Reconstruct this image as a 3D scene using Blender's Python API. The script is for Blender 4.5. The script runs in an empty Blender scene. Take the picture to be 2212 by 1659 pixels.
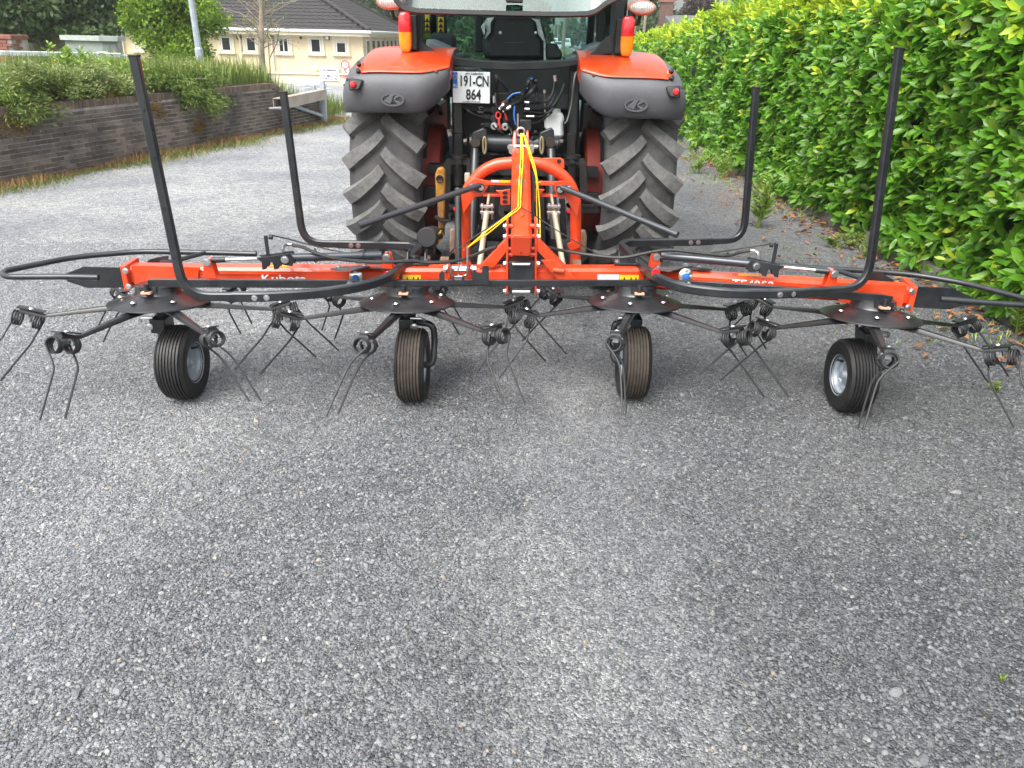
import bpy, bmesh, math, random
import numpy as np
from mathutils import Vector as V, Matrix as M
random.seed(7); rng = np.random.default_rng(7)
sc = bpy.context.scene; COL = sc.collection; R = math.radians

# ------------------------------------------------------------------ camera
H = 1.7; PITCH = R(24.2); ROLL = R(1.3); F = 1661.0; CX, CY = 1106.0, 829.5
_r0 = V((1, 0, 0)); _u0 = V((0, math.sin(PITCH), math.cos(PITCH))); FW = V((0, math.cos(PITCH), -math.sin(PITCH)))
RT = _r0*math.cos(ROLL) + _u0*math.sin(ROLL); UP = _u0*math.cos(ROLL) - _r0*math.sin(ROLL)
cd = bpy.data.cameras.new('camera'); cam = bpy.data.objects.new('camera', cd); COL.objects.link(cam)
cd.sensor_width = 36; cd.lens = 36*F/2212; cd.clip_end = 3000; cd.clip_start = .05
mw = M((RT, UP, -FW)).transposed().to_4x4(); mw.translation = (0, 0, H); cam.matrix_world = mw
sc.camera = cam

# ------------------------------------------------------------------ overcast daylight
SUN_EL, SUN_AZ = R(58), R(215)          # high, veiled sun behind the photographer's left shoulder
w = bpy.data.worlds.new('World'); sc.world = w; w.use_nodes = True
nt = w.node_tree; bg = nt.nodes['Background']
sky = nt.nodes.new('ShaderNodeTexSky'); sky.sky_type = 'NISHITA'; sky.sun_disc = False
sky.sun_elevation = SUN_EL; sky.sun_rotation = SUN_AZ; sky.air_density = 1.2; sky.dust_density = 6; sky.ozone_density = 1.2
hs = nt.nodes.new('ShaderNodeHueSaturation'); hs.inputs['Saturation'].default_value = .28
nt.links.new(sky.outputs[0], hs.inputs['Color']); nt.links.new(hs.outputs[0], bg.inputs[0]); bg.inputs[1].default_value = .15
sd = bpy.data.lights.new('sun', 'SUN'); sun = bpy.data.objects.new('sun', sd); COL.objects.link(sun)
sd.energy = 1.0; sd.angle = R(45); sd.color = (1, .96, .9)
sdir = V((math.sin(SUN_AZ)*math.cos(SUN_EL), math.cos(SUN_AZ)*math.cos(SUN_EL), math.sin(SUN_EL)))
sun.rotation_euler = sdir.to_track_quat('Z', 'Y').to_euler(); sun.location = (-6, -8, 12)
sc.view_settings.view_transform = 'Standard'; sc.view_settings.look = 'None'
sc.view_settings.exposure = 1.3; sc.view_settings.gamma = 1; sc.view_settings.use_curve_mapping = False
sc.cycles.volume_bounces = 1; sc.cycles.max_bounces = 6; sc.cycles.transparent_max_bounces = 12; sc.cycles.diffuse_bounces = 3; sc.cycles.glossy_bounces = 3

# ------------------------------------------------------------------ measuring helpers (photo -> place)
def ray(x, y): return FW + RT*((x-CX)/F) - UP*((y-CY)/F)
def pz(x, y, z):                                  # the point of height z seen there
    d = ray(x, y); return V((0, 0, H)) + d*((z-H)/d.z)
def py(x, y, Y):                                  # the point at distance Y seen there
    d = ray(x, y); return V((0, 0, H)) + d*(Y/d.y)
def crop(x0, y0, w_, ow=2212):
    k = w_/ow/1.17541
    return lambda x, y: (x0/1.17541 + x*k, y0/1.17541 + y*k)
Z1 = crop(0, 0, 900); Z2 = crop(820, 0, 960); Z4 = crop(0, 560, 900); Z5 = crop(800, 560, 960); Z6 = crop(1700, 560, 900)
Z7 = crop(1050, 170, 520, 1569); ZA = crop(0, 0, 400); ZB = crop(500, 0, 400); ZC = crop(1360, 0, 500)
ZD = crop(1080, 660, 480); ZE = crop(1150, 360, 370, 1918); ZF = crop(560, 560, 540); ZG = crop(1560, 560, 540)

# ------------------------------------------------------------------ materials
MATS = {}
def mat(name, col, rough=.5, metal=0, coat=0, var=.12, scale=6, bump=0, bscale=80, dirt=None, spec=.5, rnd=0):
    if name in MATS: return MATS[name]
    m = bpy.data.materials.new(name); m.use_nodes = True; t = m.node_tree; N = t.nodes; L = t.links.new
    b = N['Principled BSDF']; b.inputs['Roughness'].default_value = rough; b.inputs['Metallic'].default_value = metal
    b.inputs['Coat Weight'].default_value = coat; b.inputs['Coat Roughness'].default_value = .08
    b.inputs['Specular IOR Level'].default_value = spec
    tc = N.new('ShaderNodeNewGeometry')
    no = N.new('ShaderNodeTexNoise'); no.inputs['Scale'].default_value = scale; no.inputs['Detail'].default_value = 6
    no.inputs['Roughness'].default_value = .65
    L(tc.outputs['Position'], no.inputs['Vector'])
    rp = N.new('ShaderNodeValToRGB'); L(no.outputs['Fac'], rp.inputs[0])
    rp.color_ramp.elements[0].position = .3; rp.color_ramp.elements[1].position = .7
    rp.color_ramp.elements[0].color = [c*(1-var) for c in col] + [1]; rp.color_ramp.elements[1].color = [min(1, c*(1+var)) for c in col] + [1]
    out = rp.outputs[0]
    if dirt:
        dc, amt, ds = dirt
        n2 = N.new('ShaderNodeTexNoise'); n2.inputs['Scale'].default_value = ds; n2.inputs['Detail'].default_value = 8; n2.inputs['Roughness'].default_value = .7
        L(tc.outputs['Position'], n2.inputs['Vector'])
        mr = N.new('ShaderNodeMapRange'); mr.inputs[1].default_value = .42; mr.inputs[2].default_value = .68; mr.inputs[4].default_value = amt
        L(n2.outputs['Fac'], mr.inputs[0])
        mx = N.new('ShaderNodeMix'); mx.data_type = 'RGBA'; L(mr.outputs[0], mx.inputs[0]); L(out, mx.inputs[6]); mx.inputs[7].default_value = (*dc, 1)
        out = mx.outputs[2]
        ra = N.new('ShaderNodeMapRange'); ra.inputs[3].default_value = rough; ra.inputs[4].default_value = min(1, rough+.35)
        L(mr.outputs[0], ra.inputs[0]); L(ra.outputs[0], b.inputs['Roughness'])
    if rnd:
        oi = N.new('ShaderNodeObjectInfo'); ad = N.new('ShaderNodeMath'); ad.operation = 'ADD'
        L(tc.outputs['Random Per Island'], ad.inputs[0]); L(oi.outputs['Random'], ad.inputs[1])
        fr = N.new('ShaderNodeMath'); fr.operation = 'FRACT'; L(ad.outputs[0], fr.inputs[0])
        mr2 = N.new('ShaderNodeMapRange'); mr2.inputs[3].default_value = 1-rnd; mr2.inputs[4].default_value = 1+rnd; L(fr.outputs[0], mr2.inputs[0])
        mv = N.new('ShaderNodeVectorMath'); mv.operation = 'SCALE'; L(out, mv.inputs[0]); L(mr2.outputs[0], mv.inputs['Scale']); out = mv.outputs[0]
    L(out, b.inputs['Base Color'])
    if bump:
        n3 = N.new('ShaderNodeTexNoise'); n3.inputs['Scale'].default_value = bscale; n3.inputs['Detail'].default_value = 5
        L(tc.outputs['Position'], n3.inputs['Vector'])
        bp = N.new('ShaderNodeBump'); bp.inputs['Strength'].default_value = bump; bp.inputs['Distance'].default_value = .01
        L(n3.outputs['Fac'], bp.inputs['Height']); L(bp.outputs[0], b.inputs['Normal'])
    MATS[name] = m; return m

def leafmat(name, c1, c2, rough=.45, trans=.25, spec=.5):
    m = bpy.data.materials.new(name); m.use_nodes = True; t = m.node_tree; N = t.nodes; L = t.links.new
    b = N['Principled BSDF']; b.inputs['Roughness'].default_value = rough; b.inputs['Specular IOR Level'].default_value = spec
    g = N.new('ShaderNodeNewGeometry'); oi = N.new('ShaderNodeObjectInfo'); ad = N.new('ShaderNodeMath'); ad.operation = 'ADD'
    L(g.outputs['Random Per Island'], ad.inputs[0]); L(oi.outputs['Random'], ad.inputs[1])
    fr = N.new('ShaderNodeMath'); fr.operation = 'FRACT'; L(ad.outputs[0], fr.inputs[0])
    rp = N.new('ShaderNodeValToRGB'); L(fr.outputs[0], rp.inputs[0])
    rp.color_ramp.elements[0].color = (*c1, 1); rp.color_ramp.elements[1].color = (*c2, 1)
    L(rp.outputs[0], b.inputs['Base Color'])
    tr = N.new('ShaderNodeBsdfTranslucent'); L(rp.outputs[0], tr.inputs[0])
    mx = N.new('ShaderNodeMixShader'); mx.inputs[0].default_value = trans
    L(b.outputs[0], mx.inputs[1]); L(tr.outputs[0], mx.inputs[2]); L(mx.outputs[0], N['Material Output'].inputs[0])
    MATS[name] = m; return m

def glassmat(name, col, gloss=.12, rough=.01, base=0):
    m = bpy.data.materials.new(name); m.use_nodes = True; t = m.node_tree; N = t.nodes; L = t.links.new
    N.remove(N['Principled BSDF'])
    tr = N.new('ShaderNodeBsdfTransparent'); tr.inputs[0].default_value = (*col, 1)
    gl = N.new('ShaderNodeBsdfGlossy'); gl.inputs['Roughness'].default_value = rough
    lw = N.new('ShaderNodeLayerWeight'); lw.inputs[0].default_value = gloss
    mx = N.new('ShaderNodeMixShader'); mb = N.new('ShaderNodeMath'); mb.operation = 'MAXIMUM'; mb.inputs[1].default_value = base; L(lw.outputs['Fresnel'], mb.inputs[0]); L(mb.outputs[0], mx.inputs[0]); gl.inputs['Color'].default_value = (.86, .98, .97, 1) if base else (1, 1, 1, 1); L(tr.outputs[0], mx.inputs[1]); L(gl.outputs[0], mx.inputs[2])
    L(mx.outputs[0], N['Material Output'].inputs[0]); MATS[name] = m; return m

ORANGE = mat('orange_paint', (.70, .050, .006), .34, coat=.38, var=.07, scale=5, dirt=((.42, .17, .09), .22, 11))
BLACK = mat('black_paint', (.013, .0155, .019), .36, coat=.25, var=.2, scale=9, dirt=((.09, .09, .085), .18, 12))
DARK = mat('black_plastic', (.009, .0095, .011), .55, var=.3, dirt=((.08, .075, .07), .25, 8))
GREASE = mat('dark_iron', (.012, .012, .013), .5, metal=.25, var=.4, dirt=((.07, .06, .05), .35, 9), bump=.2)
GLOSSBLACK = mat('gloss_black_disc', (.015, .0155, .0175), .34, coat=.15, var=.25, dirt=((.09, .088, .085), .14, 22))
FENDER = mat('grey_fender_plastic', (.082, .085, .095), .46, var=.12, bump=.25, bscale=260, dirt=((.16, .155, .15), .22, 5))
RUBBER = mat('dusty_rubber', (.046, .046, .047), .75, var=.35, bump=.3, bscale=40, dirt=((.10, .098, .095), .7, 9))
LUGR = mat('worn_lug_rubber', (.132, .131, .128), .85, var=.3, scale=14, bump=.35, bscale=120, dirt=((.045, .045, .045), .5, 40))
TYRE = mat('new_tyre_rubber', (.008, .008, .0085), .5, var=.25, bump=.1, dirt=((.05, .048, .045), .25, 10))
TREADW = mat('scuffed_tread', (.045, .036, .028), .8, var=.4, bump=.2, scale=20, dirt=((.09, .075, .06), .5, 18))
RIM = mat('silver_rim', (.42, .47, .52), .38, metal=.5, var=.06, dirt=((.2, .2, .2), .15, 14))
ZINC = mat('zinc_plate', (.72, .73, .74), .28, metal=1, var=.1)
STEELW = mat('bright_steel', (.8, .8, .8), .2, metal=1, var=.05)
GOLD = mat('yellow_zinc', (.78, .70, .50), .32, metal=.75, var=.12, dirt=((.4, .33, .2), .3, 9))
ROPE = mat('yellow_rope', (.88, .62, .015), .7, var=.15, scale=200)
REDP = mat('red_rim_paint', (.24, .022, .014), .55, var=.25, dirt=((.08, .05, .04), .45, 7))
REDD = mat('red_reflector', (.75, .012, .02), .25, coat=.5, var=.05)
REDPLAS = mat('red_plastic_cap', (.75, .05, .03), .4)
BLUEP = mat('blue_stripe', (.03, .16, .55), .4)
WHITEP = mat('white_sign', (.78, .79, .80), .4, var=.04)
INK = mat('black_ink', (.012, .012, .014), .5)
YELLOWS = mat('yellow_sticker', (.85, .55, .02), .4, var=.05)
RUSTY = mat('rusty_yellow_iron', (.38, .17, .015), .6, var=.3, dirt=((.10, .045, .02), .9, 9), bump=.2)
RUSTB = mat('rusty_brown_iron', (.16, .085, .045), .75, var=.35, dirt=((.30, .25, .2), .5, 18), bump=.3)
TANK = mat('white_tank_plastic', (.66, .70, .70), .4, var=.05, dirt=((.45, .42, .36), .3, 7))
AMBER = mat('amber_lens', (.95, .27, .01), .12, coat=1, var=.25, scale=26)
REDLENS = mat('red_lens', (.72, .012, .02), .12, coat=1, var=.25, scale=26)
CLEARL = mat('lamp_lens', (.78, .66, .60), .12, coat=1, var=.25, scale=34)
SALMON = mat('lamp_rim', (.60, .22, .15), .3)
WRAP = glassmat('plastic_wrap', (.82, .84, .85), .45, .25)
GLASS = glassmat('cab_glass', (.60, .76, .75), .05)
HATCH = glassmat('hatch_glass', (.36, .53, .52), .03, .02, .05)
HOSE = mat('rubber_hose', (.016, .017, .018), .5, var=.2, dirt=((.09, .085, .08), .25, 20))
GALV = mat('galvanised_steel', (.42, .47, .52), .5, metal=.45, var=.22, scale=18)
CREAM = mat('cream_render', (.72, .60, .41), .9, var=.06, scale=3, bump=.6, bscale=7, dirt=((.56, .47, .32), .4, 1.1))
CREAMP = mat('cream_smooth', (.72, .64, .49), .8, var=.05, scale=2, dirt=((.55, .50, .40), .4, 1.6))
ROOFT = mat('roof_tile', (.024, .022, .023), .75, var=.35, scale=5, dirt=((.050, .047, .044), .5, 3))
PVC = mat('white_upvc', (.76, .77, .76), .35, var=.03)
PANE = mat('dark_pane', (.018, .022, .025), .08, var=.2, scale=1.5)
CABIN = mat('grey_green_cabinet', (.24, .29, .28), .5, var=.08, dirt=((.32, .33, .3), .3, 4))
BRICK = mat('brown_brick', (.165, .132, .112), .88, var=.4, scale=3.5, bump=.5, bscale=60, dirt=((.034, .031, .031), .9, .9), rnd=.4)
BRICK2 = mat('red_brick', (.26, .10, .075), .88, var=.3, scale=8, bump=.4)
MORTAR = mat('mortar', (.40, .375, .345), .95, var=.4, scale=8, dirt=((.06, .056, .054), .9, .9))
COPE = mat('coping_brick', (.17, .125, .095), .9, var=.3, scale=6, bump=.4, dirt=((.06, .055, .045), .5, 3), rnd=.3)
MOSS = leafmat('moss', (.16, .085, .012), (.30, .18, .02), .9, .1)
SOIL = mat('dark_soil', (.035, .028, .020), .95, var=.4, bump=.6, bscale=20)
KERB = mat('concrete_edging', (.20, .185, .165), .9, var=.2, bump=.4, dirt=((.09, .085, .07), .6, 4))
BARK = mat('bark', (.13, .105, .08), .9, var=.35, scale=9, bump=.6, bscale=25, dirt=((.05, .07, .03), .5, 3))
BARKP = mat('pale_bark', (.30, .25, .19), .9, var=.3, scale=9, bump=.5, bscale=25, dirt=((.09, .08, .06), .6, 5))
ASPH = mat('asphalt', (.075, .078, .084), .9, var=.2, scale=4, bump=.3, bscale=60)
PAINTW = mat('road_line_paint', (.7, .7, .68), .7)
GRASSG = mat('grass_ground', (.075, .11, .03), .95, var=.35, scale=.8, bump=.6, bscale=9)
L_HEDGE = leafmat('laurel_leaf', (.062, .195, .011), (.165, .37, .026), .36, .34)
L_YOUNG = leafmat('laurel_young_leaf', (.27, .44, .02), (.52, .62, .04), .42, .38)
L_OLD = leafmat('laurel_yellowed_leaf', (.10, .19, .02), (.20, .28, .03), .4, .25)
L_DARK = leafmat('dark_tree_leaf', (.020, .044, .012), (.060, .11, .028), .6, .2)
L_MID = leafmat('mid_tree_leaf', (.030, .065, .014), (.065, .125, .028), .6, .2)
L_LIME = leafmat('lime_leaf', (.10, .21, .015), (.26, .38, .03), .55, .3)
L_PURP = leafmat('purple_leaf', (.018, .010, .013), (.045, .022, .026), .6, .1)
L_JUN = leafmat('juniper_spray', (.045, .095, .016), (.21, .29, .04), .65, .22)
L_JUNP = leafmat('juniper_pale_spray', (.16, .22, .07), (.34, .37, .15), .7, .18)
L_WEED = leafmat('weed_green', (.14, .25, .03), (.30, .42, .08), .6, .25)
L_GRASS = leafmat('grass_blade', (.09, .17, .022), (.26, .31, .075), .7, .25)
L_DRY = leafmat('dry_grass', (.20, .10, .035), (.36, .24, .10), .85, .15)
L_DEAD = leafmat('dead_leaf', (.16, .06, .02), (.38, .17, .06), .8, .1)
L_FLOW = leafmat('yellow_flower', (.75, .55, .02), (.85, .65, .03), .6, .2)

# ------------------------------------------------------------------ mesh builder
class MB:
    def __init__(s): s.v = []; s.f = []
    def add(s, vs, fs):
        o = len(s.v); s.v += [tuple(p) for p in vs]; s.f += [[i+o for i in f] for f in fs]; return s
    def box(s, c, d, rot=None):
        c = V(c); q = []
        for z in (-.5, .5):
            for a, b in ((-.5, -.5), (.5, -.5), (.5, .5), (-.5, .5)):
                p = V((a*d[0], b*d[1], z*d[2])); q.append(c + (rot @ p if rot else p))
        return s.add(q, [[3, 2, 1, 0], [4, 5, 6, 7], [0, 1, 5, 4], [1, 2, 6, 5], [2, 3, 7, 6], [3, 0, 4, 7]])
    def sweep(s, pts, sec, up=None, caps=True, scales=None):
        pts = [V(p) for p in pts]; n = len(pts); k = len(sec); T = []
        for i in range(n):
            a = pts[i]-pts[i-1] if i > 0 else None; b = pts[i+1]-pts[i] if i < n-1 else None
            t = (a.normalized()+b.normalized()) if a is not None and b is not None else (a if a is not None else b)
            T.append(t.normalized())
        u = V(up) if up else (V((0, 0, 1)) if abs(T[0].z) < .9 else V((0, 1, 0)))
        u = (u - T[0]*u.dot(T[0])).normalized(); vs = []
        for i in range(n):
            if i > 0: u = (u - T[i]*u.dot(T[i])).normalized()
            r = T[i].cross(u); k_ = 1.0
            if 0 < i < n-1:
                c_ = (pts[i]-pts[i-1]).normalized().dot(T[i]); k_ = 1/max(.5, c_)
            sc_ = scales[i] if scales else 1
            for a, b in sec: vs.append(pts[i] + r*(a*sc_) + u*(b*sc_))
        fs = [[i*k+j, i*k+(j+1) % k, (i+1)*k+(j+1) % k, (i+1)*k+j] for i in range(n-1) for j in range(k)]
        if caps: fs += [list(range(k))[::-1], [(n-1)*k+j for j in range(k)]]
        return s.add(vs, fs)
    def tube(s, pts, r, n=10, caps=True, scales=None):
        return s.sweep(pts, [(r*math.cos(2*math.pi*i/n), r*math.sin(2*math.pi*i/n)) for i in range(n)], None, caps, scales)
    def rtube(s, pts, a, b, up=None):
        c = min(a, b)*.16
        return s.sweep(pts, [(a/2-c, -b/2), (a/2, -b/2+c), (a/2, b/2-c), (a/2-c, b/2), (-a/2+c, b/2), (-a/2, b/2-c), (-a/2, -b/2+c), (-a/2+c, -b/2)], up)
    def bar(s, p0, p1, a, b, up=None):
        return s.sweep([p0, p1], [(a/2, -b/2), (a/2, b/2), (-a/2, b/2), (-a/2, -b/2)], up)
    def cyl(s, p0, p1, r, n=14, r2=None):
        return s.tube([p0, p1], r, n, True, [1, (r2 if r2 is not None else r)/r])
    def prism(s, poly, vec):
        vec = V(vec); poly = [V(p) for p in poly]; n = len(poly)
        nrm = V((0, 0, 0))
        for i in range(n): nrm += poly[i].cross(poly[(i+1) % n])
        if nrm.dot(vec) > 0: poly = poly[::-1]
        fs = [list(range(n)), [n+i for i in range(n)][::-1]] + [[i, i+n, (i+1) % n+n, (i+1) % n] for i in range(n)]
        return s.add(poly + [p+vec for p in poly], fs)
    def lathe(s, prof, o, ax, n=24, sx=1.0, ref=None):
        o = V(o); ax = V(ax).normalized(); e = V(ref) if ref else (V((0, 0, 1)) if abs(ax.z) < .9 else V((1, 0, 0)))
        e = (e-ax*e.dot(ax)).normalized(); g = ax.cross(e); k = len(prof); vs = []
        for i in range(n):
            a = 2*math.pi*i/n; d = e*math.cos(a)+g*(math.sin(a)*sx)
            vs += [o + d*r + ax*h for r, h in prof]
        return s.add(vs, [[i*k+j, i*k+j+1, ((i+1) % n)*k+j+1, ((i+1) % n)*k+j] for i in range(n) for j in range(k-1)])
    def bolt(s, p, ax, r=.011, h=.012):
        p = V(p); ax = V(ax).normalized(); return s.cyl(p, p+ax*h, r, 6).cyl(p-ax*.002, p+ax*.003, r*1.5, 10)
    def build(s, name, m, parent=None, smooth=40, bevel=0, fix=True):
        me = bpy.data.meshes.new(name); me.from_pydata(s.v, [], s.f); me.materials.append(m)
        if fix and len(s.v) < 20000:
            b = bmesh.new(); b.from_mesh(me); bmesh.ops.recalc_face_normals(b, faces=b.faces); b.to_mesh(me); b.free()
        if smooth: me.shade_smooth(); me.set_sharp_from_angle(angle=R(smooth))
        o = link(name, me, parent)
        if bevel:
            bv = o.modifiers.new('edge', 'BEVEL'); bv.width = bevel; bv.segments = 2; bv.limit_method = 'ANGLE'; bv.angle_limit = R(50)
        return o
def link(name, data, parent=None):
    o = bpy.data.objects.new(name, data); COL.objects.link(o)
    if parent is not None:
        o.parent = parent
        if parent.type == 'EMPTY': o.location = -V(parent.location)
    return o
def thing(name, label, cat, loc=(0, 0, 0), group=None):
    o = bpy.data.objects.new(name, None); COL.objects.link(o); o.location = loc; o.empty_display_size = .1
    return tag(o, label, cat, group)
def tag(o, label=None, cat=None, group=None, kind=None):
    if label: o['label'] = label
    if cat: o['category'] = cat
    if group: o['group'] = group
    if kind: o['kind'] = kind
    return o
def fillet(pts, r, n=5):
    pts = [V(p) for p in pts]; out = [pts[0]]
    for i in range(1, len(pts)-1):
        a, b, c = pts[i-1], pts[i], pts[i+1]; d1 = (a-b); d2 = (c-b); k = min(r, d1.length*.45, d2.length*.45)
        p, q = b+d1.normalized()*k, b+d2.normalized()*k
        for j in range(n+1):
            t = j/n; out.append(p*(1-t)**2 + b*2*t*(1-t) + q*t*t)
    out.append(pts[-1]); return out
def spline(pts, n=6):
    P = [V(p) for p in pts]; P = [P[0]*2-P[1]] + P + [P[-1]*2-P[-2]]; out = []
    for i in range(1, len(P)-2):
        for j in range(n):
            t = j/n; a, b, c, d = P[i-1], P[i], P[i+1], P[i+2]
            out.append(.5*((2*b)+(c-a)*t+(2*a-5*b+4*c-d)*t*t+(3*b-a-3*c+d)*t**3))
    out.append(P[-2]); return out
def text(name, s, size, loc, m, parent, rot=None, ext=.0015, align='CENTER', sx=1.0, bold=0):
    c = bpy.data.curves.new(name, 'FONT'); c.body = s; c.size = size; c.align_x = align; c.align_y = 'CENTER'; c.extrude = ext
    c.resolution_u = 3; c.offset = bold*size; tmp = bpy.data.objects.new(name, c); me = bpy.data.meshes.new_from_object(tmp); me.materials.clear(); me.materials.append(m); o = link(name, me, parent)
    o.matrix_local = M.Translation(V(loc) - (V(parent.location) if parent and parent.type == 'EMPTY' else V((0, 0, 0)))) @ (rot or M.Rotation(R(90), 4, 'X')) @ M.Diagonal((sx, 1, 1, 1))
    return o
def quads(name, P, A, B, m, parent=None, fold=None):
    """many leaf faces: centre P, half axes A (length) and B (width); fold lifts the edges to a shallow V"""
    n = len(P)
    if fold is None:
        vs = np.stack([P-A, P+B*.9, P+A, P-B*.9], 1).reshape(-1, 3); f = np.arange(n*4).reshape(n, 4)
    else:
        W = fold
        vs = np.stack([P-A, P-A*.35+B*.85+W, P+A*.35+B*.9+W, P+A, P+A*.35-B*.9+W, P-A*.35-B*.85+W], 1).reshape(-1, 3)
        i = np.arange(n)[:, None]*6
        f = np.concatenate([i+np.array([[0, 5, 4, 3]]), i+np.array([[0, 3, 2, 1]])], 1).reshape(-1, 4)
    me = bpy.data.meshes.new(name); me.vertices.add(len(vs)); me.vertices.foreach_set('co', vs.astype(np.float32).ravel())
    nf = len(f); me.loops.add(nf*4); me.loops.foreach_set('vertex_index', f.ravel().astype(np.int32))
    me.polygons.add(nf); me.polygons.foreach_set('loop_start', np.arange(0, nf*4, 4, dtype=np.int32))
    me.update(); me.validate(); me.materials.append(m); return link(name, me, parent)
def unit(a): return a/np.maximum(1e-9, np.linalg.norm(a, axis=-1, keepdims=True))
def rdir(n): return unit(rng.normal(size=(n, 3)))
# ================================================================== the setting
def sstep(t): t = min(1, max(0, t)); return t*t*(3-2*t)
def gz(x, y): return -.8*sstep((y-17)/27)*sstep((-x-1)/4)
def sheet(name, xs, ys, zf, m, kind='structure', label=None):
    b = MB(); nx = len(xs)
    b.v = [(x, y, zf(x, y)) for y in ys for x in xs]
    b.f = [[j*nx+i, j*nx+i+1, (j+1)*nx+i+1, (j+1)*nx+i] for j in range(len(ys)-1) for i in range(nx-1)]
    o = b.build(name, m, fix=False); o['kind'] = kind
    if label: o['label'] = label
    return o
# gravel material: packed grey chippings of many sizes, cell colour and relief
def track_nodes(N, L, vec):
    """pale worn wheel track wandering up the middle of the yard, as a 0-1 mask"""
    sx = N.new('ShaderNodeSeparateXYZ'); L(vec, sx.inputs[0])
    nz = N.new('ShaderNodeTexNoise'); nz.inputs['Scale'].default_value = 1.6; nz.inputs['Detail'].default_value = 5; L(vec, nz.inputs['Vector'])
    a = N.new('ShaderNodeMath'); a.operation = 'MULTIPLY_ADD'; L(nz.outputs['Fac'], a.inputs[0]); a.inputs[1].default_value = 1.5; L(sx.outputs[0], a.inputs[2])
    c = N.new('ShaderNodeMath'); c.operation = 'ADD'; L(a.outputs[0], c.inputs[0]); c.inputs[1].default_value = -1.08
    d = N.new('ShaderNodeMath'); d.operation = 'ABSOLUTE'; L(c.outputs[0], d.inputs[0])
    m = N.new('ShaderNodeMapRange'); m.interpolation_type = 'SMOOTHSTEP'; L(d.outputs[0], m.inputs[0]); m.inputs[1].default_value = .10; m.inputs[2].default_value = .55; m.inputs[3].default_value = 1; m.inputs[4].default_value = 0
    e = N.new('ShaderNodeMath'); e.operation = 'ADD'; L(a.outputs[0], e.inputs[0]); e.inputs[1].default_value = .85
    f = N.new('ShaderNodeMath'); f.operation = 'ABSOLUTE'; L(e.outputs[0], f.inputs[0])
    g = N.new('ShaderNodeMapRange'); g.interpolation_type = 'SMOOTHSTEP'; L(f.outputs[0], g.inputs[0]); g.inputs[1].default_value = .05; g.inputs[2].default_value = .5; g.inputs[3].default_value = .6; g.inputs[4].default_value = 0
    x = N.new('ShaderNodeMath'); x.operation = 'MAXIMUM'; L(m.outputs[0], x.inputs[0]); L(g.outputs[0], x.inputs[1]); return x.outputs[0]
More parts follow.
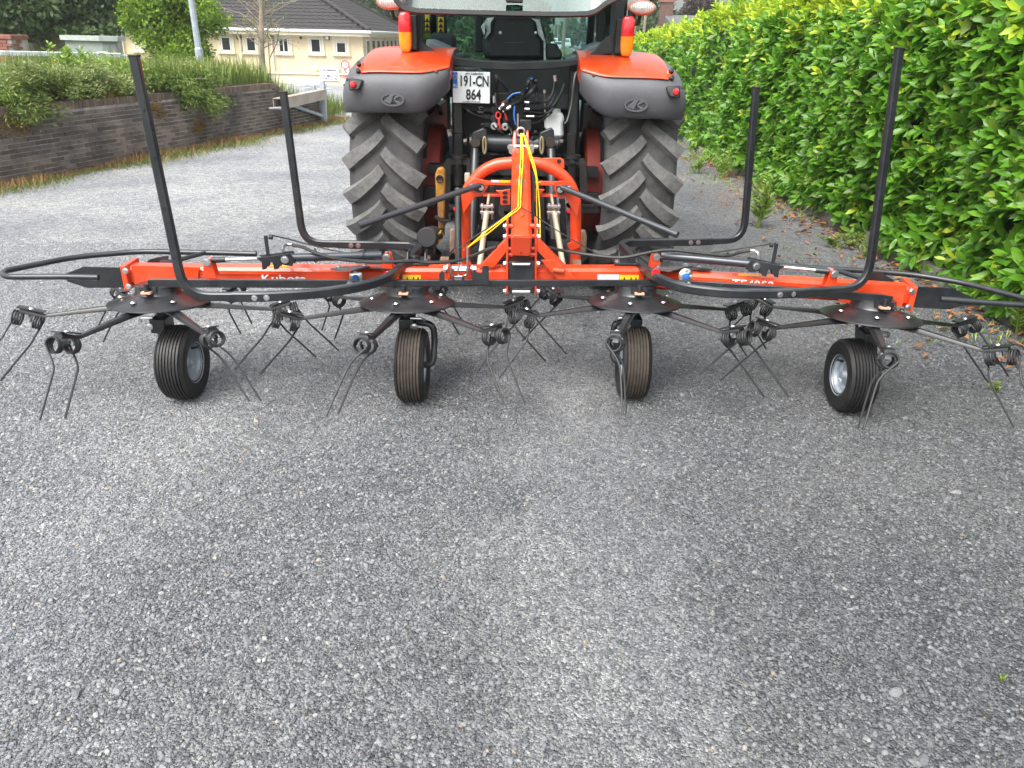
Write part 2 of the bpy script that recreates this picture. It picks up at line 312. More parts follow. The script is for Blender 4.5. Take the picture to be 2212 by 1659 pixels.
def gravelmat():
    m = bpy.data.materials.new('gravel'); m.use_nodes = True; t = m.node_tree; N = t.nodes; L = t.links.new; b = N['Principled BSDF']
    g = N.new('ShaderNodeNewGeometry'); b.inputs['Roughness'].default_value = .72; b.inputs['Specular IOR Level'].default_value = .35
    def vor(scale, feat='F1'):
        v = N.new('ShaderNodeTexVoronoi'); v.feature = feat; v.inputs['Scale'].default_value = scale; v.inputs['Randomness'].default_value = 1
        L(wv.outputs[0], v.inputs['Vector']); return v
    nz = N.new('ShaderNodeTexNoise'); nz.inputs['Scale'].default_value = 70; L(g.outputs['Position'], nz.inputs['Vector'])
    wv = N.new('ShaderNodeVectorMath'); wv.operation = 'MULTIPLY_ADD'; L(nz.outputs['Color'], wv.inputs[0]); wv.inputs[1].default_value = (.008,)*3; L(g.outputs['Position'], wv.inputs[2])
    v1 = vor(120); v2 = vor(250)
    sp = N.new('ShaderNodeSeparateColor'); L(v1.outputs['Color'], sp.inputs[0])
    s2 = N.new('ShaderNodeSeparateColor'); L(v2.outputs['Color'], s2.inputs[0])
    av = N.new('ShaderNodeMix'); av.inputs[0].default_value = .42; L(sp.outputs[0], av.inputs[2]); L(s2.outputs[1], av.inputs[3])
    rp = N.new('ShaderNodeValToRGB'); L(av.outputs[0], rp.inputs[0]); e = rp.color_ramp.elements
    e[0].color = (.060, .065, .072, 1); e[1].color = (.30, .305, .305, 1); e[0].position = .12; e[1].position = .95
    for p, c in ((.35, (.115, .122, .132, 1)), (.62, (.20, .205, .21, 1)), (.80, (.275, .275, .27, 1))):
        q = e.new(p); q.color = c
    # slow change: dusty wheel tracks, darker damp patches and loose blue chippings
    n1 = N.new('ShaderNodeTexNoise'); n1.inputs['Scale'].default_value = .8; n1.inputs['Detail'].default_value = 5; L(g.outputs['Position'], n1.inputs['Vector'])
    r1 = N.new('ShaderNodeValToRGB'); L(n1.outputs['Fac'], r1.inputs[0]); r1.color_ramp.elements[0].position = .32; r1.color_ramp.elements[1].position = .7
    r1.color_ramp.elements[0].color = (.74, .76, .80, 1); r1.color_ramp.elements[1].color = (1.22, 1.2, 1.15, 1)
    mu = N.new('ShaderNodeMix'); mu.data_type = 'RGBA'; mu.blend_type = 'MULTIPLY'; mu.inputs[0].default_value = 1; L(rp.outputs[0], mu.inputs[6]); L(r1.outputs[0], mu.inputs[7])
    v3 = vor(26); s3 = N.new('ShaderNodeSeparateColor'); L(v3.outputs['Color'], s3.inputs[0]); m3 = N.new('ShaderNodeMapRange'); L(s3.outputs[0], m3.inputs[0]); m3.inputs[3].default_value = .78; m3.inputs[4].default_value = 1.2
    # left side paled in the colour for grazing sky reflection; strip by the hedge darker
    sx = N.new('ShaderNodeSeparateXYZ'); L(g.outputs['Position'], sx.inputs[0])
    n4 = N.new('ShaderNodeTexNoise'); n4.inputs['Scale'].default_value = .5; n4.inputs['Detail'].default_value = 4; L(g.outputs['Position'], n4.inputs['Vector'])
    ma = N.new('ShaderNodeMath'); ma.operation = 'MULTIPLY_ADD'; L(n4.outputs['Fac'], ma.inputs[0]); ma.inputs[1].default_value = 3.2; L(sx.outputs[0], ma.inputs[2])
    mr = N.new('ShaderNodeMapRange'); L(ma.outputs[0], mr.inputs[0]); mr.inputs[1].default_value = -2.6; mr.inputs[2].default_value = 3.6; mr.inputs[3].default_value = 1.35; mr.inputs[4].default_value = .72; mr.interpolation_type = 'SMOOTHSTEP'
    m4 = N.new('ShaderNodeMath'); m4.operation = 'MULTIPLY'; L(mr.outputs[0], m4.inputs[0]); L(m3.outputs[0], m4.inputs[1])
    tk_ = N.new('ShaderNodeMapRange'); L(track_nodes(N, L, g.outputs['Position']), tk_.inputs[0]); tk_.inputs[3].default_value = .92; tk_.inputs[4].default_value = 1.45
    m5 = N.new('ShaderNodeMath'); m5.operation = 'MULTIPLY'; L(m4.outputs[0], m5.inputs[0]); L(tk_.outputs[0], m5.inputs[1])
    # sky sheen painted in: the drive's colour grows paler with distance
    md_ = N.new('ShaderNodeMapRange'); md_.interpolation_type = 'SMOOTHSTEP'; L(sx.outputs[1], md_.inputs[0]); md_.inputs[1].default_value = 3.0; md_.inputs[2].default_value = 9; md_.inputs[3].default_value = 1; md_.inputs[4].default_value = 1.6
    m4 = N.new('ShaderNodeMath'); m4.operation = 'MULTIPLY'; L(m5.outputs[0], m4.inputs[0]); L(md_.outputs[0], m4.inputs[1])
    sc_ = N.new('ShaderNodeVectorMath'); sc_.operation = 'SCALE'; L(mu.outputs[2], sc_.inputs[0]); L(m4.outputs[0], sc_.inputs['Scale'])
    # fine dust filling the joints
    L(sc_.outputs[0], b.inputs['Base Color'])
    ad = N.new('ShaderNodeMath'); ad.operation = 'MULTIPLY_ADD'; L(v2.outputs['Distance'], ad.inputs[0]); ad.inputs[1].default_value = .45; L(v1.outputs['Distance'], ad.inputs[2])
    bp = N.new('ShaderNodeBump'); bp.invert = True; bp.inputs['Strength'].default_value = 1; bp.inputs['Distance'].default_value = .011
    L(ad.outputs[0], bp.inputs['Height']); L(bp.outputs[0], b.inputs['Normal'])
    return m
GRAVEL = gravelmat()
def stonemat():
    m = bpy.data.materials.new('loose_stone'); m.use_nodes = True; t = m.node_tree; N = t.nodes; L = t.links.new; b = N['Principled BSDF']
    b.inputs['Roughness'].default_value = .7; b.inputs['Specular IOR Level'].default_value = .35
    oi = N.new('ShaderNodeObjectInfo'); rp = N.new('ShaderNodeValToRGB'); L(oi.outputs['Random'], rp.inputs[0]); e = rp.color_ramp.elements
    e[0].color = (.078, .084, .092, 1); e[1].color = (.31, .315, .315, 1)
    for p, c in ((.2, (.118, .126, .137, 1)), (.5, (.155, .164, .175, 1)), (.78, (.195, .202, .21, 1)), (.94, (.235, .24, .245, 1)), (.985, (.30, .30, .295, 1)), (.996, (.28, .22, .14, 1))):
        q = e.new(p); q.color = c
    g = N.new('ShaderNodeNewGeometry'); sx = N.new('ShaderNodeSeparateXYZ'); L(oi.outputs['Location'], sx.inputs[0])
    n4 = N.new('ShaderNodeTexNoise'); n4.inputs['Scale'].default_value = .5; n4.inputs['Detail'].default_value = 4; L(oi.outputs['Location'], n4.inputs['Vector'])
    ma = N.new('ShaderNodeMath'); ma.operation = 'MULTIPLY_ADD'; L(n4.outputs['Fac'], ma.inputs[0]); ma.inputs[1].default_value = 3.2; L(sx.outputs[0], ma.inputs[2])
    mr = N.new('ShaderNodeMapRange'); L(ma.outputs[0], mr.inputs[0]); mr.inputs[1].default_value = -2.6; mr.inputs[2].default_value = 3.6; mr.inputs[3].default_value = 1.35; mr.inputs[4].default_value = .72; mr.interpolation_type = 'SMOOTHSTEP'  # same left-right tint as the yard: grazing sky reflection painted into the stones
    no = N.new('ShaderNodeTexNoise'); no.inputs['Scale'].default_value = 260; no.inputs['Detail'].default_value = 3; L(g.outputs['Position'], no.inputs['Vector'])
    m2 = N.new('ShaderNodeMapRange'); L(no.outputs['Fac'], m2.inputs[0]); m2.inputs[1].default_value = .25; m2.inputs[2].default_value = .75; m2.inputs[3].default_value = .78; m2.inputs[4].default_value = 1.22
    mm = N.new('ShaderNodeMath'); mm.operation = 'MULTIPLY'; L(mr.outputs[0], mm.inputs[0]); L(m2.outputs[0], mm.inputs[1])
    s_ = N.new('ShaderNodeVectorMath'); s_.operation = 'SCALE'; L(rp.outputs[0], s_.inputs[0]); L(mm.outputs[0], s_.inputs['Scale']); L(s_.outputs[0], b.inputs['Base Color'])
    return m
STONE = stonemat()

def axis(*seg):
    out = []
    for a, b, n in seg: out += list(np.linspace(a, b, n, endpoint=False))
    return [float(v) for v in out] + [float(seg[-1][1])]
sheet('ground', axis((-480, -60, 5), (-60, 12, 36), (12, 480, 5)), axis((-60, 10, 5), (10, 60, 26), (60, 780, 10)), lambda x, y: gz(x, y)-.03, GRASSG, label='green grassy ground around the yard')
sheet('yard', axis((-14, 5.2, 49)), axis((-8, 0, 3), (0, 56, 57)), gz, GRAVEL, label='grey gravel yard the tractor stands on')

# loose chippings near the photographer: instanced stones on the yard
def stones(name, poly, dens, smin, smax, seed):
    b = MB(); b.add([(x, y, .001) for x, y in poly], [list(range(len(poly)))])
    o = b.build(name, STONE, smooth=0, fix=False); o['kind'] = 'stuff'
    ng = bpy.data.node_groups.new(name, 'GeometryNodeTree'); ng.interface.new_socket('Geometry', in_out='INPUT', socket_type='NodeSocketGeometry')
    ng.interface.new_socket('Geometry', in_out='OUTPUT', socket_type='NodeSocketGeometry')
    N = ng.nodes; L = ng.links.new; gi = N.new('NodeGroupInput'); go = N.new('NodeGroupOutput')
    d = N.new('GeometryNodeDistributePointsOnFaces'); d.inputs['Seed'].default_value = seed
    pn = N.new('ShaderNodeTexNoise'); pn.inputs['Scale'].default_value = 2.3; pn.inputs['Detail'].default_value = 4
    mr = N.new('ShaderNodeMapRange'); mr.inputs[1].default_value = .34; mr.inputs[2].default_value = .62; mr.inputs[3].default_value = dens*.3; mr.inputs[4].default_value = dens
    gp_ = N.new('GeometryNodeInputPosition'); tk_ = N.new('ShaderNodeMapRange'); L(track_nodes(N, L, gp_.outputs[0]), tk_.inputs[0]); tk_.inputs[3].default_value = 1; tk_.inputs[4].default_value = .22
    dm = N.new('ShaderNodeMath'); dm.operation = 'MULTIPLY'; L(mr.outputs[0], dm.inputs[0]); L(tk_.outputs[0], dm.inputs[1])
    L(pn.outputs['Fac'], mr.inputs[0]); L(dm.outputs[0], d.inputs['Density']); L(gi.outputs[0], d.inputs['Mesh'])
    geo = []
    for k in range(3):
        ic = N.new('GeometryNodeMeshIcoSphere'); ic.inputs['Subdivisions'].default_value = 2
        sp = N.new('GeometryNodeSetPosition'); nz = N.new('ShaderNodeTexNoise'); nz.noise_dimensions = '4D'; nz.inputs['W'].default_value = k*7.3+seed; nz.inputs['Scale'].default_value = .9
        ps = N.new('GeometryNodeInputPosition'); L(ps.outputs[0], nz.inputs['Vector'])
        sb = N.new('ShaderNodeVectorMath'); sb.operation = 'SUBTRACT'; L(nz.outputs['Color'], sb.inputs[0]); sb.inputs[1].default_value = (.5,)*3
        sl = N.new('ShaderNodeVectorMath'); sl.operation = 'SCALE'; L(sb.outputs[0], sl.inputs[0]); sl.inputs['Scale'].default_value = 1.7
        L(ic.outputs[0], sp.inputs['Geometry']); L(sl.outputs[0], sp.inputs['Offset'])
        gi_ = N.new('GeometryNodeGeometryToInstance'); L(sp.outputs[0], gi_.inputs[0]); geo.append(gi_)
    ji = N.new('GeometryNodeJoinGeometry')
    for q in geo: L(q.outputs[0], ji.inputs[0])
    ip = N.new('GeometryNodeInstanceOnPoints'); L(d.outputs['Points'], ip.inputs['Points']); L(ji.outputs[0], ip.inputs['Instance']); ip.inputs['Pick Instance'].default_value = True
    rr = N.new('FunctionNodeRandomValue'); rr.data_type = 'FLOAT_VECTOR'; rr.inputs[0].default_value = (-.35, -.35, 0); rr.inputs[1].default_value = (.35, .35, 6.28); L(rr.outputs[0], ip.inputs['Rotation'])
    rs = N.new('FunctionNodeRandomValue'); rs.data_type = 'FLOAT'; rs.inputs[2].default_value = 0; rs.inputs[3].default_value = 1
    pw = N.new('ShaderNodeMath'); pw.operation = 'POWER'; L(rs.outputs[1], pw.inputs[0]); pw.inputs[1].default_value = 3.2
    ms = N.new('ShaderNodeMapRange'); L(pw.outputs[0], ms.inputs[0]); ms.inputs[3].default_value = smin; ms.inputs[4].default_value = smax
    cv = N.new('ShaderNodeCombineXYZ'); k1 = N.new('ShaderNodeMath'); k1.operation = 'MULTIPLY'; k1.inputs[1].default_value = .72; k2 = N.new('ShaderNodeMath'); k2.operation = 'MULTIPLY'; k2.inputs[1].default_value = .5
    L(ms.outputs[0], k1.inputs[0]); L(ms.outputs[0], k2.inputs[0]); L(ms.outputs[0], cv.inputs[0]); L(k1.outputs[0], cv.inputs[1]); L(k2.outputs[0], cv.inputs[2]); L(cv.outputs[0], ip.inputs['Scale'])
    sm = N.new('GeometryNodeSetMaterial'); sm.inputs['Material'].default_value = STONE
    L(ip.outputs[0], sm.inputs['Geometry']); L(sm.outputs[0], go.inputs[0])
    md = o.modifiers.new('scatter', 'NODES'); md.node_group = ng; return o
tag(stones('loose_gravel', [(-1.75, 1.15), (1.75, 1.15), (2.75, 3.4), (-2.75, 3.4)], 10500, .0033, .0102, 3), 'loose grey chippings covering the near yard')
tag(stones('fine_gravel', [(-2.75, 3.4), (2.75, 3.4), (4.0, 6.6), (-4.6, 6.6)], 4800, .0038, .0098, 5), 'smaller looking chippings on the yard around the tedder')

tag(stones('scattered_stones', [(-2.2, 1.15), (2.2, 1.15), (3.0, 5.6), (-4.4, 5.6)], 16, .009, .024, 11), 'a few larger loose stones scattered over the gravel')

# ------------------------------------------------------------------ brick wall on the left
WA = pz(0, 405, 0); WB = pz(693, 267, 0); wd = (WB-WA).normalized(); wn = V((wd.y, -wd.x, 0)); WA0 = WA - wd*2.6; WL = (WB-WA0).length
def wtop(s):
    e = WL - s
    return .86 if e > 1.75 else (.60 if e < 1.15 else .60+.26*(e-1.15)/.6)
wall = thing('brick_wall', 'long low weathered brown brick retaining wall left of the yard', 'wall', WA0)
b = MB()
for i in range(int(WL/.2)):
    s0, s1 = i*.2, min(WL, i*.2+.2); z = wtop((s0+s1)/2)-.09
    p0 = WA0 + wd*s0 - wn*.004; p1 = WA0 + wd*s1 - wn*.004
    b.prism([p0 - V((0, 0, .3)), p1 - V((0, 0, .3)), p1+V((0, 0, z)), p0+V((0, 0, z))], -wn*.27)
b.build('mortar_core', MORTAR, wall, 0)
rot = M((wd, wn, V((0, 0, 1)))).transposed()
CH, BLn = .0565, .196; cells = []
for r_ in range(16):
    z0 = r_*CH + .004
    n = int(WL/BLn)+2
    for i in range(n):
        s0 = i*BLn - (BLn/2 if r_ % 2 else 0); s1 = s0+BLn-.012
        s0 = max(0, s0); s1 = min(WL, s1)
        if s1-s0 < .05 or z0+CH-.009 > wtop((s0+s1)/2)-.088: continue
        cells.append((s0, s1, z0))
full = MB(); full.box((0, 0, 0), (BLn-.012, .03, CH-.012)); bm_me = None
def seen(p):
    d = V(p)-V((0, 0, H)); k = d.dot(FW); return k > 0 and abs(d.dot(RT)/k*F) < 1106 and abs(d.dot(UP)/k*F) < 829
cells.sort(key=lambda c: -c[0] if not seen(WA0+wd*c[0]+V((0, 0, c[2]))) else -1000+c[0]*.999)
cnt = 0; rest = MB()
for s0, s1, z0 in cells:
    c = WA0 + wd*((s0+s1)/2) + V((0, 0, z0+CH/2-.005)) + wn*(random.uniform(-.003, .004)-.011)
    if cnt < 300 and s1-s0 > .18:
        if bm_me is None:
            o = full.build('brick', BRICK, wall, 0); bm_me = o.data
        else: o = link('brick', bm_me, wall)
        rr = M.Rotation(random.uniform(-.012, .012), 4, 'Z')
        o.matrix_local = M.Translation(c-V(wall.location)) @ rot.to_4x4() @ rr; cnt += 1
    else: rest.box(c, (s1-s0, .03, CH-.012), rot)
o = rest.build('bricks', BRICK, wall, 0, fix=False); o['kind'] = 'stuff'
b = MB(); s = 0
while s < WL-.03:
    z = wtop(s+.03); sl = math.atan2(wtop(s+.06)-wtop(s), .06)
    rr = rot @ M.Rotation(-sl, 3, 'Y')
    b.box(WA0+wd*(s+.031)+V((0, 0, z-.045+random.uniform(-.003, .003)))-wn*(.13+random.uniform(-.004, .004)), (.055, .30, .092), rr); s += .063
o = b.build('coping_bricks', COPE, wall, 0, fix=False); o['kind'] = 'stuff'
# moss pads on the wall
mo = []
for px, py_, n, sz in ((25, 262, 500, .22), (40, 275, 300, .2), (330, 232, 260, .16), (345, 245, 200, .12), (430, 268, 240, .14), (425, 282, 160, .1), (240, 206, 120, .12), (255, 205, 60, .1)):
    c = None
    d = ray(px, py_); t = (WA0-V((0, 0, H))).dot(wn)/d.dot(wn); c = V((0, 0, H))+d*t
    for k in range(n): mo.append(c + wd*random.gauss(0, sz*.8) + V((0, 0, random.gauss(0, sz*.32))) + wn*abs(random.gauss(.006, .012)))
P = np.array([tuple(p) for p in mo]); n = len(P)
o = quads('moss', P, rdir(n)*rng.uniform(.008, .02, (n, 1)), rdir(n)*rng.uniform(.006, .014, (n, 1)), MOSS, wall); o['kind'] = 'stuff'; o['label'] = 'orange-brown moss clinging to the brick face'

# raised ground behind the wall
def bank_z(x, y): return .78 + (.0 if y < 21 else -1.5*sstep((y-21)/9))
b = MB(); S = axis((0, 1, 40)); Tt = [0, .1, .6, 2, 4, 7, 11, 16, 24, 40]
for s in S:
    for t in Tt:
        p = WA0 + wd*(s*(WL+9)) - wn*(.16+t); e = WL - s*(WL+9)
        zz = bank_z(p.x, p.y) - (0 if e > 1.9 else min(1.2, (1.9-e)*.45)) * (1 if t < 6 else .6)
        b.v.append((p.x, p.y, max(zz, gz(p.x, p.y)-.02)))
k = len(Tt); b.f = [[i*k+j, i*k+j+1, (i+1)*k+j+1, (i+1)*k+j] for i in range(len(S)-1) for j in range(k-1)]
o = b.build('bank', GRASSG); o['kind'] = 'structure'; o['label'] = 'raised overgrown bank behind the brick wall'
def bk(px, py_, z=.78): return pz(px, py_, z)

# ------------------------------------------------------------------ scatter helpers for plants
def blades(name, P, h, wid, lean, m, parent=None):
    n = len(P); a = rng.uniform(0, 6.28, n); hh = h*rng.uniform(.5, 1.15, (n, 1))
    up = np.stack([np.cos(a)*lean*rng.uniform(.2, 1, n), np.sin(a)*lean*rng.uniform(.2, 1, n), np.ones(n)], 1); up = unit(up)*hh
    sd_ = np.stack([-np.sin(a), np.cos(a), np.zeros(n)], 1)*wid
    return quads(name, P+up*.5, up*.5, sd_, m, parent)
# weedy strip at the foot of the wall
n = 11000; s = rng.uniform(0, WL+.6, n); off = np.abs(rng.normal(.0, .24, n))
lump = .5+.5*np.sin(s*2.1)*np.sin(s*.9+1)
P = np.array([tuple(WA0) for _ in range(n)]) + s[:, None]*np.array(wd)[None] + (off*(.5+lump)+.02)[:, None]*np.array(wn)[None]
dry = rng.random(n) < (.72-.5*(off > .22))
tag(blades('dry_grass', P[dry], .06+.15*lump[dry][:, None], .0055, 1.5, L_DRY), 'brown dried grass along the foot of the brick wall', kind='stuff')
tag(blades('grass_strip', P[~dry], .04+.10*lump[~dry][:, None], .006, 1.3, L_GRASS), 'short green grass edging the gravel beside the wall', kind='stuff')
# tall grass behind the wall
n = 14000; s = rng.uniform(WL-4.6, WL+1.6, n); off = .15+rng.random(n)**1.4*4.5
P = np.array([tuple(WA0) for _ in range(n)]) + s[:, None]*np.array(wd)[None] - off[:, None]*np.array(wn)[None]
e = WL - s; P[:, 2] = [max(bank_z(p[0], p[1]) - (0 if q > 1.9 else min(1.2, (1.9-q)*.45)), gz(p[0], p[1])) for p, q in zip(P, e)]
tag(blades('tall_grass', P, .55, .009, .6, L_GRASS), 'tall flowering meadow grass behind the far end of the wall', kind='stuff')
i = rng.choice(n, 60); Q = P[i]+np.array([0, 0, .36])+rng.normal(0, .05, (60, 3))
tag(quads('yellow_flowers', Q, rdir(60)*.028, rdir(60)*.028, L_FLOW), 'small yellow flowers dotted through the tall grass', kind='stuff')

# ------------------------------------------------------------------ building
BY = 45.0
bld = thing('cream_building', 'long single-storey cream rendered building with dark tiled hipped roof', 'building', (-15, BY, -.8))
xR = py(783, 75, BY).x; xL = -33.0; zE = py(620, 70, BY).z; zB = -1.1; DEP = 17.0
b = MB(); b.box(((xL+xR)/2, BY+DEP/2, (zE+zB)/2), (xR-xL, DEP, zE-zB)); b.build('wall', CREAM, bld, 0)
b = MB(); zp = py(620, 158, BY).z                                  # smooth plinth with moulded top
b.box(((xL+xR)/2+.02, BY+DEP/2, (zp+zB)/2), (xR-xL+.20, DEP+.2, zp-zB)); b.build('plinth', CREAMP, bld, 0)
b = MB(); b.box(((xL+xR)/2+.02, BY-.12, zp+.02), (xR-xL+.25, .12, .10)); b.build('plinth_cap', CREAMP, bld, 0)
# roof: stepped courses of rolled tiles on the front and right-hand slopes
ov = .45; ridge_h = 4.6; ex0, ex1, ey0, ey1 = xL-ov, xR+ov, BY-ov, BY+DEP+ov; ry = (ey0+ey1)/2; run = ry-ey0
rf = MB(); rz = zE+.12
rf.add([(ex0, ey0, rz), (ex1, ey0, rz), (ex1, ey1, rz), (ex0, ey1, rz), (ex0+run, ry, rz+ridge_h), (ex1-run, ry, rz+ridge_h)], [[0, 1, 5, 4], [1, 2, 5], [2, 3, 4, 5], [3, 0, 4], [0, 3, 2, 1]])
roof = rf.build('roof', ROOFT, bld, 0)
def courses(c0, c1, up_, fullw, rows=26):
    """tile courses on one hip slope: eave line c0-c1 and up vector"""
    b = MB(); c0, c1, up_ = V(c0), V(c1), V(up_); e = (c1-c0); Lw = e.length; e.normalize(); nn = e.cross(up_).normalized()
    if nn.z < 0: nn = -nn
    sl = up_.length
    for r_ in range(rows):
        t0, t1 = r_/rows, (r_+1)/rows
        a, bb = run*t0*fullw[0], Lw-run*t0*fullw[1]
        nw = max(2, int((bb-a)/.09)); vs = []
        for i in range(nw+1):
            x = a+(bb-a)*i/nw; wv = .022*math.cos(x/.34*2*math.pi)
            p = c0+e*x
            vs += [p+up_*t0+nn*(.055+wv), p+up_*(t1+.01)+nn*(.018+wv), p+up_*t0+nn*.005]
        b.add(vs, [[3*i, 3*i+3, 3*i+4, 3*i+1] for i in range(nw)]+[[3*i+2, 3*i+5, 3*i+3, 3*i] for i in range(nw)])
    return b
o = courses((ex0+6, ey0, rz), (ex1, ey0, rz), (0, run, ridge_h), (0, 1)).build('tile_courses', ROOFT, roof, 30, fix=False); o['kind'] = 'stuff'
o = courses((ex1, ey0, rz), (ex1, ey1, rz), (-run, 0, ridge_h), (1, 1)).build('tile_courses', ROOFT, roof, 30, fix=False); o['kind'] = 'stuff'
b = MB(); b.tube([(ex1, ey0, rz+.05), (ex1-run, ry, rz+ridge_h+.06)], .14, 8); b.tube([(ex1, ey1, rz+.05), (ex1-run, ry, rz+ridge_h+.06)], .14, 8); b.tube([(ex0+run, ry, rz+ridge_h+.06), (ex1-run, ry, rz+ridge_h+.06)], .14, 8); b.build('ridge_tiles', ROOFT, roof)
b = MB(); b.box(((xL+xR)/2, BY-ov/2, rz-.14), (xR-xL+2*ov, ov, .2)); b.box((xR+ov/2, BY+DEP/2, rz-.143), (ov, DEP+2*ov, .2)); b.build('soffit', CREAMP, bld, 0)
b = MB(); b.tube([(xL, BY-ov-.06, rz-.02), (xR+ov+.06, BY-ov-.06, rz-.02), (xR+ov+.06, BY+DEP, rz-.02)], .075, 8); b.build('gutter', PVC, bld)
def downpipe(px):
    x = py(px, 100, BY).x; b = MB(); b.tube([(x, BY-ov, rz-.08), (x, BY-ov, rz-.22), (x+.02, BY-.1, rz-.5), (x+.02, BY-.1, zB+.3)], .05, 8); b.build('downpipe', CREAMP, bld)
for px in (267, 520, 600): downpipe(px) if px != 600 else None
downpipe(588)
def window(x0, y0, x1, y1, blind=0, mull=False):
    a = py(x0, y0, BY); c = py(x1, y1, BY); w_, h_ = c.x-a.x, a.z-c.z; mx, mz = (a.x+c.x)/2, (a.z+c.z)/2
    b = MB(); t = .16
    for q in ((mx, mz+h_/2+t/2+.05, w_+2*t+.1, t), (mx-w_/2-t/2-.05, mz, t, h_+.1), (mx+w_/2+t/2+.05, mz, t, h_+.1)): b.box((q[0], BY-.02, q[1]), (q[2], .09, q[3]))
    wd_ = b.build('window', CREAMP, bld, 0)
    b = MB(); b.box((mx, BY-.05, mz-h_/2-.1), (w_+.5, .18, .09)); b.build('sill', CREAMP, wd_, 0)
    b = MB(); f = .06
    for q in ((mx, mz+h_/2, w_+.1, f), (mx, mz-h_/2, w_+.1, f+.03), (mx-w_/2, mz, f, h_), (mx+w_/2, mz, f, h_)) + (((mx, mz, .05, h_),) if mull else ()): b.box((q[0], BY-.025, q[1]), (q[2], .07, q[3]))
    b.build('frame', PVC, wd_, 0)
    b = MB(); b.box((mx, BY-.006, mz), (w_, .02, h_)); b.build('pane', PANE, wd_, 0)
    if blind:
        b = MB(); b.box((mx, BY-.018, mz+h_/2*(1-blind)), (w_-.04, .006, h_*blind)); b.build('blind', CREAMP, wd_, 0)
for q in ((340, 520, 485, 715), (690, 525, 835, 722), (1145, 535, 1292, 735), (1597, 545, 1742, 740), (1955, 550, 2097, 748)):
    a = ZB(q[0], q[1]); c = ZB(q[2], q[3]); window(*a, *c, blind=.28 if q[0] == 1955 else 0, mull=q[0] == 1145)
a = ZA(1905, 575); c = ZA(2050, 700); window(a[0], a[1]-3, c[0], c[1], blind=.9)
for k in range(3): window(30+k*62, 78, 52+k*62, 104)
for (x, y, w_, h_) in ((590, 512, 60, 68), (1045, 532, 58, 68)):
    p = py(*ZB(x, y), BY-.03); b = MB(); b.box(p, (.26, .12, .3)); b.build('vent', mat('brown_vent', (.07, .035, .03), .6), bld, 0)
p = py(*ZB(1462, 530), BY); b = MB(); b.cyl(p+V((0, .05, 0)), p-V((0, .08, 0)), .07, 12); b.build('vent', DARK, bld)
p = py(*ZB(1830, 525), BY-.1); b = MB(); b.box(p, (.24, .16, .26)); fl = b.build('floodlight', DARK, bld, 0, .02)
b = MB(); b.box(p-V((0, .09, .02)), (.17, .02, .17)); b.build('lens', WHITEP, fl, 0)
for k in range(9):                                                   # narrow windows of the receding side
    y = BY+1.2+k*1.7; b = MB(); b.box((xR+.03, y, zE-.75), (.06, .9, 1.0)); wd_ = b.build('window', PVC, bld, 0)
    b = MB(); b.box((xR+.065, y, zE-.75), (.02, .72, .82)); b.build('pane', PANE, wd_, 0)
# notice boards fixed to the plinth
BF = BY-.13
def board(name, label, cat, x0, y0, x1, y1):
    a, c = py(x0, y0, BF), py(x1, y1, BF); t = thing(name, label, cat, ((a.x+c.x)/2, BF, c.z))
    b = MB(); b.box(((a.x+c.x)/2, BF-.02, (a.z+c.z)/2), (c.x-a.x, .03, a.z-c.z)); b.build('panel', WHITEP, t, 0)
    return t, a, c
t, a, c = board('no_parking_sign', 'white notice board reading strictly no parking day or night', 'sign', *ZB(1722, 915), *ZB(2005, 1135))
PINKR = mat('faded_red_ink', (.66, .30, .36), .6); hh = a.z-c.z; ww = c.x-a.x; mx = (a.x+c.x)/2
b = MB(); b.box((mx, BF-.037, a.z-hh*.115), (ww*.9, .004, hh*.17)); b.build('heading_band', PINKR, t, 0)
for s_, fy, sz, m_ in (('STRICTLY', .115, .19, WHITEP), ('NO PARKING', .32, .165, INK), ('DAY OR NIGHT', .53, .165, INK), ('ACCESS AT ALL TIMES', .885, .13, INK)):
    text('lettering', s_, hh*sz, (mx, BF-.041, a.z-hh*fy), m_, t, bold=.03, sx={'STRICTLY': 1.42, 'NO PARKING': .98, 'DAY OR NIGHT': .95, 'ACCESS AT ALL TIMES': .86}[s_])
text('lettering', 'THE', hh*.135, (mx-ww*.33, BF-.041, a.z-hh*.71), INK, t); text('lettering', 'REQUIRE', hh*.135, (mx+ww*.24, BF-.041, a.z-hh*.71), INK, t)
b = MB(); b.lathe([(0, 0), (hh*.085, 0), (hh*.085, .006), (0, .006)], (mx-ww*.07, BF-.036, a.z-hh*.71), (0, -1, 0), 20, sx=1.4); b.build('badge', BLUEP, t)
text('lettering', 'ESB', hh*.09, (mx-ww*.07, BF-.044, a.z-hh*.71), WHITEP, t)
t, a, c = board('speed_limit_sign', 'small white board with red ringed speed limit 15', 'sign', *ZB(2030, 860), *ZB(2140, 1085))
hh = a.z-c.z; mx = (a.x+c.x)/2; REDS = mat('sign_red', (.68, .03, .04), .5)
b = MB(); b.lathe([(.17, 0), (.22, 0), (.22, .005), (.17, .005), (.17, 0)], (mx, BF-.036, a.z-hh*.22), (0, -1, 0), 24); b.build('red_ring', REDS, t)
text('lettering', '15', .24, (mx, BF-.041, a.z-hh*.2), INK, t)
b = MB(); b.lathe([(.085, 0), (.115, 0), (.115, .005), (.085, .005), (.085, 0)], (mx, BF-.036, a.z-hh*.63), (0, -1, 0), 20); b.bar((mx-.07, BF-.04, a.z-hh*.63+.07), (mx+.07, BF-.04, a.z-hh*.63-.07), .004, .025); b.build('red_ring', REDS, t)
b = MB(); b.box((mx, BF-.037, a.z-hh*.87), (.36, .004, .17)); b.build('red_band', REDS, t, 0)
b = MB(); b.box((mx, BF-.039, a.z-hh*.63), (.035, .004, .12)); b.build('symbol', INK, t, 0)
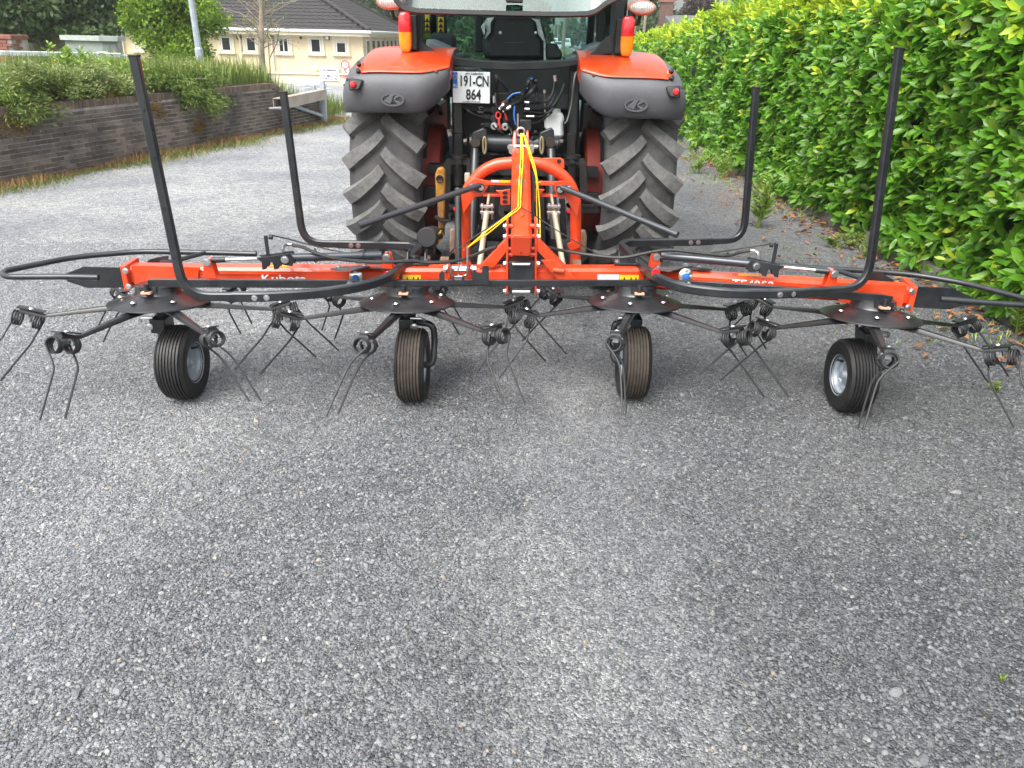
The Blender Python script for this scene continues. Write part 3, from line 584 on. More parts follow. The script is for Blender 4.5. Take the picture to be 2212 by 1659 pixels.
t, a, c = board('small_notice', 'small pale blue notice beside the no parking board', 'sign', *ZB(1635, 915), *ZB(1700, 980))

# ------------------------------------------------------------------ lamp post, cabinet, railing, pillar, barrier
p0 = bk(440, 180, .75); lp = thing('lamp_post', 'tall galvanised octagonal lamp post rising behind the junipers', 'lamp post', p0)
Yl = p0.y; top = py(413, 0, Yl); d = (top-p0); mid = p0+d*.42
b = MB(); b.tube([p0-V((0, 0, .4)), mid], .082, 8); b.build('base_section', GALV, lp, 20)
b = MB(); b.tube([mid, mid+d*.02, p0+d*3.0, p0+d*3.0+V((.9, 0, .12))], .066, 8, scales=[1.2, 1, .7, .6]); b.build('pole', GALV, lp, 20)
b = MB(); b.box(p0+d*3.0+V((1.05, 0, .12)), (.5, .2, .1)); b.build('lantern', CABIN, lp, 0, .02)
b = MB(); q = p0+d*.22-V((0, .079, 0)); b.box(q, (.06, .012, .42)); b.build('access_door', GALV, lp, 0, .004)

CBY = 21.0
def cabinet():
    a = py(*ZA(845, 560), CBY); c = py(*ZA(1690, 580), CBY); m = py(*ZA(1375, 570), CBY-.5); zb = .35; t = thing('utility_cabinet', 'grey-green utility cabinet with twin doors behind the railing', 'cabinet', ((a.x+c.x)/2, CBY, zb))
    zt = a.z; b = MB()
    b.prism([V((a.x, CBY+.2, zb)), V((m.x, CBY-.35, zb)), V((c.x, CBY-.2, zb)), V((c.x*1.03, CBY+.7, zb)), V((a.x*1.03, CBY+.9, zb))], (0, 0, zt-zb)); b.build('body', CABIN, t, 0)
    b = MB(); b.prism([V((a.x-.08, CBY+.14, zt)), V((m.x, CBY-.44, zt)), V((c.x+.07, CBY-.28, zt)), V((c.x*1.03+.07, CBY+.78, zt)), V((a.x*1.035, CBY+1, zt))], (0, 0, .11)); b.build('roof', mat('pale_cabinet_roof', (.36, .41, .39), .5), t, 0)
    e = V((c.x-m.x, .15, 0)); L_ = e.length; e.normalize(); n_ = V((e.y, -e.x, 0))
    for k in range(2):
        q = V((m.x, CBY-.35, 0)) + e*(L_*(.27+.46*k)) + n_*.012
        b = MB(); rr = M((e, -n_, V((0, 0, 1)))).transposed(); b.box(q+V((0, 0, (zb+zt)/2-.03)), (L_*.43, .025, zt-zb-.1), rr); dr = b.build('door', CABIN, t, 0, .006)
        b = MB(); z = zt-.3; cc = q+n_*.016; b.prism([cc+V((0, 0, z+.1)), cc+e*.06+V((0, 0, z-.05)), cc-e*.06+V((0, 0, z-.05))], n_*.004); b.build('warning_triangle', YELLOWS, dr, 0)
cabinet()
t = thing('meter_pillar', 'short cream kiosk in front of the utility cabinet', 'kiosk', py(*ZA(1410, 980), 19.2)); a = py(*ZA(1310, 770), 19.2); c = py(*ZA(1500, 1000), 19.2)
b = MB(); b.box(((a.x+c.x)/2, 19.35, (a.z+.5)/2), (c.x-a.x, .25, a.z-.5)); b.build('body', CREAMP, t, 0, .01)
b = MB(); b.prism([V((a.x-.02, 19.2, a.z)), V((c.x+.02, 19.2, a.z)), V((c.x-.1, 19.2, a.z+.07)), V((a.x+.1, 19.2, a.z+.07))], (0, .3, 0)); b.build('cap', CREAMP, t, 0)
# galvanised railing
RY = 16.5; t = thing('railing', 'galvanised two-rail railing along the top of the bank', 'railing', py(150, 140, RY))
q0, q1 = py(-40, 114, RY-.6), py(262, 120, RY); b = MB(); b.rtube([q0, q1], .06, .09); b.build('rail', GALV, t)
q2, q3 = py(-40, 138, RY-.6), py(30, 143, RY-.55); b = MB(); b.rtube([q2, q3, V((q1.x, q1.y, q3.z-.05))], .05, .06); b.build('rail', GALV, t)
for px in (56, 160, 262):
    q = q0.lerp(q1, (px+40)/302); b = MB(); b.box(V((q.x, q.y+.06, (q.z+.5)/2)), (.06, .06, q.z-.5)); b.build('post', GALV, t, 0)
q = py(272, 118, RY+.1); b = MB(); b.box(V((q.x, q.y, (q.z+.5)/2)), (.12, .12, q.z-.5)); b.build('end_post', GALV, t, 0, .01)
t = thing('brick_pillar', 'red brick gate pillar at the far left of the bank', 'pillar', py(5, 140, 18)); c = py(22, 78, 18.0); b = MB(); pc = MB(); x1 = c.x
b.box((x1-.3, 18.3, (c.z+.4)/2), (.6, .6, c.z-.4)); b.build('core', MORTAR, t, 0); b = MB(); z = .42; k = 0
while z < c.z-.09:
    for i in range(3):
        w_ = .19; xx = x1-.6+.1+.2*i - (.1 if k % 2 else 0)
        if xx > x1-.62: b.box((xx, 17.99, z+.03), (w_, .03, .055))
    b.box((x1+.003, 18.15+(.1 if k % 2 else 0), z+.03), (.02, .19, .055)); z += .064; k += 1
o = b.build('bricks', BRICK2, t, 0, fix=False); o['kind'] = 'stuff'
b = MB(); b.box((x1-.3, 18.3, c.z-.02), (.66, .66, .09)); b.build('cap', BRICK2, t, 0, .015)

# rusty box-section height barrier by the end of the wall
t = thing('swing_barrier', 'rusty galvanised box-section swing barrier at the end of the wall', 'barrier', pz(*ZB(1795, 1625), 0))
YB = 16.75; q0 = py(*ZB(1130, 1460), 14.6); q1 = py(*ZB(1770, 1320), YB+.05)
BAR = mat('rusted_galvanised', (.42, .40, .36), .6, metal=.2, var=.2, dirt=((.33, .20, .11), .8, 3))
b = MB(); dd = (q1-q0).normalized(); sd_ = dd.cross(V((0, 0, 1))).normalized(); w_, h_ = .15, .19
for s_, z_, a_, c_ in ((1, 0, .012, h_), (-1, 0, .012, h_)): b.bar(q0+sd_*(w_/2*s_), q1+sd_*(w_/2*s_), a_, c_, (0, 0, 1))
for s_ in (1, -1): b.bar(q0+V((0, 0, s_*(h_/2-.006))), q1+V((0, 0, s_*(h_/2-.006))), w_-.014, .012, (0, 0, 1))
b.build('box_beam', BAR, t, 0)
pt = py(*ZB(1795, 1625), YB); b = MB(); b.box(V((pt.x, pt.y, .42)), (.085, .085, .84)); b.build('post', GALV, t, 0, .004)
b = MB(); b.box(V((pt.x-.19, pt.y-.02, .40)), (.085, .085, .70)); b.build('post', GALV, t, 0, .004)
b = MB(); b.rtube([py(*ZB(1330, 1480), 15.6), V((pt.x-.04, pt.y-.06, .16))], .06, .06); b.build('brace', GALV, t)
b = MB(); q = py(*ZB(1700, 1245), YB); b.rtube([q-V((.26, 0, 0)), q+V((.26, 0, 0))], .03, .03); b.cyl(q+V((.16, 0, -.06)), q+V((.16, 0, .09)), .02, 8); b.build('latch', GALV, t)
b = MB(); q = py(*ZB(1110, 1525), 14.6); b.rtube([q-V((.12, 0, 0)), q+V((.1, 0, .02))], .03, .03); b.build('handle', GALV, t)
b = MB(); q = py(*ZB(1675, 1440), YB+.15); b.box((q.x, q.y, .37), (.42, .03, .74)); b.build('back_plate', GALV, t, 0)
# ================================================================== plants
def clump_crown(name, centers, radii, n, size, m, parent, flat=.75, dirb=None):
    """leaf faces spread through a set of clumps, denser near each clump's skin"""
    c = np.array([tuple(v) for v in centers]); r = np.array(radii); i = rng.choice(len(c), n, p=r**2/np.sum(r**2))
    d = rdir(n); rad = r[i]*(rng.random(n)**.4)*rng.uniform(.85, 1.12, n)
    P = c[i]+d*rad[:, None]*np.array([1, 1, flat])
    A = unit(d+rdir(n)*.9 + (np.array(dirb) if dirb is not None else 0))*(size*rng.uniform(.6, 1.3, n))[:, None]
    B = unit(np.cross(A, rdir(n)))*(size*.55*rng.uniform(.7, 1.2, n))[:, None]
    return quads(name, P, A, B, m, parent)
def tree(name, label, base, h, cr, cbase, m, n=5000, leaf=.16, trunk=.16, clumps=16, bark=None, group=None, conic=0, flat=.75, limbs=6):
    base = V(base); t = thing(name, label, 'tree', base, group); bark = bark or BARK
    cs, rs = [], []
    for k in range(clumps):
        u = (k+.5)/clumps; z = cbase+(h-cbase)*u; rr = cr*((1-u)**.8*1.05 if conic else math.sin(math.pi*(.12+.83*u))**.7)
        a = k*2.4+random.uniform(-.4, .4); q = rr*(random.uniform(.25, .75) if not conic else random.uniform(.1, .5))
        cs.append(base+V((math.cos(a)*q, math.sin(a)*q, z))); rs.append(max(.25*cr, rr*random.uniform(.42, .7))*(.7 if conic else 1))
    b = MB(); b.tube([base-V((0, 0, .3)), base+V((.05*cr, 0, cbase*.6)), base+V((0, .04*cr, cbase+(h-cbase)*.55)), base+V((0, 0, h*.9))], trunk, 8, scales=[1.25, 1, .6, .2])
    for k in range(0, clumps, max(1, clumps//limbs)):
        z0 = base+V((0, 0, cbase*.75+(cs[k].z-base.z)*.35)); b.tube([z0, z0.lerp(cs[k], .55)+V((0, 0, -.1)), cs[k]], trunk*.42, 6, scales=[1, .7, .3])
    b.build('trunk', bark, t)
    clump_crown('crown', cs, rs, n, leaf, m, t, flat)
    return t
# --- left: big dark trees by the cabinet
b0 = bk(128, 128, .7); b0 = py(128, 120, 24.0); b0.z = .3
t = thing('sycamore_tree', 'big dark sycamore with pale forked trunk behind the utility cabinet', 'tree', b0)
b = MB(); T0 = b0; fk = py(*ZA(850, 390), 24); 
b.tube([T0-V((0, 0, .4)), py(*ZA(820, 650), 24), fk], .26, 10, scales=[1.2, 1, .85]); tr = b.build('trunk', BARKP, t)
for pts, r_ in (((850, 390, 720, -60, -.2), .13), ((850, 380, 800, -120, .3), .12), ((860, 390, 960, 120, 0), .12), ((960, 120, 960, -160, .1), .12), ((880, 400, 1020, 40, .4), .13), ((800, 430, 640, 300, -.6), .10)):
    p, q = py(*ZA(pts[0], pts[1]), 24), py(*ZA(pts[2], pts[3]), 24+pts[4]); b = MB(); b.tube([p, p.lerp(q, .5)+V((.04, 0, -.05)), q, q+(q-p)*.8], r_, 7, scales=[1.1, .9, .75, .4]); b.build('limb', BARKP, tr)
cs, rs = [], []
for (x, y, Y, r_) in ((60, 45, 23, .9), (110, 30, 24.5, .9), (20, 20, 22.5, 1.0), (190, 40, 23.6, .9), (225, 60, 23.3, .55), (200, 10, 24, 1.2), (250, 25, 24.4, .9), (30, 60, 22.6, .6), (85, 62, 22.8, .35), (160, 66, 23.2, .4), (-40, 40, 23, 1.3), (120, -40, 24, 1.8), (20, -60, 23.5, 1.9), (220, -60, 24.5, 1.8), (120, -150, 24.5, 2.4), (40, -200, 24, 2), (230, -180, 25, 2)):
    cs.append(py(x, y, Y)); rs.append(r_)
clump_crown('crown', cs, rs, 17000, .10, L_DARK, t, .7)
clump_crown('crown_edge', [py(x, y, 22.6) for x, y in ((80, 60), (40, 68), (150, 70), (200, 72), (235, 66), (100, 20))], [.3, .35, .3, .3, .25, .5], 900, .1, L_MID, t, .6)
b0 = py(74, 104, 27); b0.z = -.2; tree('shaded_tree', 'heavily shaded dark tree in front of the left gable', b0, 6.5, 3.2, 2.0, L_DARK, 5000, .16, .3, 14)
tree('shaded_tree', 'broad dark tree at the far left edge behind the brick pillar', (b0.x-3.2, 29, -.2), 7.5, 3.4, 2.0, L_DARK, 4500, .18, .3, 14)
# lime-green shrub tree
b0 = py(372, 150, 19.5); b0.z = .5
t = thing('lime_shrub_tree', 'bright lime-green bushy tree beside the lamp post', 'tree', b0)
b = MB()
for x, y in ((330, 40), (370, 20), (410, 50), (345, 90), (395, 95)): b.tube([b0+V((random.uniform(-.1, .1), 0, -.2)), b0.lerp(py(x, y, 19.5), .5)+V((0, .1, .1)), py(x, y, 19.5)], .06, 6, scales=[1, .7, .3])
b.build('stem', BARK, t)
cl = [(290, 30, .42), (300, 60, .38), (330, 25, .5), (365, 15, .55), (395, 35, .5), (420, 60, .42), (350, 60, .5), (385, 75, .5), (320, 85, .34), (350, 105, .36), (425, 100, .36), (440, 120, .3), (400, 115, .42), (375, 125, .38), (300, -10, .5), (350, -30, .6), (400, -20, .6), (440, 20, .4), (455, 45, .3), (280, 45, .25), (345, 128, .3)]
clump_crown('crown', [py(x, y, 19.5+random.uniform(-.35, .35)) for x, y, r_ in cl], [r_*1.0 for *_, r_ in cl], 9500, .052, L_LIME, t, .8)
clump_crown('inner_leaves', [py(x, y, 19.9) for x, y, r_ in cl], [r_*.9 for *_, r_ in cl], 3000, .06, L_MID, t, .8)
cl = [(455, 20, .3), (470, 40, .35), (480, 60, .25), (465, 70, .25), (490, 45, .2), (450, 0, .4)]
clump_crown('outer_sprays', [py(x, y, 20.3) for x, y, r_ in cl], [r_ for *_, r_ in cl], 700, .05, L_LIME, t, .7)
# sparse young tree
b0 = py(566, 160, 23); b0.z = .35
t = thing('sparse_young_tree', 'thin half-bare young tree standing in the tall grass', 'tree', b0); b = MB()
tp = py(562, -30, 23); b.tube([b0-V((0, 0, .3)), py(564, 100, 23), py(565, 30, 23), tp], .095, 8, scales=[1.1, .9, .7, .4]); b.build('trunk', BARKP, t)
b = MB(); ends = []
for k in range(44):
    f = random.uniform(.38, 1); p = b0.lerp(tp, f) if f < 2 else b0; a = random.uniform(0, 6.28); L_ = random.uniform(.5, 1.35)*(1.15-f*.4)
    q = p+V((math.cos(a)*L_, math.sin(a)*L_*.7, L_*random.uniform(.1, .75))); m_ = p.lerp(q, .5)+V((0, 0, .12*L_)); b.tube([p, m_, q], .018, 5, scales=[1, .6, .25]); ends += [q, m_]
    for j in range(5):
        s_ = p.lerp(q, random.uniform(.3, 1)); e_ = s_+V((random.uniform(-.3, .3), random.uniform(-.25, .25), random.uniform(-.12, .32))); b.tube([s_, e_], .006, 4, scales=[1, .4]); ends.append(e_)
b.build('branches', BARKP, t)
clump_crown('crown', ends, [.10]*len(ends), 900, .028, L_GRASS, t, .8)
b = MB(); q = b0+V((.22, 0, 0)); b.tube([q, q+V((.03, 0, .7)), q+V((.28, 0, 1.1)), q+V((.45, .1, 1.8))], .02, 5, scales=[1, .8, .6, .3]); b.tube([q+V((.03, 0, .75)), q+V((.05, 0, 1.3)), q+V((.14, 0, 2.0))], .014, 5, scales=[1, .7, .3]); b.build('sucker_stem', BARK, t)

# junipers drooping over the wall, each its own plant
def juniper(label, root, spread, n, m, m2=None, droop=.5, up=.25, L_=.12):
    root = V(root); t = thing('juniper', label, 'shrub', root, 'junipers spilling over the brick wall')
    k = 46; az = rng.uniform(0, 6.28, k); ln = rng.uniform(.35, 1, k)
    tips = np.stack([np.cos(az)*ln*spread[0], np.sin(az)*ln*spread[1], up*rng.uniform(.2, 1.1, k)], 1)
    # branches head along the wall or over its face
    ax = np.array(wd); ay = np.array(wn)
    T_ = tips[:, :1]*ax + tips[:, 1:2]*ay; T_[:, 2] = tips[:, 2]
    n = int(n*2.6); L_ = L_*.62; i = rng.integers(0, k, n); u = rng.random(n)**.6; R0 = np.array(tuple(root))
    P = R0 + T_[i]*u[:, None]; side = rng.normal(0, .06, (n, 3))*(.4+u[:, None])*np.array([1, 1, .6]); P += side; P[:, 2] += up*.8*u*(1-u) + .03 - droop*np.maximum(0, tips[i, 1]*u-.08)**1.1*1.7
    A = unit(T_[i]+rdir(n)*.8*np.linalg.norm(T_[i], axis=1, keepdims=True)+np.array([0, 0, .1]) - np.array([0, 0, 1])*(np.maximum(0, tips[i, 1:2])*droop*1.3))*(L_*rng.uniform(.3, .6, (n, 1)))
    B = unit(np.cross(A, rdir(n)))*.0085
    sel = (u > .72) & (rng.random(n) < .6) if m2 else np.zeros(n, bool)
    quads('foliage', P[~sel], A[~sel], B[~sel], m, t)
    if m2: quads('pale_tips', P[sel]+np.array([0, 0, .03]), A[sel], B[sel]*.8, m2, t)
    b = MB()
    for j in range(0, k, 3): b.tube([root-V((0, 0, .1)), root+V(tuple(T_[j]*.5))+V((0, 0, up*.3)), root+V(tuple(T_[j]*.8))], .014, 5, scales=[1, .7, .4])
    b.build('stem', BARK, t); return t
def onwall(px, py_, z=.9, back=.18):
    d = ray(px, py_); t = (WA0-wn*back-V((0, 0, H))).dot(wn)/d.dot(wn); p = V((0, 0, H))+d*t; p.z = z; return p
juniper('olive juniper drooping over the wall at the left picture edge', onwall(20, 212, .84), (.6, .36), 4200, L_JUN, None, .75, .09)
juniper('large juniper with pale tips spilling over the wall beside the weeds', onwall(125, 190, .92), (1.0, .32), 6500, L_JUN, L_JUNP, .35, .24)
juniper('flat green juniper on the wall behind the near guard post', onwall(235, 188, .86), (.7, .26), 3600, L_JUN, L_JUNP, .35, .13)
juniper('dark bushy juniper hanging far down the wall below the lamp post', onwall(390, 190, .90), (.95, .55), 7500, L_JUN, None, 1.0, .17, .14)
juniper('greyish twiggy juniper crest behind the hanging juniper', onwall(368, 160, .95, .7), (.7, .35), 2600, L_JUN, L_JUNP, .1, .20)
# feathery bright weeds on the bank
def weed(label, root, h, n, spread=.3, m=None, group=None, name='weed'):
    root = V(root); t = thing(name, label, 'weed', root, group); b = MB(); PP, AA, BB = [], [], []
    for k in range(n):
        tip = root+V((random.gauss(0, spread), random.gauss(0, spread*.7), h*random.uniform(.55, 1.05))); md = root.lerp(tip, .5)+V((0, 0, h*.08)); b.tube([root+V((random.gauss(0, spread*.25), random.gauss(0, spread*.2), -.03)), md, tip], .004+.003*h, 4, scales=[1, .7, .3])
        for j in range(26):
            u = random.uniform(.15, 1); c = root.lerp(md, u*2) if u < .5 else md.lerp(tip, u*2-1); L_ = .095*h*(1.25-u)+.018*min(1, h*7)
            a = random.uniform(0, 6.28); PP.append(tuple(c+V((math.cos(a)*L_*.7, math.sin(a)*L_*.7, L_*.35)))); AA.append((math.cos(a)*L_, math.sin(a)*L_, L_*.6)); 
    b.build('stem', BARKP if False else MATS['weed_green'], t); P, A = np.array(PP), np.array(AA); quads('foliage', P, A, unit(np.cross(A, rdir(len(A))))*(.026 if h > .5 else .014)*max(.5, h)*min(1, .35+h*5), m or (L_WEED if h > .2 else L_GRASS), t)
    return t
for lab, px, py_, h, n, s_ in (('tall feathery pale green weed in front of the utility cabinet', 165, 150, .72, 16, .22), ('bushy bright green weed left of the cream kiosk', 195, 158, .62, 16, .3), ('leafy green weed in front of the railing end', 240, 165, .55, 16, .3), ('feathery weed between the railing posts', 145, 158, .6, 10, .25), ('low leafy weed at the wall top near the guard post', 255, 180, .35, 12, .3), ('straggly pale weed left of the large juniper', 40, 158, .42, 9, .25)):
    p = onwall(px, py_, .8, .9); weed(lab, p, h, n, s_)

# ------------------------------------------------------------------ laurel hedge
HP = [(-2, 3.45, 2.42), (3, 3.42, 2.4), (6, 3.40, 2.36), (10, 3.27, 2.28), (13.6, 3.10, 2.17), (16.6, 3.12, 2.0), (21.5, 3.2, 1.82), (27, 3.3, 1.72)]
def hp(Y):
    return np.interp(Y, [q[0] for q in HP], [q[1] for q in HP]), np.interp(Y, [q[0] for q in HP], [q[2] for q in HP])
hedge = thing('laurel_hedge', 'tall clipped glossy laurel hedge along the right of the yard', 'hedge', (3.9, 9, 0))
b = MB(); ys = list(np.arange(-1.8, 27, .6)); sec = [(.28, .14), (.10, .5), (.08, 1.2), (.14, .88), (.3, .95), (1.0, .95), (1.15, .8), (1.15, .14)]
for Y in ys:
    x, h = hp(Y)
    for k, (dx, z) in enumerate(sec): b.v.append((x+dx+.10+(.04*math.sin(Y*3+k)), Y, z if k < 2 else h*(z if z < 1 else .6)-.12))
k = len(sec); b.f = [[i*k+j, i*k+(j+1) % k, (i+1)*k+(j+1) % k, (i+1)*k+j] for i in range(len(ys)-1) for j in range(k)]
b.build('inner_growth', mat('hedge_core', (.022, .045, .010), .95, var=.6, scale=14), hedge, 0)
# shoots over face and top, each with a whorl of leaves
LP, LA, LB, LW, LK = [], [], [], [], []
def lump(Y, z): return .10*math.sin(Y*1.7+z*1.1)+.07*math.sin(Y*4.1-z*2.7+1)+.05*math.sin(Y*9+z*7)
def shoot(p, ax, young, size, nl):
    ax = ax.normalized(); e = ax.orthogonal().normalized(); g = ax.cross(e); a0 = random.uniform(0, 6.28)
    for j in range(nl):
        a = a0+j*2.4; u = j/nl; sp = 1.15-.75*u+random.uniform(-.15, .15)                  # outer leaves of the whorl spread wide, tip leaves stand
        d = (ax*math.cos(sp)+(e*math.cos(a)+g*math.sin(a))*math.sin(sp)); d.z -= .10; d.normalize()
        L_ = size*random.uniform(.6, 1.3)*(.7+.5*(1-u)); base = p+ax*(-.07+.13*u)
        nrm = (ax*1.1+V((0, 0, .5))-d*d.dot(ax)); nrm = (nrm-d*nrm.dot(d)).normalized(); nrm = (nrm+V((random.gauss(0, .25), random.gauss(0, .25), random.gauss(0, .2)))); nrm = (nrm-d*nrm.dot(d)).normalized()
        sd_ = d.cross(nrm); wv = L_*random.uniform(.34, .42)
        LP.append(tuple(base+d*(L_*.5))); LA.append(tuple(d*(L_*.5))); LB.append(tuple(sd_*(wv*.5))); LW.append(tuple(nrm*(wv*.16))); LK.append(0 if not young else 1)
for _ in range(6400):
    Y = random.uniform(3.2, 26) if random.random() < .45 else random.uniform(3.2, 12); x, h = hp(Y)
    z = random.uniform(.10, 1)**.95*h if random.random() < .9 else random.uniform(.12, .4); f = z/h
    bulge = .10*math.sin(min(1, f*1.15)*math.pi)+lump(Y, z)*.7 - (.08*max(0, .2-f)/.2) - .28*max(0, f-.86)/.14
    p = V((x+.06-bulge-random.uniform(-.04, .10)+.0, Y, z)); ax = V((-1, -.25+random.gauss(0, .38), .28+random.gauss(0, .3)+1.1*max(0, f-.82)/.18))
    yg = f > .88 and random.random() < .8 or random.random() < .03+.5*max(0, f-.55); shoot(p, ax, yg, .132, random.choice((6, 7, 8)))
for _ in range(1500):
    Y = random.uniform(3.2, 26) if random.random() < .6 else random.uniform(9, 24); x, h = hp(Y)
    p = V((x+random.uniform(.05, 1.1), Y, h+random.uniform(-.12, .07)+.04*math.sin(Y*5))); shoot(p, V((random.gauss(-.25, .3), random.gauss(-.1, .3), 1)), random.random() < .88, .125, 7)
for _ in range(400):                                                  # low skirt of leaves lapping over the edging
    Y = random.uniform(3.3, 14); x, h = hp(Y); z = random.uniform(.07, .34)
    if math.sin(Y*2.3)+math.sin(Y*5.1+1) < -.9: continue
    shoot(V((x-.05-random.uniform(-.05, .10), Y, z)), V((-1, -.3+random.gauss(0, .4), -.15+random.gauss(0, .25))), random.random() < .04, .125, 6)
LP, LA, LB, LW, LK = map(np.array, (LP, LA, LB, LW, LK))
LK[(LK == 0) & (rng.random(len(LK)) < .08)] = 2
dist = np.linalg.norm(LP-np.array([0, 0, H]), axis=1); ok = np.array([seen(p) for p in LP]) & (LP[:, 0] < 3.45) & (LP[:, 1] > 4)
idx = np.argsort(np.where(ok, dist, 1e9))[:300]; sel = np.zeros(len(LP), bool); sel[idx] = True
for k, m_ in ((0, L_HEDGE), (1, L_YOUNG), (2, L_OLD)):
    q = (~sel) & (LK == k); o = quads(('foliage', 'young_foliage', 'yellowed_foliage')[k], LP[q], LA[q], LB[q], m_, hedge, LW[q]); o['kind'] = 'stuff'; o.data.shade_smooth()
lm = {}
for k, m_ in ((0, L_HEDGE), (1, L_YOUNG), (2, L_OLD)):
    o = quads('leaf', np.zeros((1, 3)), np.array([[1., 0, 0]]), np.array([[0, 1., 0]]), m_, None, np.array([[0, 0, 1.]])); lm[k] = o.data; lm[k].shade_smooth(); bpy.data.objects.remove(o)
for i in idx:
    o = link('leaf', lm[int(LK[i])], hedge); mm = M((V(LA[i]), V(LB[i]), V(LW[i]))).transposed().to_4x4(); mm.translation = V(LP[i])-V(hedge.location); o.matrix_local = mm
# concrete edging under the hedge
kt = thing('concrete_edging', 'weathered concrete edging strip at the foot of the laurel hedge', 'kerb', (3.3, 8, 0)); Y = 2.2
while Y < 14:
    x0, x1 = hp(Y)[0]-.02, hp(Y+.88)[0]-.02; b = MB(); b.prism([V((x0-.05, Y, -.05)), V((x0+.05, Y, -.05)), V((x0+.045, Y, .11)), V((x0-.04, Y, .115))], V((x1-x0, .88, 0))); b.build('edging_slab', KERB, kt, 0, .008); Y += .9
b = MB()
for i, Y in enumerate(np.arange(2, 14.5, .5)): x = hp(Y)[0]; b.v += [(x+.02, Y, .06), (x+1.4, Y, .06)]
b.f = [[2*i, 2*i+1, 2*i+3, 2*i+2] for i in range(24)]; tag(b.build('hedge_bed', SOIL), 'dark soil bed under the laurel hedge', kind='structure')
# fallen leaves and weeds on the gravel by the hedge
n = 620; Y = rng.uniform(3.6, 13, n); x = np.interp(Y, [q[0] for q in HP], [q[1] for q in HP])-.08-np.abs(rng.normal(0, .22, n))-(rng.random(n) < .12)*rng.uniform(0, .9, n)
P = np.stack([x, Y, np.full(n, .012)+rng.random(n)*.02], 1); a = rng.uniform(0, 6.28, n); A = np.stack([np.cos(a), np.sin(a), rng.normal(0, .22, n)], 1)*rng.uniform(.018, .045, (n, 1)); B = np.stack([-np.sin(a), np.cos(a), rng.normal(0, .3, n)], 1)*rng.uniform(.010, .018, (n, 1))
tag(quads('fallen_leaves', P, A, B, L_DEAD, None, np.stack([np.zeros(n), np.zeros(n), rng.uniform(.004, .014, n)], 1)), 'orange-brown fallen laurel leaves littering the hedge foot', kind='stuff')
n = 2600; Y = rng.uniform(4.5, 15, n); cl = rng.random(n); x = np.interp(Y, [q[0] for q in HP], [q[1] for q in HP])-.1-np.abs(rng.normal(0, .42, n))
mask = (np.sin(Y*3.1)+np.sin(x*5+Y*1.3)+rng.normal(0, .5, n)) > .55; P = np.stack([x, Y, np.zeros(n)], 1)[mask]
tag(blades('weed_grass', P, .075, .004, 1.2, L_WEED), 'sparse green seedlings and grass on the gravel by the hedge', kind='stuff')
for lab, px, py_, h, n, s_ in (('tall leafy weed behind the right rear guard post', 1640, 492, .55, 7, .10), ('rosette of green weed on gravel near the hydraulic lever', 1838, 530, .12, 9, .12), ('green weed clump below the hedge right of the lever', 1868, 560, .16, 9, .1), ('small weed beside the right guard post foot', 1800, 535, .14, 7, .09), ('wispy pale weed beside the right tractor tyre', 1505, 375, .35, 9, .16), ('straggly weed under the far hedge', 1560, 385, .4, 9, .18), ('tiny green weed on bare gravel in the lower right corner', 2165, 1470, .014, 4, .016), ('small weed among dead leaves by the outer wheel', 2150, 845, .05, 6, .04), ('upright weed under the near hedge edge', 2200, 720, .22, 7, .07)):
    weed(lab, pz(px, py_, 0), h, n, s_)
tag(blades('dry_weeds', np.stack([rng.normal(2.55, .22, 420), rng.normal(9.2, .5, 420), np.zeros(420)], 1), .05, .004, 1.8, L_DRY), 'yellowish dried weed patch on the gravel by the tyre', kind='stuff')
# ================================================================== far background
def house(name, label, x0, x1, Y, zb, ze, zr, m, roofm, chim=None, gable=False, dep=7, barge=None):
    t = thing(name, label, 'house', ((x0+x1)/2, Y, zb)); b = MB(); b.box(((x0+x1)/2, Y+dep/2, (zb+ze)/2), (x1-x0, dep, ze-zb)); b.build('wall', m, t, 0); b = MB()
    if gable:
        xm = (x0+x1)/2; b.prism([V((x0-.3, Y-.3, ze-.1)), V((x1+.3, Y-.3, ze-.1)), V((xm, Y-.3, zr))], (0, dep+.6, 0)); rf = b.build('roof', roofm, t, 0)
        b = MB(); b.prism([V((x0+.1, Y-.33, ze)), V((x1-.1, Y-.33, ze)), V((xm, Y-.33, zr-.35))], (0, .02, 0)); b.build('gable_wall', m, t, 0)
        if barge:
            b = MB(); b.bar((x0-.3, Y-.36, ze-.1), (xm, Y-.36, zr), .06, .22); b.bar((x1+.3, Y-.36, ze-.1), (xm, Y-.36, zr), .06, .22); b.build('bargeboard', barge, t, 0)
    else:
        b.prism([V((x0-.3, Y-.3, ze)), V((x0-.3, Y+dep+.3, ze)), V((x0-.3, Y+dep/2, zr))], (x1-x0+.6, 0, 0)); rf = b.build('roof', roofm, t, 0)
    if chim:
        b = MB(); b.box((chim, Y+dep/2, zr+.0), (.8, .6, 1.5)); ch = b.build('chimney', mat('chimney_brick', (.13, .075, .06), .9, var=.4, scale=5), rf, 0); b = MB(); b.box((chim, Y+dep/2, zr+.8), (.95, .75, .14)); b.cyl((chim, Y+dep/2, zr+.8), (chim, Y+dep/2, zr+1.2), .12, 8); b.build('chimney_pot', BRICK2, rf, 0)
    for k in (.25, .7):
        xx = x0+(x1-x0)*k; b = MB(); b.box((xx, Y-.02, ze-1.1), (1, .06, 1.2)); wn_ = b.build('window', PVC, t, 0); b = MB(); b.box((xx, Y-.055, ze-1.1), (.82, .03, 1.0)); b.build('pane', PANE, wn_, 0)
    return t
SLATE = mat('grey_slate', (.11, .11, .115), .7, var=.2, scale=3)
p = py(1452, 30, 52); house('brick_house', 'brick house with tall chimney above the hedge', py(1464, 50, 52).x, py(1532, 40, 52).x, 52, 0, 2.5, 3.3, BRICK2, SLATE, chim=p.x+.2)
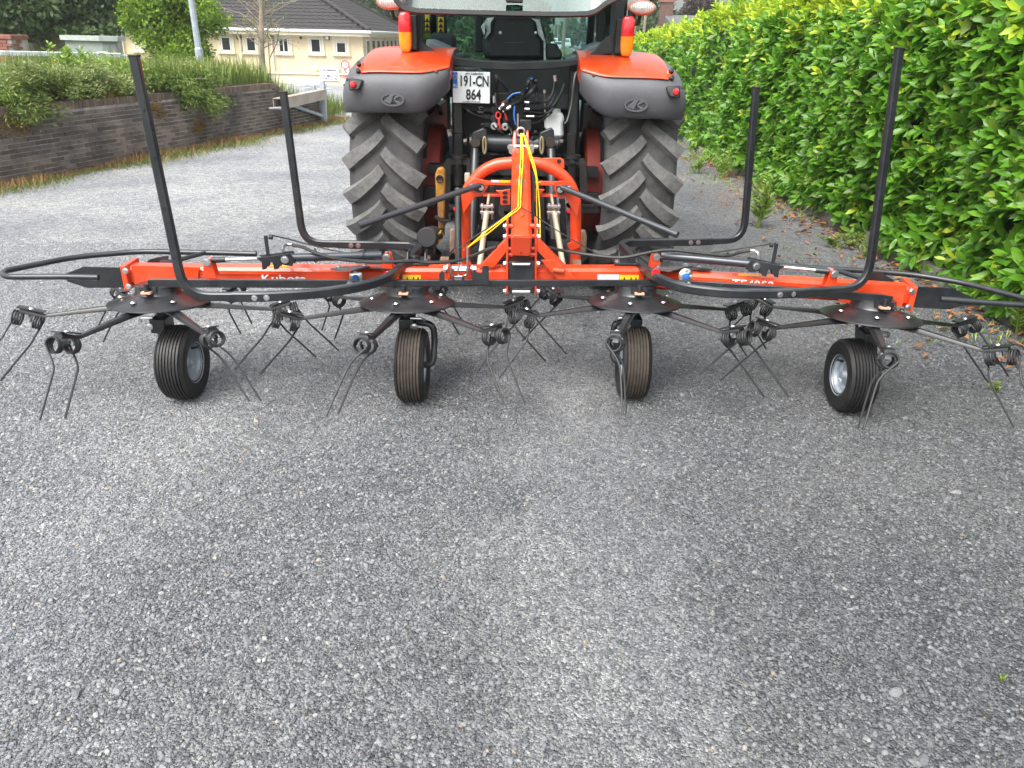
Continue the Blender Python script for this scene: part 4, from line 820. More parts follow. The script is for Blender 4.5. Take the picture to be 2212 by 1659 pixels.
house('gabled_house', 'pale gabled house between the tail lamp and the hedge', py(1400, 60, 70).x, py(1432, 60, 70).x, 70, 0, 2.3, 4.4, CREAMP, SLATE, gable=True, dep=9)
house('white_house', 'white gabled house with maroon bargeboards peeking over the hedge', py(1630, 20, 40).x, py(1745, 20, 40).x, 40, 0, 3.1, 4.9, WHITEP, SLATE, gable=True, barge=mat('maroon_board', (.16, .02, .03), .5))
q = py(1518, 30, 58); tree('purple_tree', 'dark purple-leaved tree behind the brick house', (q.x+.6, 62, 0), 5.2, 1.5, 1.8, L_PURP, 3500, .15, .2, 12)
for lab, px, Y, h, cr, mm, con, nn in (
    ('green roadside tree beside the work lamp', 1398, 62, 4.6, 1.1, L_MID, 0, 2600), ('tall dark cypress tree right of the road', 1277, 140, 6.4, 2.0, L_DARK, 1, 3200), ('dark evergreen next to the tall cypress', 1258, 175, 6.0, 2.2, L_DARK, 1, 2200),
    ('rounded mid-green tree beyond the telegraph pole', 1232, 190, 6.0, 2.6, L_MID, 0, 2400), ('distant round tree left of the far cars', 1204, 260, 5.2, 4, L_MID, 0, 2000), ('distant tree beyond the road bend', 1248, 300, 6.5, 5, L_MID, 0, 2000),
    ('leafy tree seen past the seat back', 1160, 60, 4.6, 1.3, L_DARK, 0, 3000), ('light green tree seen through the cab left of the seat', 1018, 42, 6.5, 1.9, L_MID, 0, 3200), ('dark tree behind the cab left window', 985, 50, 9, 3.2, L_DARK, 0, 4200),
    ('dark conifer behind the building roof near the tail lamp', 850, 74, 13, 4.5, L_DARK, 1, 5000), ('dark conifer above the building hip', 800, 80, 14, 5, L_DARK, 1, 5000), ('dark conifer behind the white mast', 740, 84, 15, 5, L_DARK, 1, 4500), ('dark broad tree behind the cab pillar', 900, 70, 12, 5, L_DARK, 0, 5000), ('dark tree filling the gap behind the cab', 940, 66, 11, 4.5, L_DARK, 0, 4500),
    ('tree behind the seat at the road edge', 1092, 64, 6.5, 2.4, L_DARK, 0, 3600), ('pale green tree above the far hedge end', 1430, 90, 6, 2.2, L_MID, 0, 2000), ('far tree on the hill right of the road', 1320, 200, 6, 4, L_MID, 0, 2200), ('dark tree hanging over the roof ridge at the top', 690, 78, 13, 5, L_DARK, 0, 4200)):
    q = py(px, 86, Y); tree('conifer_tree' if con else 'broadleaf_tree', lab, (q.x, Y, 0 if px > 1000 else -.5), h, cr, .6 if con else h*.14, mm, nn, .09+Y*.0024, .05+h*.02, 14, conic=con, group='trees beyond the yard')
# far hill
b = MB(); n = 40
for i in range(n+1):
    x = -420+i*22; z = 5+2.5*math.sin(i*.5)+1.5*math.sin(i*1.3+1); b.v += [(x, 620, -.5), (x, 640, z), (x, 760, z*.8)]
b.f = [[3*i+j, 3*i+3+j, 3*i+4+j, 3*i+1+j] for i in range(n) for j in (0, 1)]
tag(b.build('hill', mat('far_woodland', (.055, .085, .04), .95, var=.5, scale=.08)), 'low wooded hill on the horizon', kind='structure')
# main road seen through the cab
rd = MB(); c_ = [(58, 8.6, 3.2), (80, 8.9, 3.3), (113, 10.9, 3.3), (160, 13.2, 3.3), (230, 15.6, 3.3), (320, 17, 3.3)]
rd.v = sum([[(x-hw, Y, -.02), (x+hw, Y, -.02)] for Y, x, hw in c_], []); rd.f = [[2*i, 2*i+1, 2*i+3, 2*i+2] for i in range(len(c_)-1)]
tag(rd.build('road', ASPH, fix=False), 'asphalt main road seen through the tractor cab', kind='structure')
rl = MB()
for dx in (-2.9, 0.0):
    o_ = len(rl.v); rl.v += sum([[(x+dx-.09, Y, -.014), (x+dx+.09, Y, -.014)] for Y, x, hw in c_], []); rl.f += [[o_+2*i, o_+2*i+1, o_+2*i+3, o_+2*i+2] for i in range(len(c_)-1)]
tag(rl.build('road_marking', PAINTW, fix=False), 'white painted lines on the main road', kind='structure')
def car(label, px, Y, col, van=False, front=True):
    x = py(px, 100, Y).x; t = thing('van' if van else 'car', label, 'van' if van else 'car', (x, Y, 0), 'vehicles on the main road'); P_ = mat('car_'+col[0], col[1], .3, coat=.8)
    w_, h_, L_ = (1.9, 1.95, 4.8) if van else (1.75, 1.42, 4.3); zs = .32
    prof = [(0, .35), (0, .75), (.15, .85), (1.0, .95), (1.6, h_), (L_-.9, h_), (L_-.1, .95), (L_, .8), (L_, .35)] if not van else [(0, .35), (0, .9), (.6, 1.1), (1.1, h_), (L_, h_), (L_, .35)]
    b = MB(); vs = []
    for sx_ in (-1, 1): vs += [(x+sx_*(w_/2-(.16 if z > 1 else 0)), Y+yy, z) for yy, z in prof]
    k = len(prof); b.add(vs, [list(range(k)), list(range(k, 2*k))[::-1]]+[[i, (i+1) % k, (i+1) % k+k, i+k] for i in range(k)]); b.build('body', P_, t, 20, .06)
    b = MB(); y0, y1, z0, z1 = (1.08, 1.5, 1.02, h_-.12) if not van else (.66, 1.0, 1.18, h_-.2); b.prism([V((x-.66, Y+y0-.05, z0)), V((x+.66, Y+y0-.05, z0)), V((x+.58, Y+y1-.05, z1)), V((x-.58, Y+y1-.05, z1))], (0, -.02, .02)); b.build('windscreen', PANE, t, 0)
    for sx_ in (-1, 1):
        b = MB(); b.box((x+sx_*.62, Y-.02, .72), (.34, .05, .16)); b.build('headlight', PVC if front else REDLENS, t, 0, .02)
        for yy in (.8, L_-.8): b = MB(); b.lathe([(.12, -.1), (.3, -.1), (.32, -.05), (.32, .05), (.3, .1), (.12, .1)], (x+sx_*(w_/2-.1), Y+yy, .32), (1, 0, 0), 14); b.build('wheel', TYRE, t)
    b = MB(); b.box((x, Y-.03, .5), (.5, .03, .12)); b.build('number_plate', WHITEP, t, 0)
car('dark grey car coming towards the yard on the main road', 1268, 114, ('dark', (.03, .04, .05)))
car('silver hatchback driving away left of the telegraph pole', 1206, 135, ('silver', (.45, .47, .5)), front=False)
car('white van farthest along the road left of the pole', 1196, 175, ('white', (.75, .76, .78)), van=True, front=False)
car('small pale van just right of the telegraph pole', 1224, 185, ('pale', (.6, .6, .6)), van=True)
def pole(label, px, Y, h, r_=.13):
    x = py(px, 100, Y).x; t = thing('telegraph_pole', label, 'pole', (x, Y, 0), 'telegraph poles along the road'); b = MB(); b.tube([(x, Y, -.2), (x+.02*h, Y, h)], r_, 8, scales=[1.1, .8]); b.build('pole', BARKP, t); b = MB(); b.box((x+.02*h, Y, h-.5), (1.3, .1, .1)); b.build('crossarm', BARKP, t, 0)
pole('thick pale telegraph pole seen through the cab window', 1216, 72, 8.5, .15); pole('thin distant telegraph pole left of the thick one', 1195, 150, 9.5); pole('small far pole between two telegraph poles', 1203, 240, 8); pole('grey post directly behind the right work lamp', 1387, 55, 6, .10)
x = py(1291, 100, 80).x; t = thing('road_sign', 'round white speed sign on a post beside the far road', 'sign', (x, 80, 0)); b = MB(); b.cyl((x, 80, 0), (x, 80, 2.2), .04, 8); b.build('post', GALV, t); b = MB(); b.lathe([(0, 0), (.34, 0), (.34, .03), (0, .03)], (x, 79.95, 2.2), (0, -1, 0), 20); b.build('disc', WHITEP, t)
x = py(741, 5, 66).x; t = thing('white_mast', 'thin white mast above the building roof', 'mast', (x, 66, -.5)); b = MB(); b.cyl((x, 66, -.5), (x, 66, 9), .08, 8, .06); b.cyl((x, 66, 8.9), (x, 66, 9.4), .03, 6); b.build('pole', PVC, t)
b = MB(); b.v = [(20, 40, -.01), (60, 40, -.01), (60, 90, -.01), (20, 90, -.01)]; b.f = [[0, 1, 2, 3]]
# garden hedge line beyond the yard closing the view under the far trees
def roadhedge(label, x0, y0, x1, y1, h, n, m):
    t = thing('roadside_hedge', label, 'hedge', ((x0+x1)/2, (y0+y1)/2, 0)); k = int(math.hypot(x1-x0, y1-y0)/.9)+1
    cs = [V((x0+(x1-x0)*i/k, y0+(y1-y0)*i/k, h*.5)) for i in range(k+1)]; clump_crown('foliage', cs, [h*.62]*(k+1), n, .10, m, t, .85)
    b = MB()
    for c in cs[::2]: b.tube([V((c.x, c.y, -.1)), V((c.x+.1, c.y, h*.6))], .05, 5)
    b.build('stems', BARK, t)
roadhedge('clipped green hedge in front of the cab across the yard entrance', -4.5, 30, 1.3, 31, 1.25, 3200, L_MID)
roadhedge('green roadside hedge along the verge right of the road', 15.5, 60, 19, 130, 1.6, 3200, L_MID)
# ================================================================== tractor
XT = -.025; AX = 5.78; RW = .775                                       # centre line, rear axle distance, tyre radius
trac = thing('tractor', 'orange and dark grey farm tractor parked with its back to the camera', 'tractor', (XT, 6.6, 0))
TL = V(trac.location)
def place(o, loc, rotz=None): o.location = V(loc)-TL; return o
def tyre_prof(r, w_, dep=.0):
    return [(r*.52, -w_*.36), (r*.60, -w_*.46), (r*.78, -w_*.50), (r*.88, -w_*.47), (r*.93, -w_*.36), (r*.944, -w_*.15), (r*.944, w_*.15), (r*.93, w_*.36), (r*.88, w_*.47), (r*.78, w_*.50), (r*.60, w_*.46), (r*.52, w_*.36)]
def lugmesh(side, r, w_, run, name='lug'):
    b = MB(); n = 7; vs = []
    for i in range(n):
        s = i/(n-1); x = (.004+(w_*.5-.002)*s); ph = run/r*(s**.8); wd_ = .030+.012*s
        rt = r*(1-.004-.045*max(0, (s-.45)/.55)**2.2); rb = r*.935 - r*.06*max(0, (s-.72)/.28)**1.5
        for (q, rad) in ((-wd_*1.5, rb), (-wd_, rt), (wd_, rt), (wd_*1.5, rb)):
            a = ph + q/r*.82; xx = x - q*.55
            vs.append((side*xx, -math.cos(a)*rad, -math.sin(a)*rad))
    b.add(vs, [[i*4+j, i*4+j+1, (i+1)*4+j+1, (i+1)*4+j] for i in range(n-1) for j in range(3)]+[[0, 1, 2, 3], [(n-1)*4+3, (n-1)*4+2, (n-1)*4+1, (n-1)*4]])
    o = b.build(name, LUGR, None, 35); me = o.data; bpy.data.objects.remove(o); return me
def ag_wheel(x, Y, r, w_, nl, name, label=None):
    b = MB(); b.lathe(tyre_prof(r, w_), (0, 0, 0), (1, 0, 0), 64); wh = b.build(name, RUBBER, trac, 50); place(wh, (x, Y, r-.012))
    if label: wh['label'] = label
    for side in (-1, 1):
        me = lugmesh(side, r, w_, .205*r/.775)
        for k in range(nl):
            o = link('lug', me, wh); o.rotation_euler.x = 2*math.pi*(k+(.5 if side > 0 else 0))/nl+.09
    sg = -1 if x > XT else 1
    b = MB(); b.lathe([(r*.54, -w_*.34), (r*.54, w_*.34), (r*.50, w_*.30), (r*.46, .05), (r*.2, .03), (.01, .03)], (0, 0, 0), (1, 0, 0), 40); b.lathe([(r*.54, -w_*.34), (r*.5, -w_*.30), (r*.46, .02)], (0, 0, 0), (1, 0, 0), 40); b.lathe([(r*.47, sg*w_*.2), (r*.47, sg*(w_*.5+.085)), (r*.44, sg*(w_*.5+.10)), (r*.1, sg*(w_*.5+.09))], (0, 0, 0), (1, 0, 0), 40); b.build('rim', REDP, wh)
    b = MB(); b.lathe([(.01, -.12), (.13, -.12), (.14, .12), (.01, .12)], (0, 0, 0), (1, 0, 0), 20)
    for k in range(8): a = k*math.pi/4; b.bolt((sg*.06, .19*math.cos(a), .19*math.sin(a)), (sg, 0, 0), .016, .02)
    b.build('hub', GREASE, wh); return wh
ag_wheel(XT-.835, AX, RW, .48, 21, 'rear_wheel'); ag_wheel(XT+.835, AX, RW, .48, 21, 'rear_wheel')
ag_wheel(XT-.78, AX+2.25, .56, .38, 18, 'front_wheel'); ag_wheel(XT+.78, AX+2.25, .56, .38, 18, 'front_wheel')
# red inner wheel discs seen past the tyres
# fenders
prof = [(5.02, 1.262), (4.985, 1.31), (4.97, 1.38), (4.975, 1.44), (5.0, 1.485), (5.07, 1.525), (5.2, 1.565), (5.4, 1.60), (5.65, 1.618), (5.95, 1.605), (6.25, 1.54), (6.5, 1.41), (6.62, 1.25)]
def fpt(sg, u, i, off=0):
    xi, xo = .40, 1.055; Y, z = prof[i]
    t = max(0, (u-.62)/.38); k = math.sqrt(max(0, 1-.97*t**2.2))
    z0 = 1.245; zz = z0+(z-z0)*(.16+.84*k) if i > 1 else z-.012*t
    x = xi+(xo-xi)*(u if u < .62 else .62+.38*math.sin(t*math.pi/2)**.9)
    YY = Y + .10*t**2*(1 if i < 6 else 0)
    if u < .30:
        e = (.30-u)/.30
        if i < 5: YY += .16*e**1.6*(1-.1*i); zz += .15*e**1.8*(1-i/5)
    nY, nz_ = (-.9, .2) if i < 4 else ((-.6, .7) if i < 6 else (-.15, 1))
    return V((XT+sg*x, YY+nY*off, zz+nz_*off))
for sg in (-1, 1):
    us = [0, .06, .12, .18, .24, .3, .4, .5, .62, .68, .74, .80, .86, .91, .95, .98, 1]
    b = MB(); k = len(us); b.v = [tuple(fpt(sg, u, i)) for i in range(len(prof)) for u in us]
    b.f = [[i*k+j, i*k+j+1, (i+1)*k+j+1, (i+1)*k+j] for i in range(len(prof)-1) for j in range(k-1)]
    fd = b.build('fender', FENDER, trac, 60); so = fd.modifiers.new('thick', 'SOLIDIFY'); so.thickness = .02; so.offset = 0
    sb = fd.modifiers.new('round', 'SUBSURF'); sb.levels = sb.render_levels = 1
    us2 = [0, .03, .06, .12, .18, .24, .3, .4, .5, .62, .67, .71, .75]
    b = MB(); k = len(us2); rows = list(range(4, len(prof)-1)); b.v = [tuple(fpt(sg, u, i, .016)) for i in rows for u in us2]
    b.f = [[i*k+j, i*k+j+1, (i+1)*k+j+1, (i+1)*k+j] for i in range(len(rows)-1) for j in range(k-1)]
    # inner flank running down beside the cab
    op = b.build('orange_panel', ORANGE, fd, 60); so = op.modifiers.new('thick', 'SOLIDIFY'); so.thickness = .014; so.offset = 0; sb = op.modifiers.new('round', 'SUBSURF'); sb.levels = sb.render_levels = 2
    b = MB(); q = [fpt(sg, 0, i, .012) for i in (4, 5, 6, 7)]; low = fpt(sg, 0, 2, .0); b.prism([q[0]+V((0, .02, 0)), q[1], q[2], q[3], q[3]-V((0, 0, .12)), low+V((0, .06, -.02))], V((sg*.02, 0, 0))); b.build('orange_flank', ORANGE, fd, 0, .006)
    # inner black wheel-house wall
    b = MB(); b.prism([V((XT+sg*.36, 5.45, 1.35)), V((XT+sg*.36, 5.45, 1.585)), V((XT+sg*.36, 6.5, 1.58)), V((XT+sg*.36, 6.6, .6)), V((XT+sg*.36, 5.75, .6)), V((XT+sg*.36, 5.45, 1.1))], V((sg*.02, 0, 0))); b.build('inner_wheel_guard', DARK, trac, 0)
    # marker lamp
    c = fpt(sg, .785, 3, .0); b = MB(); b.prism([c+V((sg*.03, 0, .035)), c+V((-sg*.06, .0, .026)), c+V((-sg*.035, -.03, -.03)), c+V((sg*.028, -.03, -.035))], V((0, -.03, 0))); ml = b.build('marker_lamp', DARK, fd, 30, .01)
    b = MB(); b.lathe([(0, .02), (.014, .018), (.019, .01), (.019, 0)], c+V((0, -.045, 0)), (0, -1, 0), 18); b.build('red_lens', REDLENS, ml)
    # twin lift buttons
    c = fpt(sg, .755, 5, .02)
    b = MB(); b.box(c+V((0, -.005, -.012)), (.05, .03, .07), M.Rotation(R(-35), 3, 'X')); b.build('button_recess', ORANGE, fd, 0, .012)
    for dz, dy in ((.012, .0), (-.026, -.028)): b = MB(); b.lathe([(0, .03), (.013, .026), (.016, 0)], c+V((sg*.004, dy-.006, dz-.006)), (0, -.85, .5), 12); b.build('lift_button', DARK, fd)
    # embossed oval emblem with letter K form
    cx = (fpt(sg, .52, 2)+fpt(sg, .52, 1))/2 + V((0, -.014, 0)); b = MB(); a_, c_ = .066, .033
    ring = [cx+V((a_*math.cos(t), 0, c_*math.sin(t))) for t in [i*2*math.pi/40 for i in range(41)]]; b.sweep(ring, [(.005, -.006), (.005, .004), (-.005, .004), (-.005, -.006)], (0, -1, 0), False)
    em = b.build('emblem', FENDER, fd)
    b = MB(); sk = .012
    for poly in ([(-.052, -.012), (-.012, -.027), (.010, .027), (-.010, .029)], [(.002, -.002), (.028, .026), (.047, .020), (.012, .0)], [(.004, -.004), (.016, -.002), (.050, -.016), (.030, -.026)]): b.prism([cx+V((x, .003, z)) for x, z in poly], V((0, -.008, 0)))
    b.build('emblem_letter', FENDER, em, 0, .002)
    b = MB()
    for u, i in ((.93, 4), (.87, 4), (.12, 4)): b.lathe([(0, .006), (.008, .005), (.010, 0)], fpt(sg, u, i, .012), (0, -.8, .4), 10)
    b.build('fixing_studs', DARK, fd)
    # tail lamp: red over amber
    zx = (484, 188) if sg < 0 else (1779, 214); c = py(*Z2(*zx), 5.32); LH = .205*.5+.01; tl = MB(); n = 12; prof_l = []
    for lo, hi, nm, mm in ((.0, 1.0, 'red_lens', REDLENS), (-1.0, .0, 'amber_lens', AMBER)):
        b = MB(); k = 16
        for i in range(n+1):
            v = lo+(hi-lo)*i/n; rx = .042*(1-.26*max(0, v)**6-.38*max(0, -v)**4)*(1-.0); ryy = .045*(1-.25*abs(v)**4)
            if abs(v) > .95: rx *= .86; ryy *= .86
            for j in range(k):
                a = j*2*math.pi/k; ca, sa = math.cos(a), math.sin(a); ex = .5
                b.v.append(tuple(c+V((rx*math.copysign(abs(ca)**ex, ca), ryy*math.copysign(abs(sa)**ex, sa), v*.115))))
        b.f = [[i*k+j, i*k+(j+1) % k, (i+1)*k+(j+1) % k, (i+1)*k+j] for i in range(n) for j in range(k)]+[list(range(k)), [n*k+j for j in range(k)]]
        if nm == 'red_lens': tlo = b.build('tail_lamp', mm, trac, 60)
        else: b.build(nm, mm, tlo, 60)
    b = MB(); b.box(c+V((-sg*.045, .03, .0)), (.05, .08, .2)); b.cyl(c+V((sg*.02, .02, .10)), c+V((sg*.02, .02, .16)), .025, 8); b.build('lamp_bracket', DARK, tlo, 0, .006)
    # rear work lamp: shallow oval with ribbed clear lens
    zx = (1865, 47) if sg > 0 else (398, 14); c = py(*Z2(*zx), 5.34); b = MB(); b.lathe([(.0, .05), (.05, .045), (.062, .02), (.064, 0), (.055, -.03), (.0, -.05)], c, (0, 1, 0), 28, sx=1.0); 
    for i, v in enumerate(b.v): b.v[i] = (c.x+(v[0]-c.x)*1.42, v[1], c.z+(v[2]-c.z)*.68)
    wl = b.build('work_lamp', SALMON, trac, 60)
    b = MB(); b.lathe([(.0, .028), (.04, .022), (.056, 0)], c+V((0, -.026, 0)), (0, -1, 0), 28)
    for i, v in enumerate(b.v): b.v[i] = (c.x+(v[0]-c.x)*1.40, v[1], c.z+(v[2]-c.z)*.64)
    b.build('lens', CLEARL, wl, 60); b = MB()
    for q in range(-5, 6): h_ = .028*math.sqrt(1-(q/6)**2); b.box(c+V((q*.0132, -.050, 0)), (.004, .008, h_*1.9))
    b.build('lens_ribs', STEELW, wl, 0)
    b = MB(); b.tube([c+V((0, .02, -.03)), c+V((-sg*.01, .03, -.09)), c+V((-sg*.09, .05, -.10))], .012, 8); b.build('lamp_arm', DARK, wl)

# cab: pillars, lower rear frame, roof, glass
YC = 5.36
def poly(pts, Y, Z=Z2): return [py(*Z(x, y), Y) for x, y in pts]
b = MB()
top_ = [(548, 60), (556, 180), (575, 250), (640, 292), (720, 318), (800, 338), (950, 354), (1110, 362), (1300, 356), (1420, 350), (1540, 334), (1590, 300), (1640, 240), (1700, 196), (1716, 60)]
bot_ = [(512, 60), (512, 290), (540, 300), (620, 335), (720, 372), (800, 392), (950, 408), (1110, 413), (1300, 408), (1420, 396), (1500, 378), (1590, 340), (1660, 316), (1745, 312), (1752, 60)]
n = len(top_); A_, B_ = poly(top_, YC), poly(bot_, YC); vs = A_+B_+[p+V((0, .09, 0)) for p in A_]+[p+V((0, .09, 0)) for p in B_]
b.add(vs, [[i, i+1, n+i+1, n+i] for i in range(n-1)]+[[i, i+2*n, i+1+2*n, i+1] for i in range(n-1)]+[[n+i, n+i+1, 3*n+i+1, 3*n+i] for i in range(n-1)])
b.build('rear_window_frame', DARK, trac, 30, .006)
pl, pr = py(*Z2(530, 70), YC), py(*Z2(1735, 70), YC); ZR = 2.42; ZFL = .95; YF = 7.0
for x in (pl.x, pr.x):
    sg = -1 if x < XT else 1
    b = MB(); b.rtube([V((x, YC+.05, 1.56)), V((x, YC+.05, ZR))], .085, .10, (0, 1, 0)); b.build('rear_pillar', DARK, trac)
    b = MB(); b.rtube([V((x+sg*.06, YC+.75, ZFL)), V((x+sg*.05, YC+.72, ZR))], .06, .07, (0, 1, 0)); b.build('door_pillar', DARK, trac)
    b = MB(); b.rtube([V((x-sg*.04, YF+.25, ZFL)), V((x-sg*.02, YF, ZR))], .06, .07, (0, 1, 0)); b.build('front_pillar', DARK, trac)
    b = MB(); b.prism([V((x+sg*.055, YC+.12, 1.6)), V((x+sg*.055, YC+.70, 1.55)), V((x+sg*.055, YC+.70, ZR)), V((x+sg*.055, YC+.12, ZR))], V((sg*.006, 0, 0))); b.build('side_window', GLASS, trac, 0)
    b = MB(); b.prism([V((x+sg*.05, YC+.80, 1.0)), V((x+sg*.01, YF+.18, 1.0)), V((x+sg*.0, YF-.02, ZR)), V((x+sg*.045, YC+.78, ZR))], V((sg*.006, 0, 0))); b.build('door_window', GLASS, trac, 0)
    b = MB(); b.box((x-sg*.02, (YC+YF)/2+.1, .95), (.06, YF-YC, .5)); b.build('cab_sill', DARK, trac, 0)
b = MB(); b.prism([V((pl.x+.04, YF+.22, 1.02)), V((pr.x-.04, YF+.22, 1.02)), V((pr.x-.02, YF, ZR)), V((pl.x+.02, YF, ZR))], V((0, .006, 0))); b.build('windscreen', GLASS, trac, 0)
b = MB(); b.box((XT+.01, (YC+YF)/2, ZR+.10), (1.45, YF-YC+.35, .2)); b.build('cab_roof', ORANGE, trac, 0, .07)
b = MB(); b.box((XT, 6.2, .88), (1.15, 1.7, .06)); b.build('cab_floor', DARK, trac, 0)
# raised rear hatch: tinted pane with a black seal, hinged at the roof
hb = [(395, -40), (470, 52), (560, 66), (800, 74), (1100, 82), (1400, 86), (1560, 82), (1610, 60), (1650, 25), (1700, 0), (1790, -40)]
HA = [py(*Z2(x, y), 5.0) for x, y in hb]; up_ = V((0, .36, .58)); tpl = [V((p.x*.93, p.y, p.z))+up_*(1-(p.z-HA[4].z)) for p in HA]
b = MB(); b.add(HA+tpl, [[i, i+1, len(HA)+i+1, len(HA)+i] for i in range(len(HA)-1)]); ht = b.build('rear_hatch_glass', HATCH, trac, 60)
b = MB(); b.sweep(fillet([tpl[0]]+HA+[tpl[-1]], .04, 3), [(.012, -.016), (.012, .016), (-.012, .016), (-.012, -.016)], (0, -1, 0)); b.build('hatch_seal', DARK, ht)
c = py(*Z2(1120, -2), 5.0); b = MB(); b.box(c, (.10, .03, .035)); b.build('hatch_handle', DARK, ht, 0, .008)
for x in (-.5, .55): b = MB(); b.tube([V((x, YC+.1, 2.0)), V((x, 5.12, 2.02))], .010, 6); b.build('gas_strut', DARK, ht)
# seat with torn plastic wrap, passenger cushion, console, stickers
def slab(name, pts, Y, dep, m, par=trac, bev=.01, Z=Z2): b = MB(); b.prism(poly(pts, Y, Z), V((0, dep, 0))); return b.build(name, m, par, 30, bev)
seat = slab('seat', [(985, 120), (1010, 105), (1120, 100), (1235, 108), (1252, 125), (1255, 190), (1290, 235), (1293, 300), (1280, 350), (960, 350), (945, 300), (950, 235), (985, 190)], 5.95, .12, DARK, bev=.03)
slab('backrest_cushion', [(960, 110), (1100, 92), (1280, 108), (1310, 240), (1300, 350), (940, 350), (930, 240)], 6.08, .1, mat('seat_cloth', (.03, .03, .033), .9), seat, .04)
slab('seat_base', [(960, 330), (1290, 330), (1320, 420), (930, 420)], 5.97, .45, DARK, seat, .03)
b = MB()
for x in (1037, 1245):
    b.lathe([(0, .006), (.009, .004), (.012, 0)], py(*Z2(x, 192), 5.945), (0, -1, 0), 10)
b.build('seat_bolts', ZINC, seat)
slab('seat_slot', [(1062, 246), (1180, 246), (1180, 251), (1062, 251)], 5.945, .004, mat('grey_slot', (.06, .06, .065), .5), seat, 0)
for pts in ([(930, 140), (960, 110), (1000, 98), (985, 130), (975, 190), (945, 225), (960, 170)], [(1225, 102), (1265, 112), (1285, 170), (1305, 240), (1308, 345), (1292, 350), (1290, 240), (1262, 200), (1250, 130)], [(925, 160), (950, 130), (952, 200), (938, 200)], [(1262, 200), (1300, 232), (1306, 262), (1282, 232)]):
    b = MB(); P_ = poly(pts, 5.93)
    for i, q in enumerate(P_): P_[i] = q+V((random.uniform(-.006, .006), random.uniform(-.03, .03), random.uniform(-.006, .006)))
    b.prism(P_, V((0, .05, 0))); b.build('plastic_wrap', mat('crinkled_wrap', (.50, .51, .52), .35, var=.4, scale=40, bump=.6, bscale=50), seat, 60)
slab('passenger_cushion', [(620, 200), (650, 190), (750, 196), (772, 215), (776, 300), (640, 300)], 6.0, .15, mat('seat_cloth2', (.022, .022, .024), .9), trac, .03)
slab('side_console', [(1308, 255), (1375, 255), (1382, 285), (1400, 300), (1400, 350), (1306, 350)], 5.9, .4, DARK, trac, .02)
slab('inner_fender_trim', [(600, 220), (640, 235), (720, 270), (805, 330), (760, 350), (600, 340)], 5.62, .5, mat('grey_trim', (.13, .145, .165), .55), trac, .03)
slab('inner_fender_trim', [(1415, 350), (1480, 320), (1560, 270), (1640, 240), (1650, 350)], 5.62, .5, mat('grey_trim', (.13, .145, .165), .55), trac, .03)
slab('steering_wheel_hub', [(1460, 305), (1480, 292), (1505, 298), (1500, 320), (1465, 322)], 6.6, .05, DARK, trac, .01)
slab('cab_post', [(890, 85), (938, 85), (938, 300), (930, 307), (890, 305)], 6.5, .1, DARK, trac, .01)
slab('cab_post', [(1600, 60), (1652, 60), (1652, 250), (1600, 260)], 5.95, .08, DARK, trac, .01)
for x0, x1, y0, y1 in ((673, 706, 100, 190), (597, 622, 75, 190)):
    st = slab('warning_sticker', [(x0, y0), (x1, y0), (x1, y1), (x0, y1)], 6.3, .003, YELLOWS, trac, 0)
    b = MB()
    for yy in (118, 150, 178): c = py(*Z2((x0+x1)/2, yy), 6.296); b.prism([c+V((0, 0, .018)), c+V((.02, 0, -.014)), c+V((-.02, 0, -.014))], V((0, .002, 0)))
    b.build('symbol', INK, st, 0)
# bonnet and body
b = MB(); b.box((XT, 8.1, 1.05), (.62, 1.9, .62)); b.build('bonnet', ORANGE, trac, 0, .08)
b = MB(); b.box((XT, 6.9, .62), (.42, 3.3, .42)); b.build('transmission', GREASE, trac, 0, .03)
b = MB(); b.cyl((XT-.66, AX, RW), (XT+.66, AX, RW), .13, 16); b.box((XT, AX-.02, .72), (.56, .5, .5)); b.build('rear_axle', GREASE, trac, 30, .01)
b = MB(); b.box((XT, AX+2.25, .5), (1.5, .16, .16)); b.build('front_axle', GREASE, trac, 0, .01)

# rear panel and machinery below the window
YP = 5.62
slab('rear_panel', [(755, 380), (1500, 380), (1500, 960), (755, 960)], YP, .04, DARK, bev=0)
slab('rear_ledge', [(1165, 552), (1455, 552), (1455, 645), (1165, 645)], YP-.08, .06, mat('dark_grey_plastic', (.035, .036, .040), .55, dirt=((.1, .1, .1), .2, 9)), bev=.012)
slab('rear_ledge', [(820, 600), (1010, 545), (1130, 545), (1130, 660), (820, 660)], YP-.07, .05, mat('dark_grey_plastic', (.035, .036, .04), .5), bev=.012)
slab('support_bar', [(760, 600), (812, 600), (822, 905), (772, 905)], 5.42, .06, BLACK, bev=.004); slab('support_bar', [(1455, 420), (1500, 420), (1480, 905), (1432, 905)], 5.42, .06, BLACK, bev=.004)
for x in (795, 1455):
    slab('support_foot', [(x-28, 780), (x+20, 780), (x+26, 905), (x-34, 905)], 5.38, .08, GREASE, bev=.006)
    sgx = -1 if x < 1100 else 1
    b = MB(); P_ = poly([(x-70, 1130), (x-66, 960), (x-58, 945), (x+58, 945), (x+66, 960), (x+70, 1130)], 5.25); b.rtube(P_, .05, .016, (0, -1, 0)); b.build('stabiliser_bracket', GREASE, trac)
    b = MB(); c0, c1 = py(*Z2(x, 915), 5.27), py(*Z2(x, 1080), 5.29); b.cyl(c0, c1, .035, 12); b.cyl(c0+V((0, 0, .01)), c0-V((0, 0, .012)), .06, 14); b.bolt(py(*Z2(x, 945), 5.22), (0, -1, 0), .014); b.build('check_cylinder', GREASE, trac)
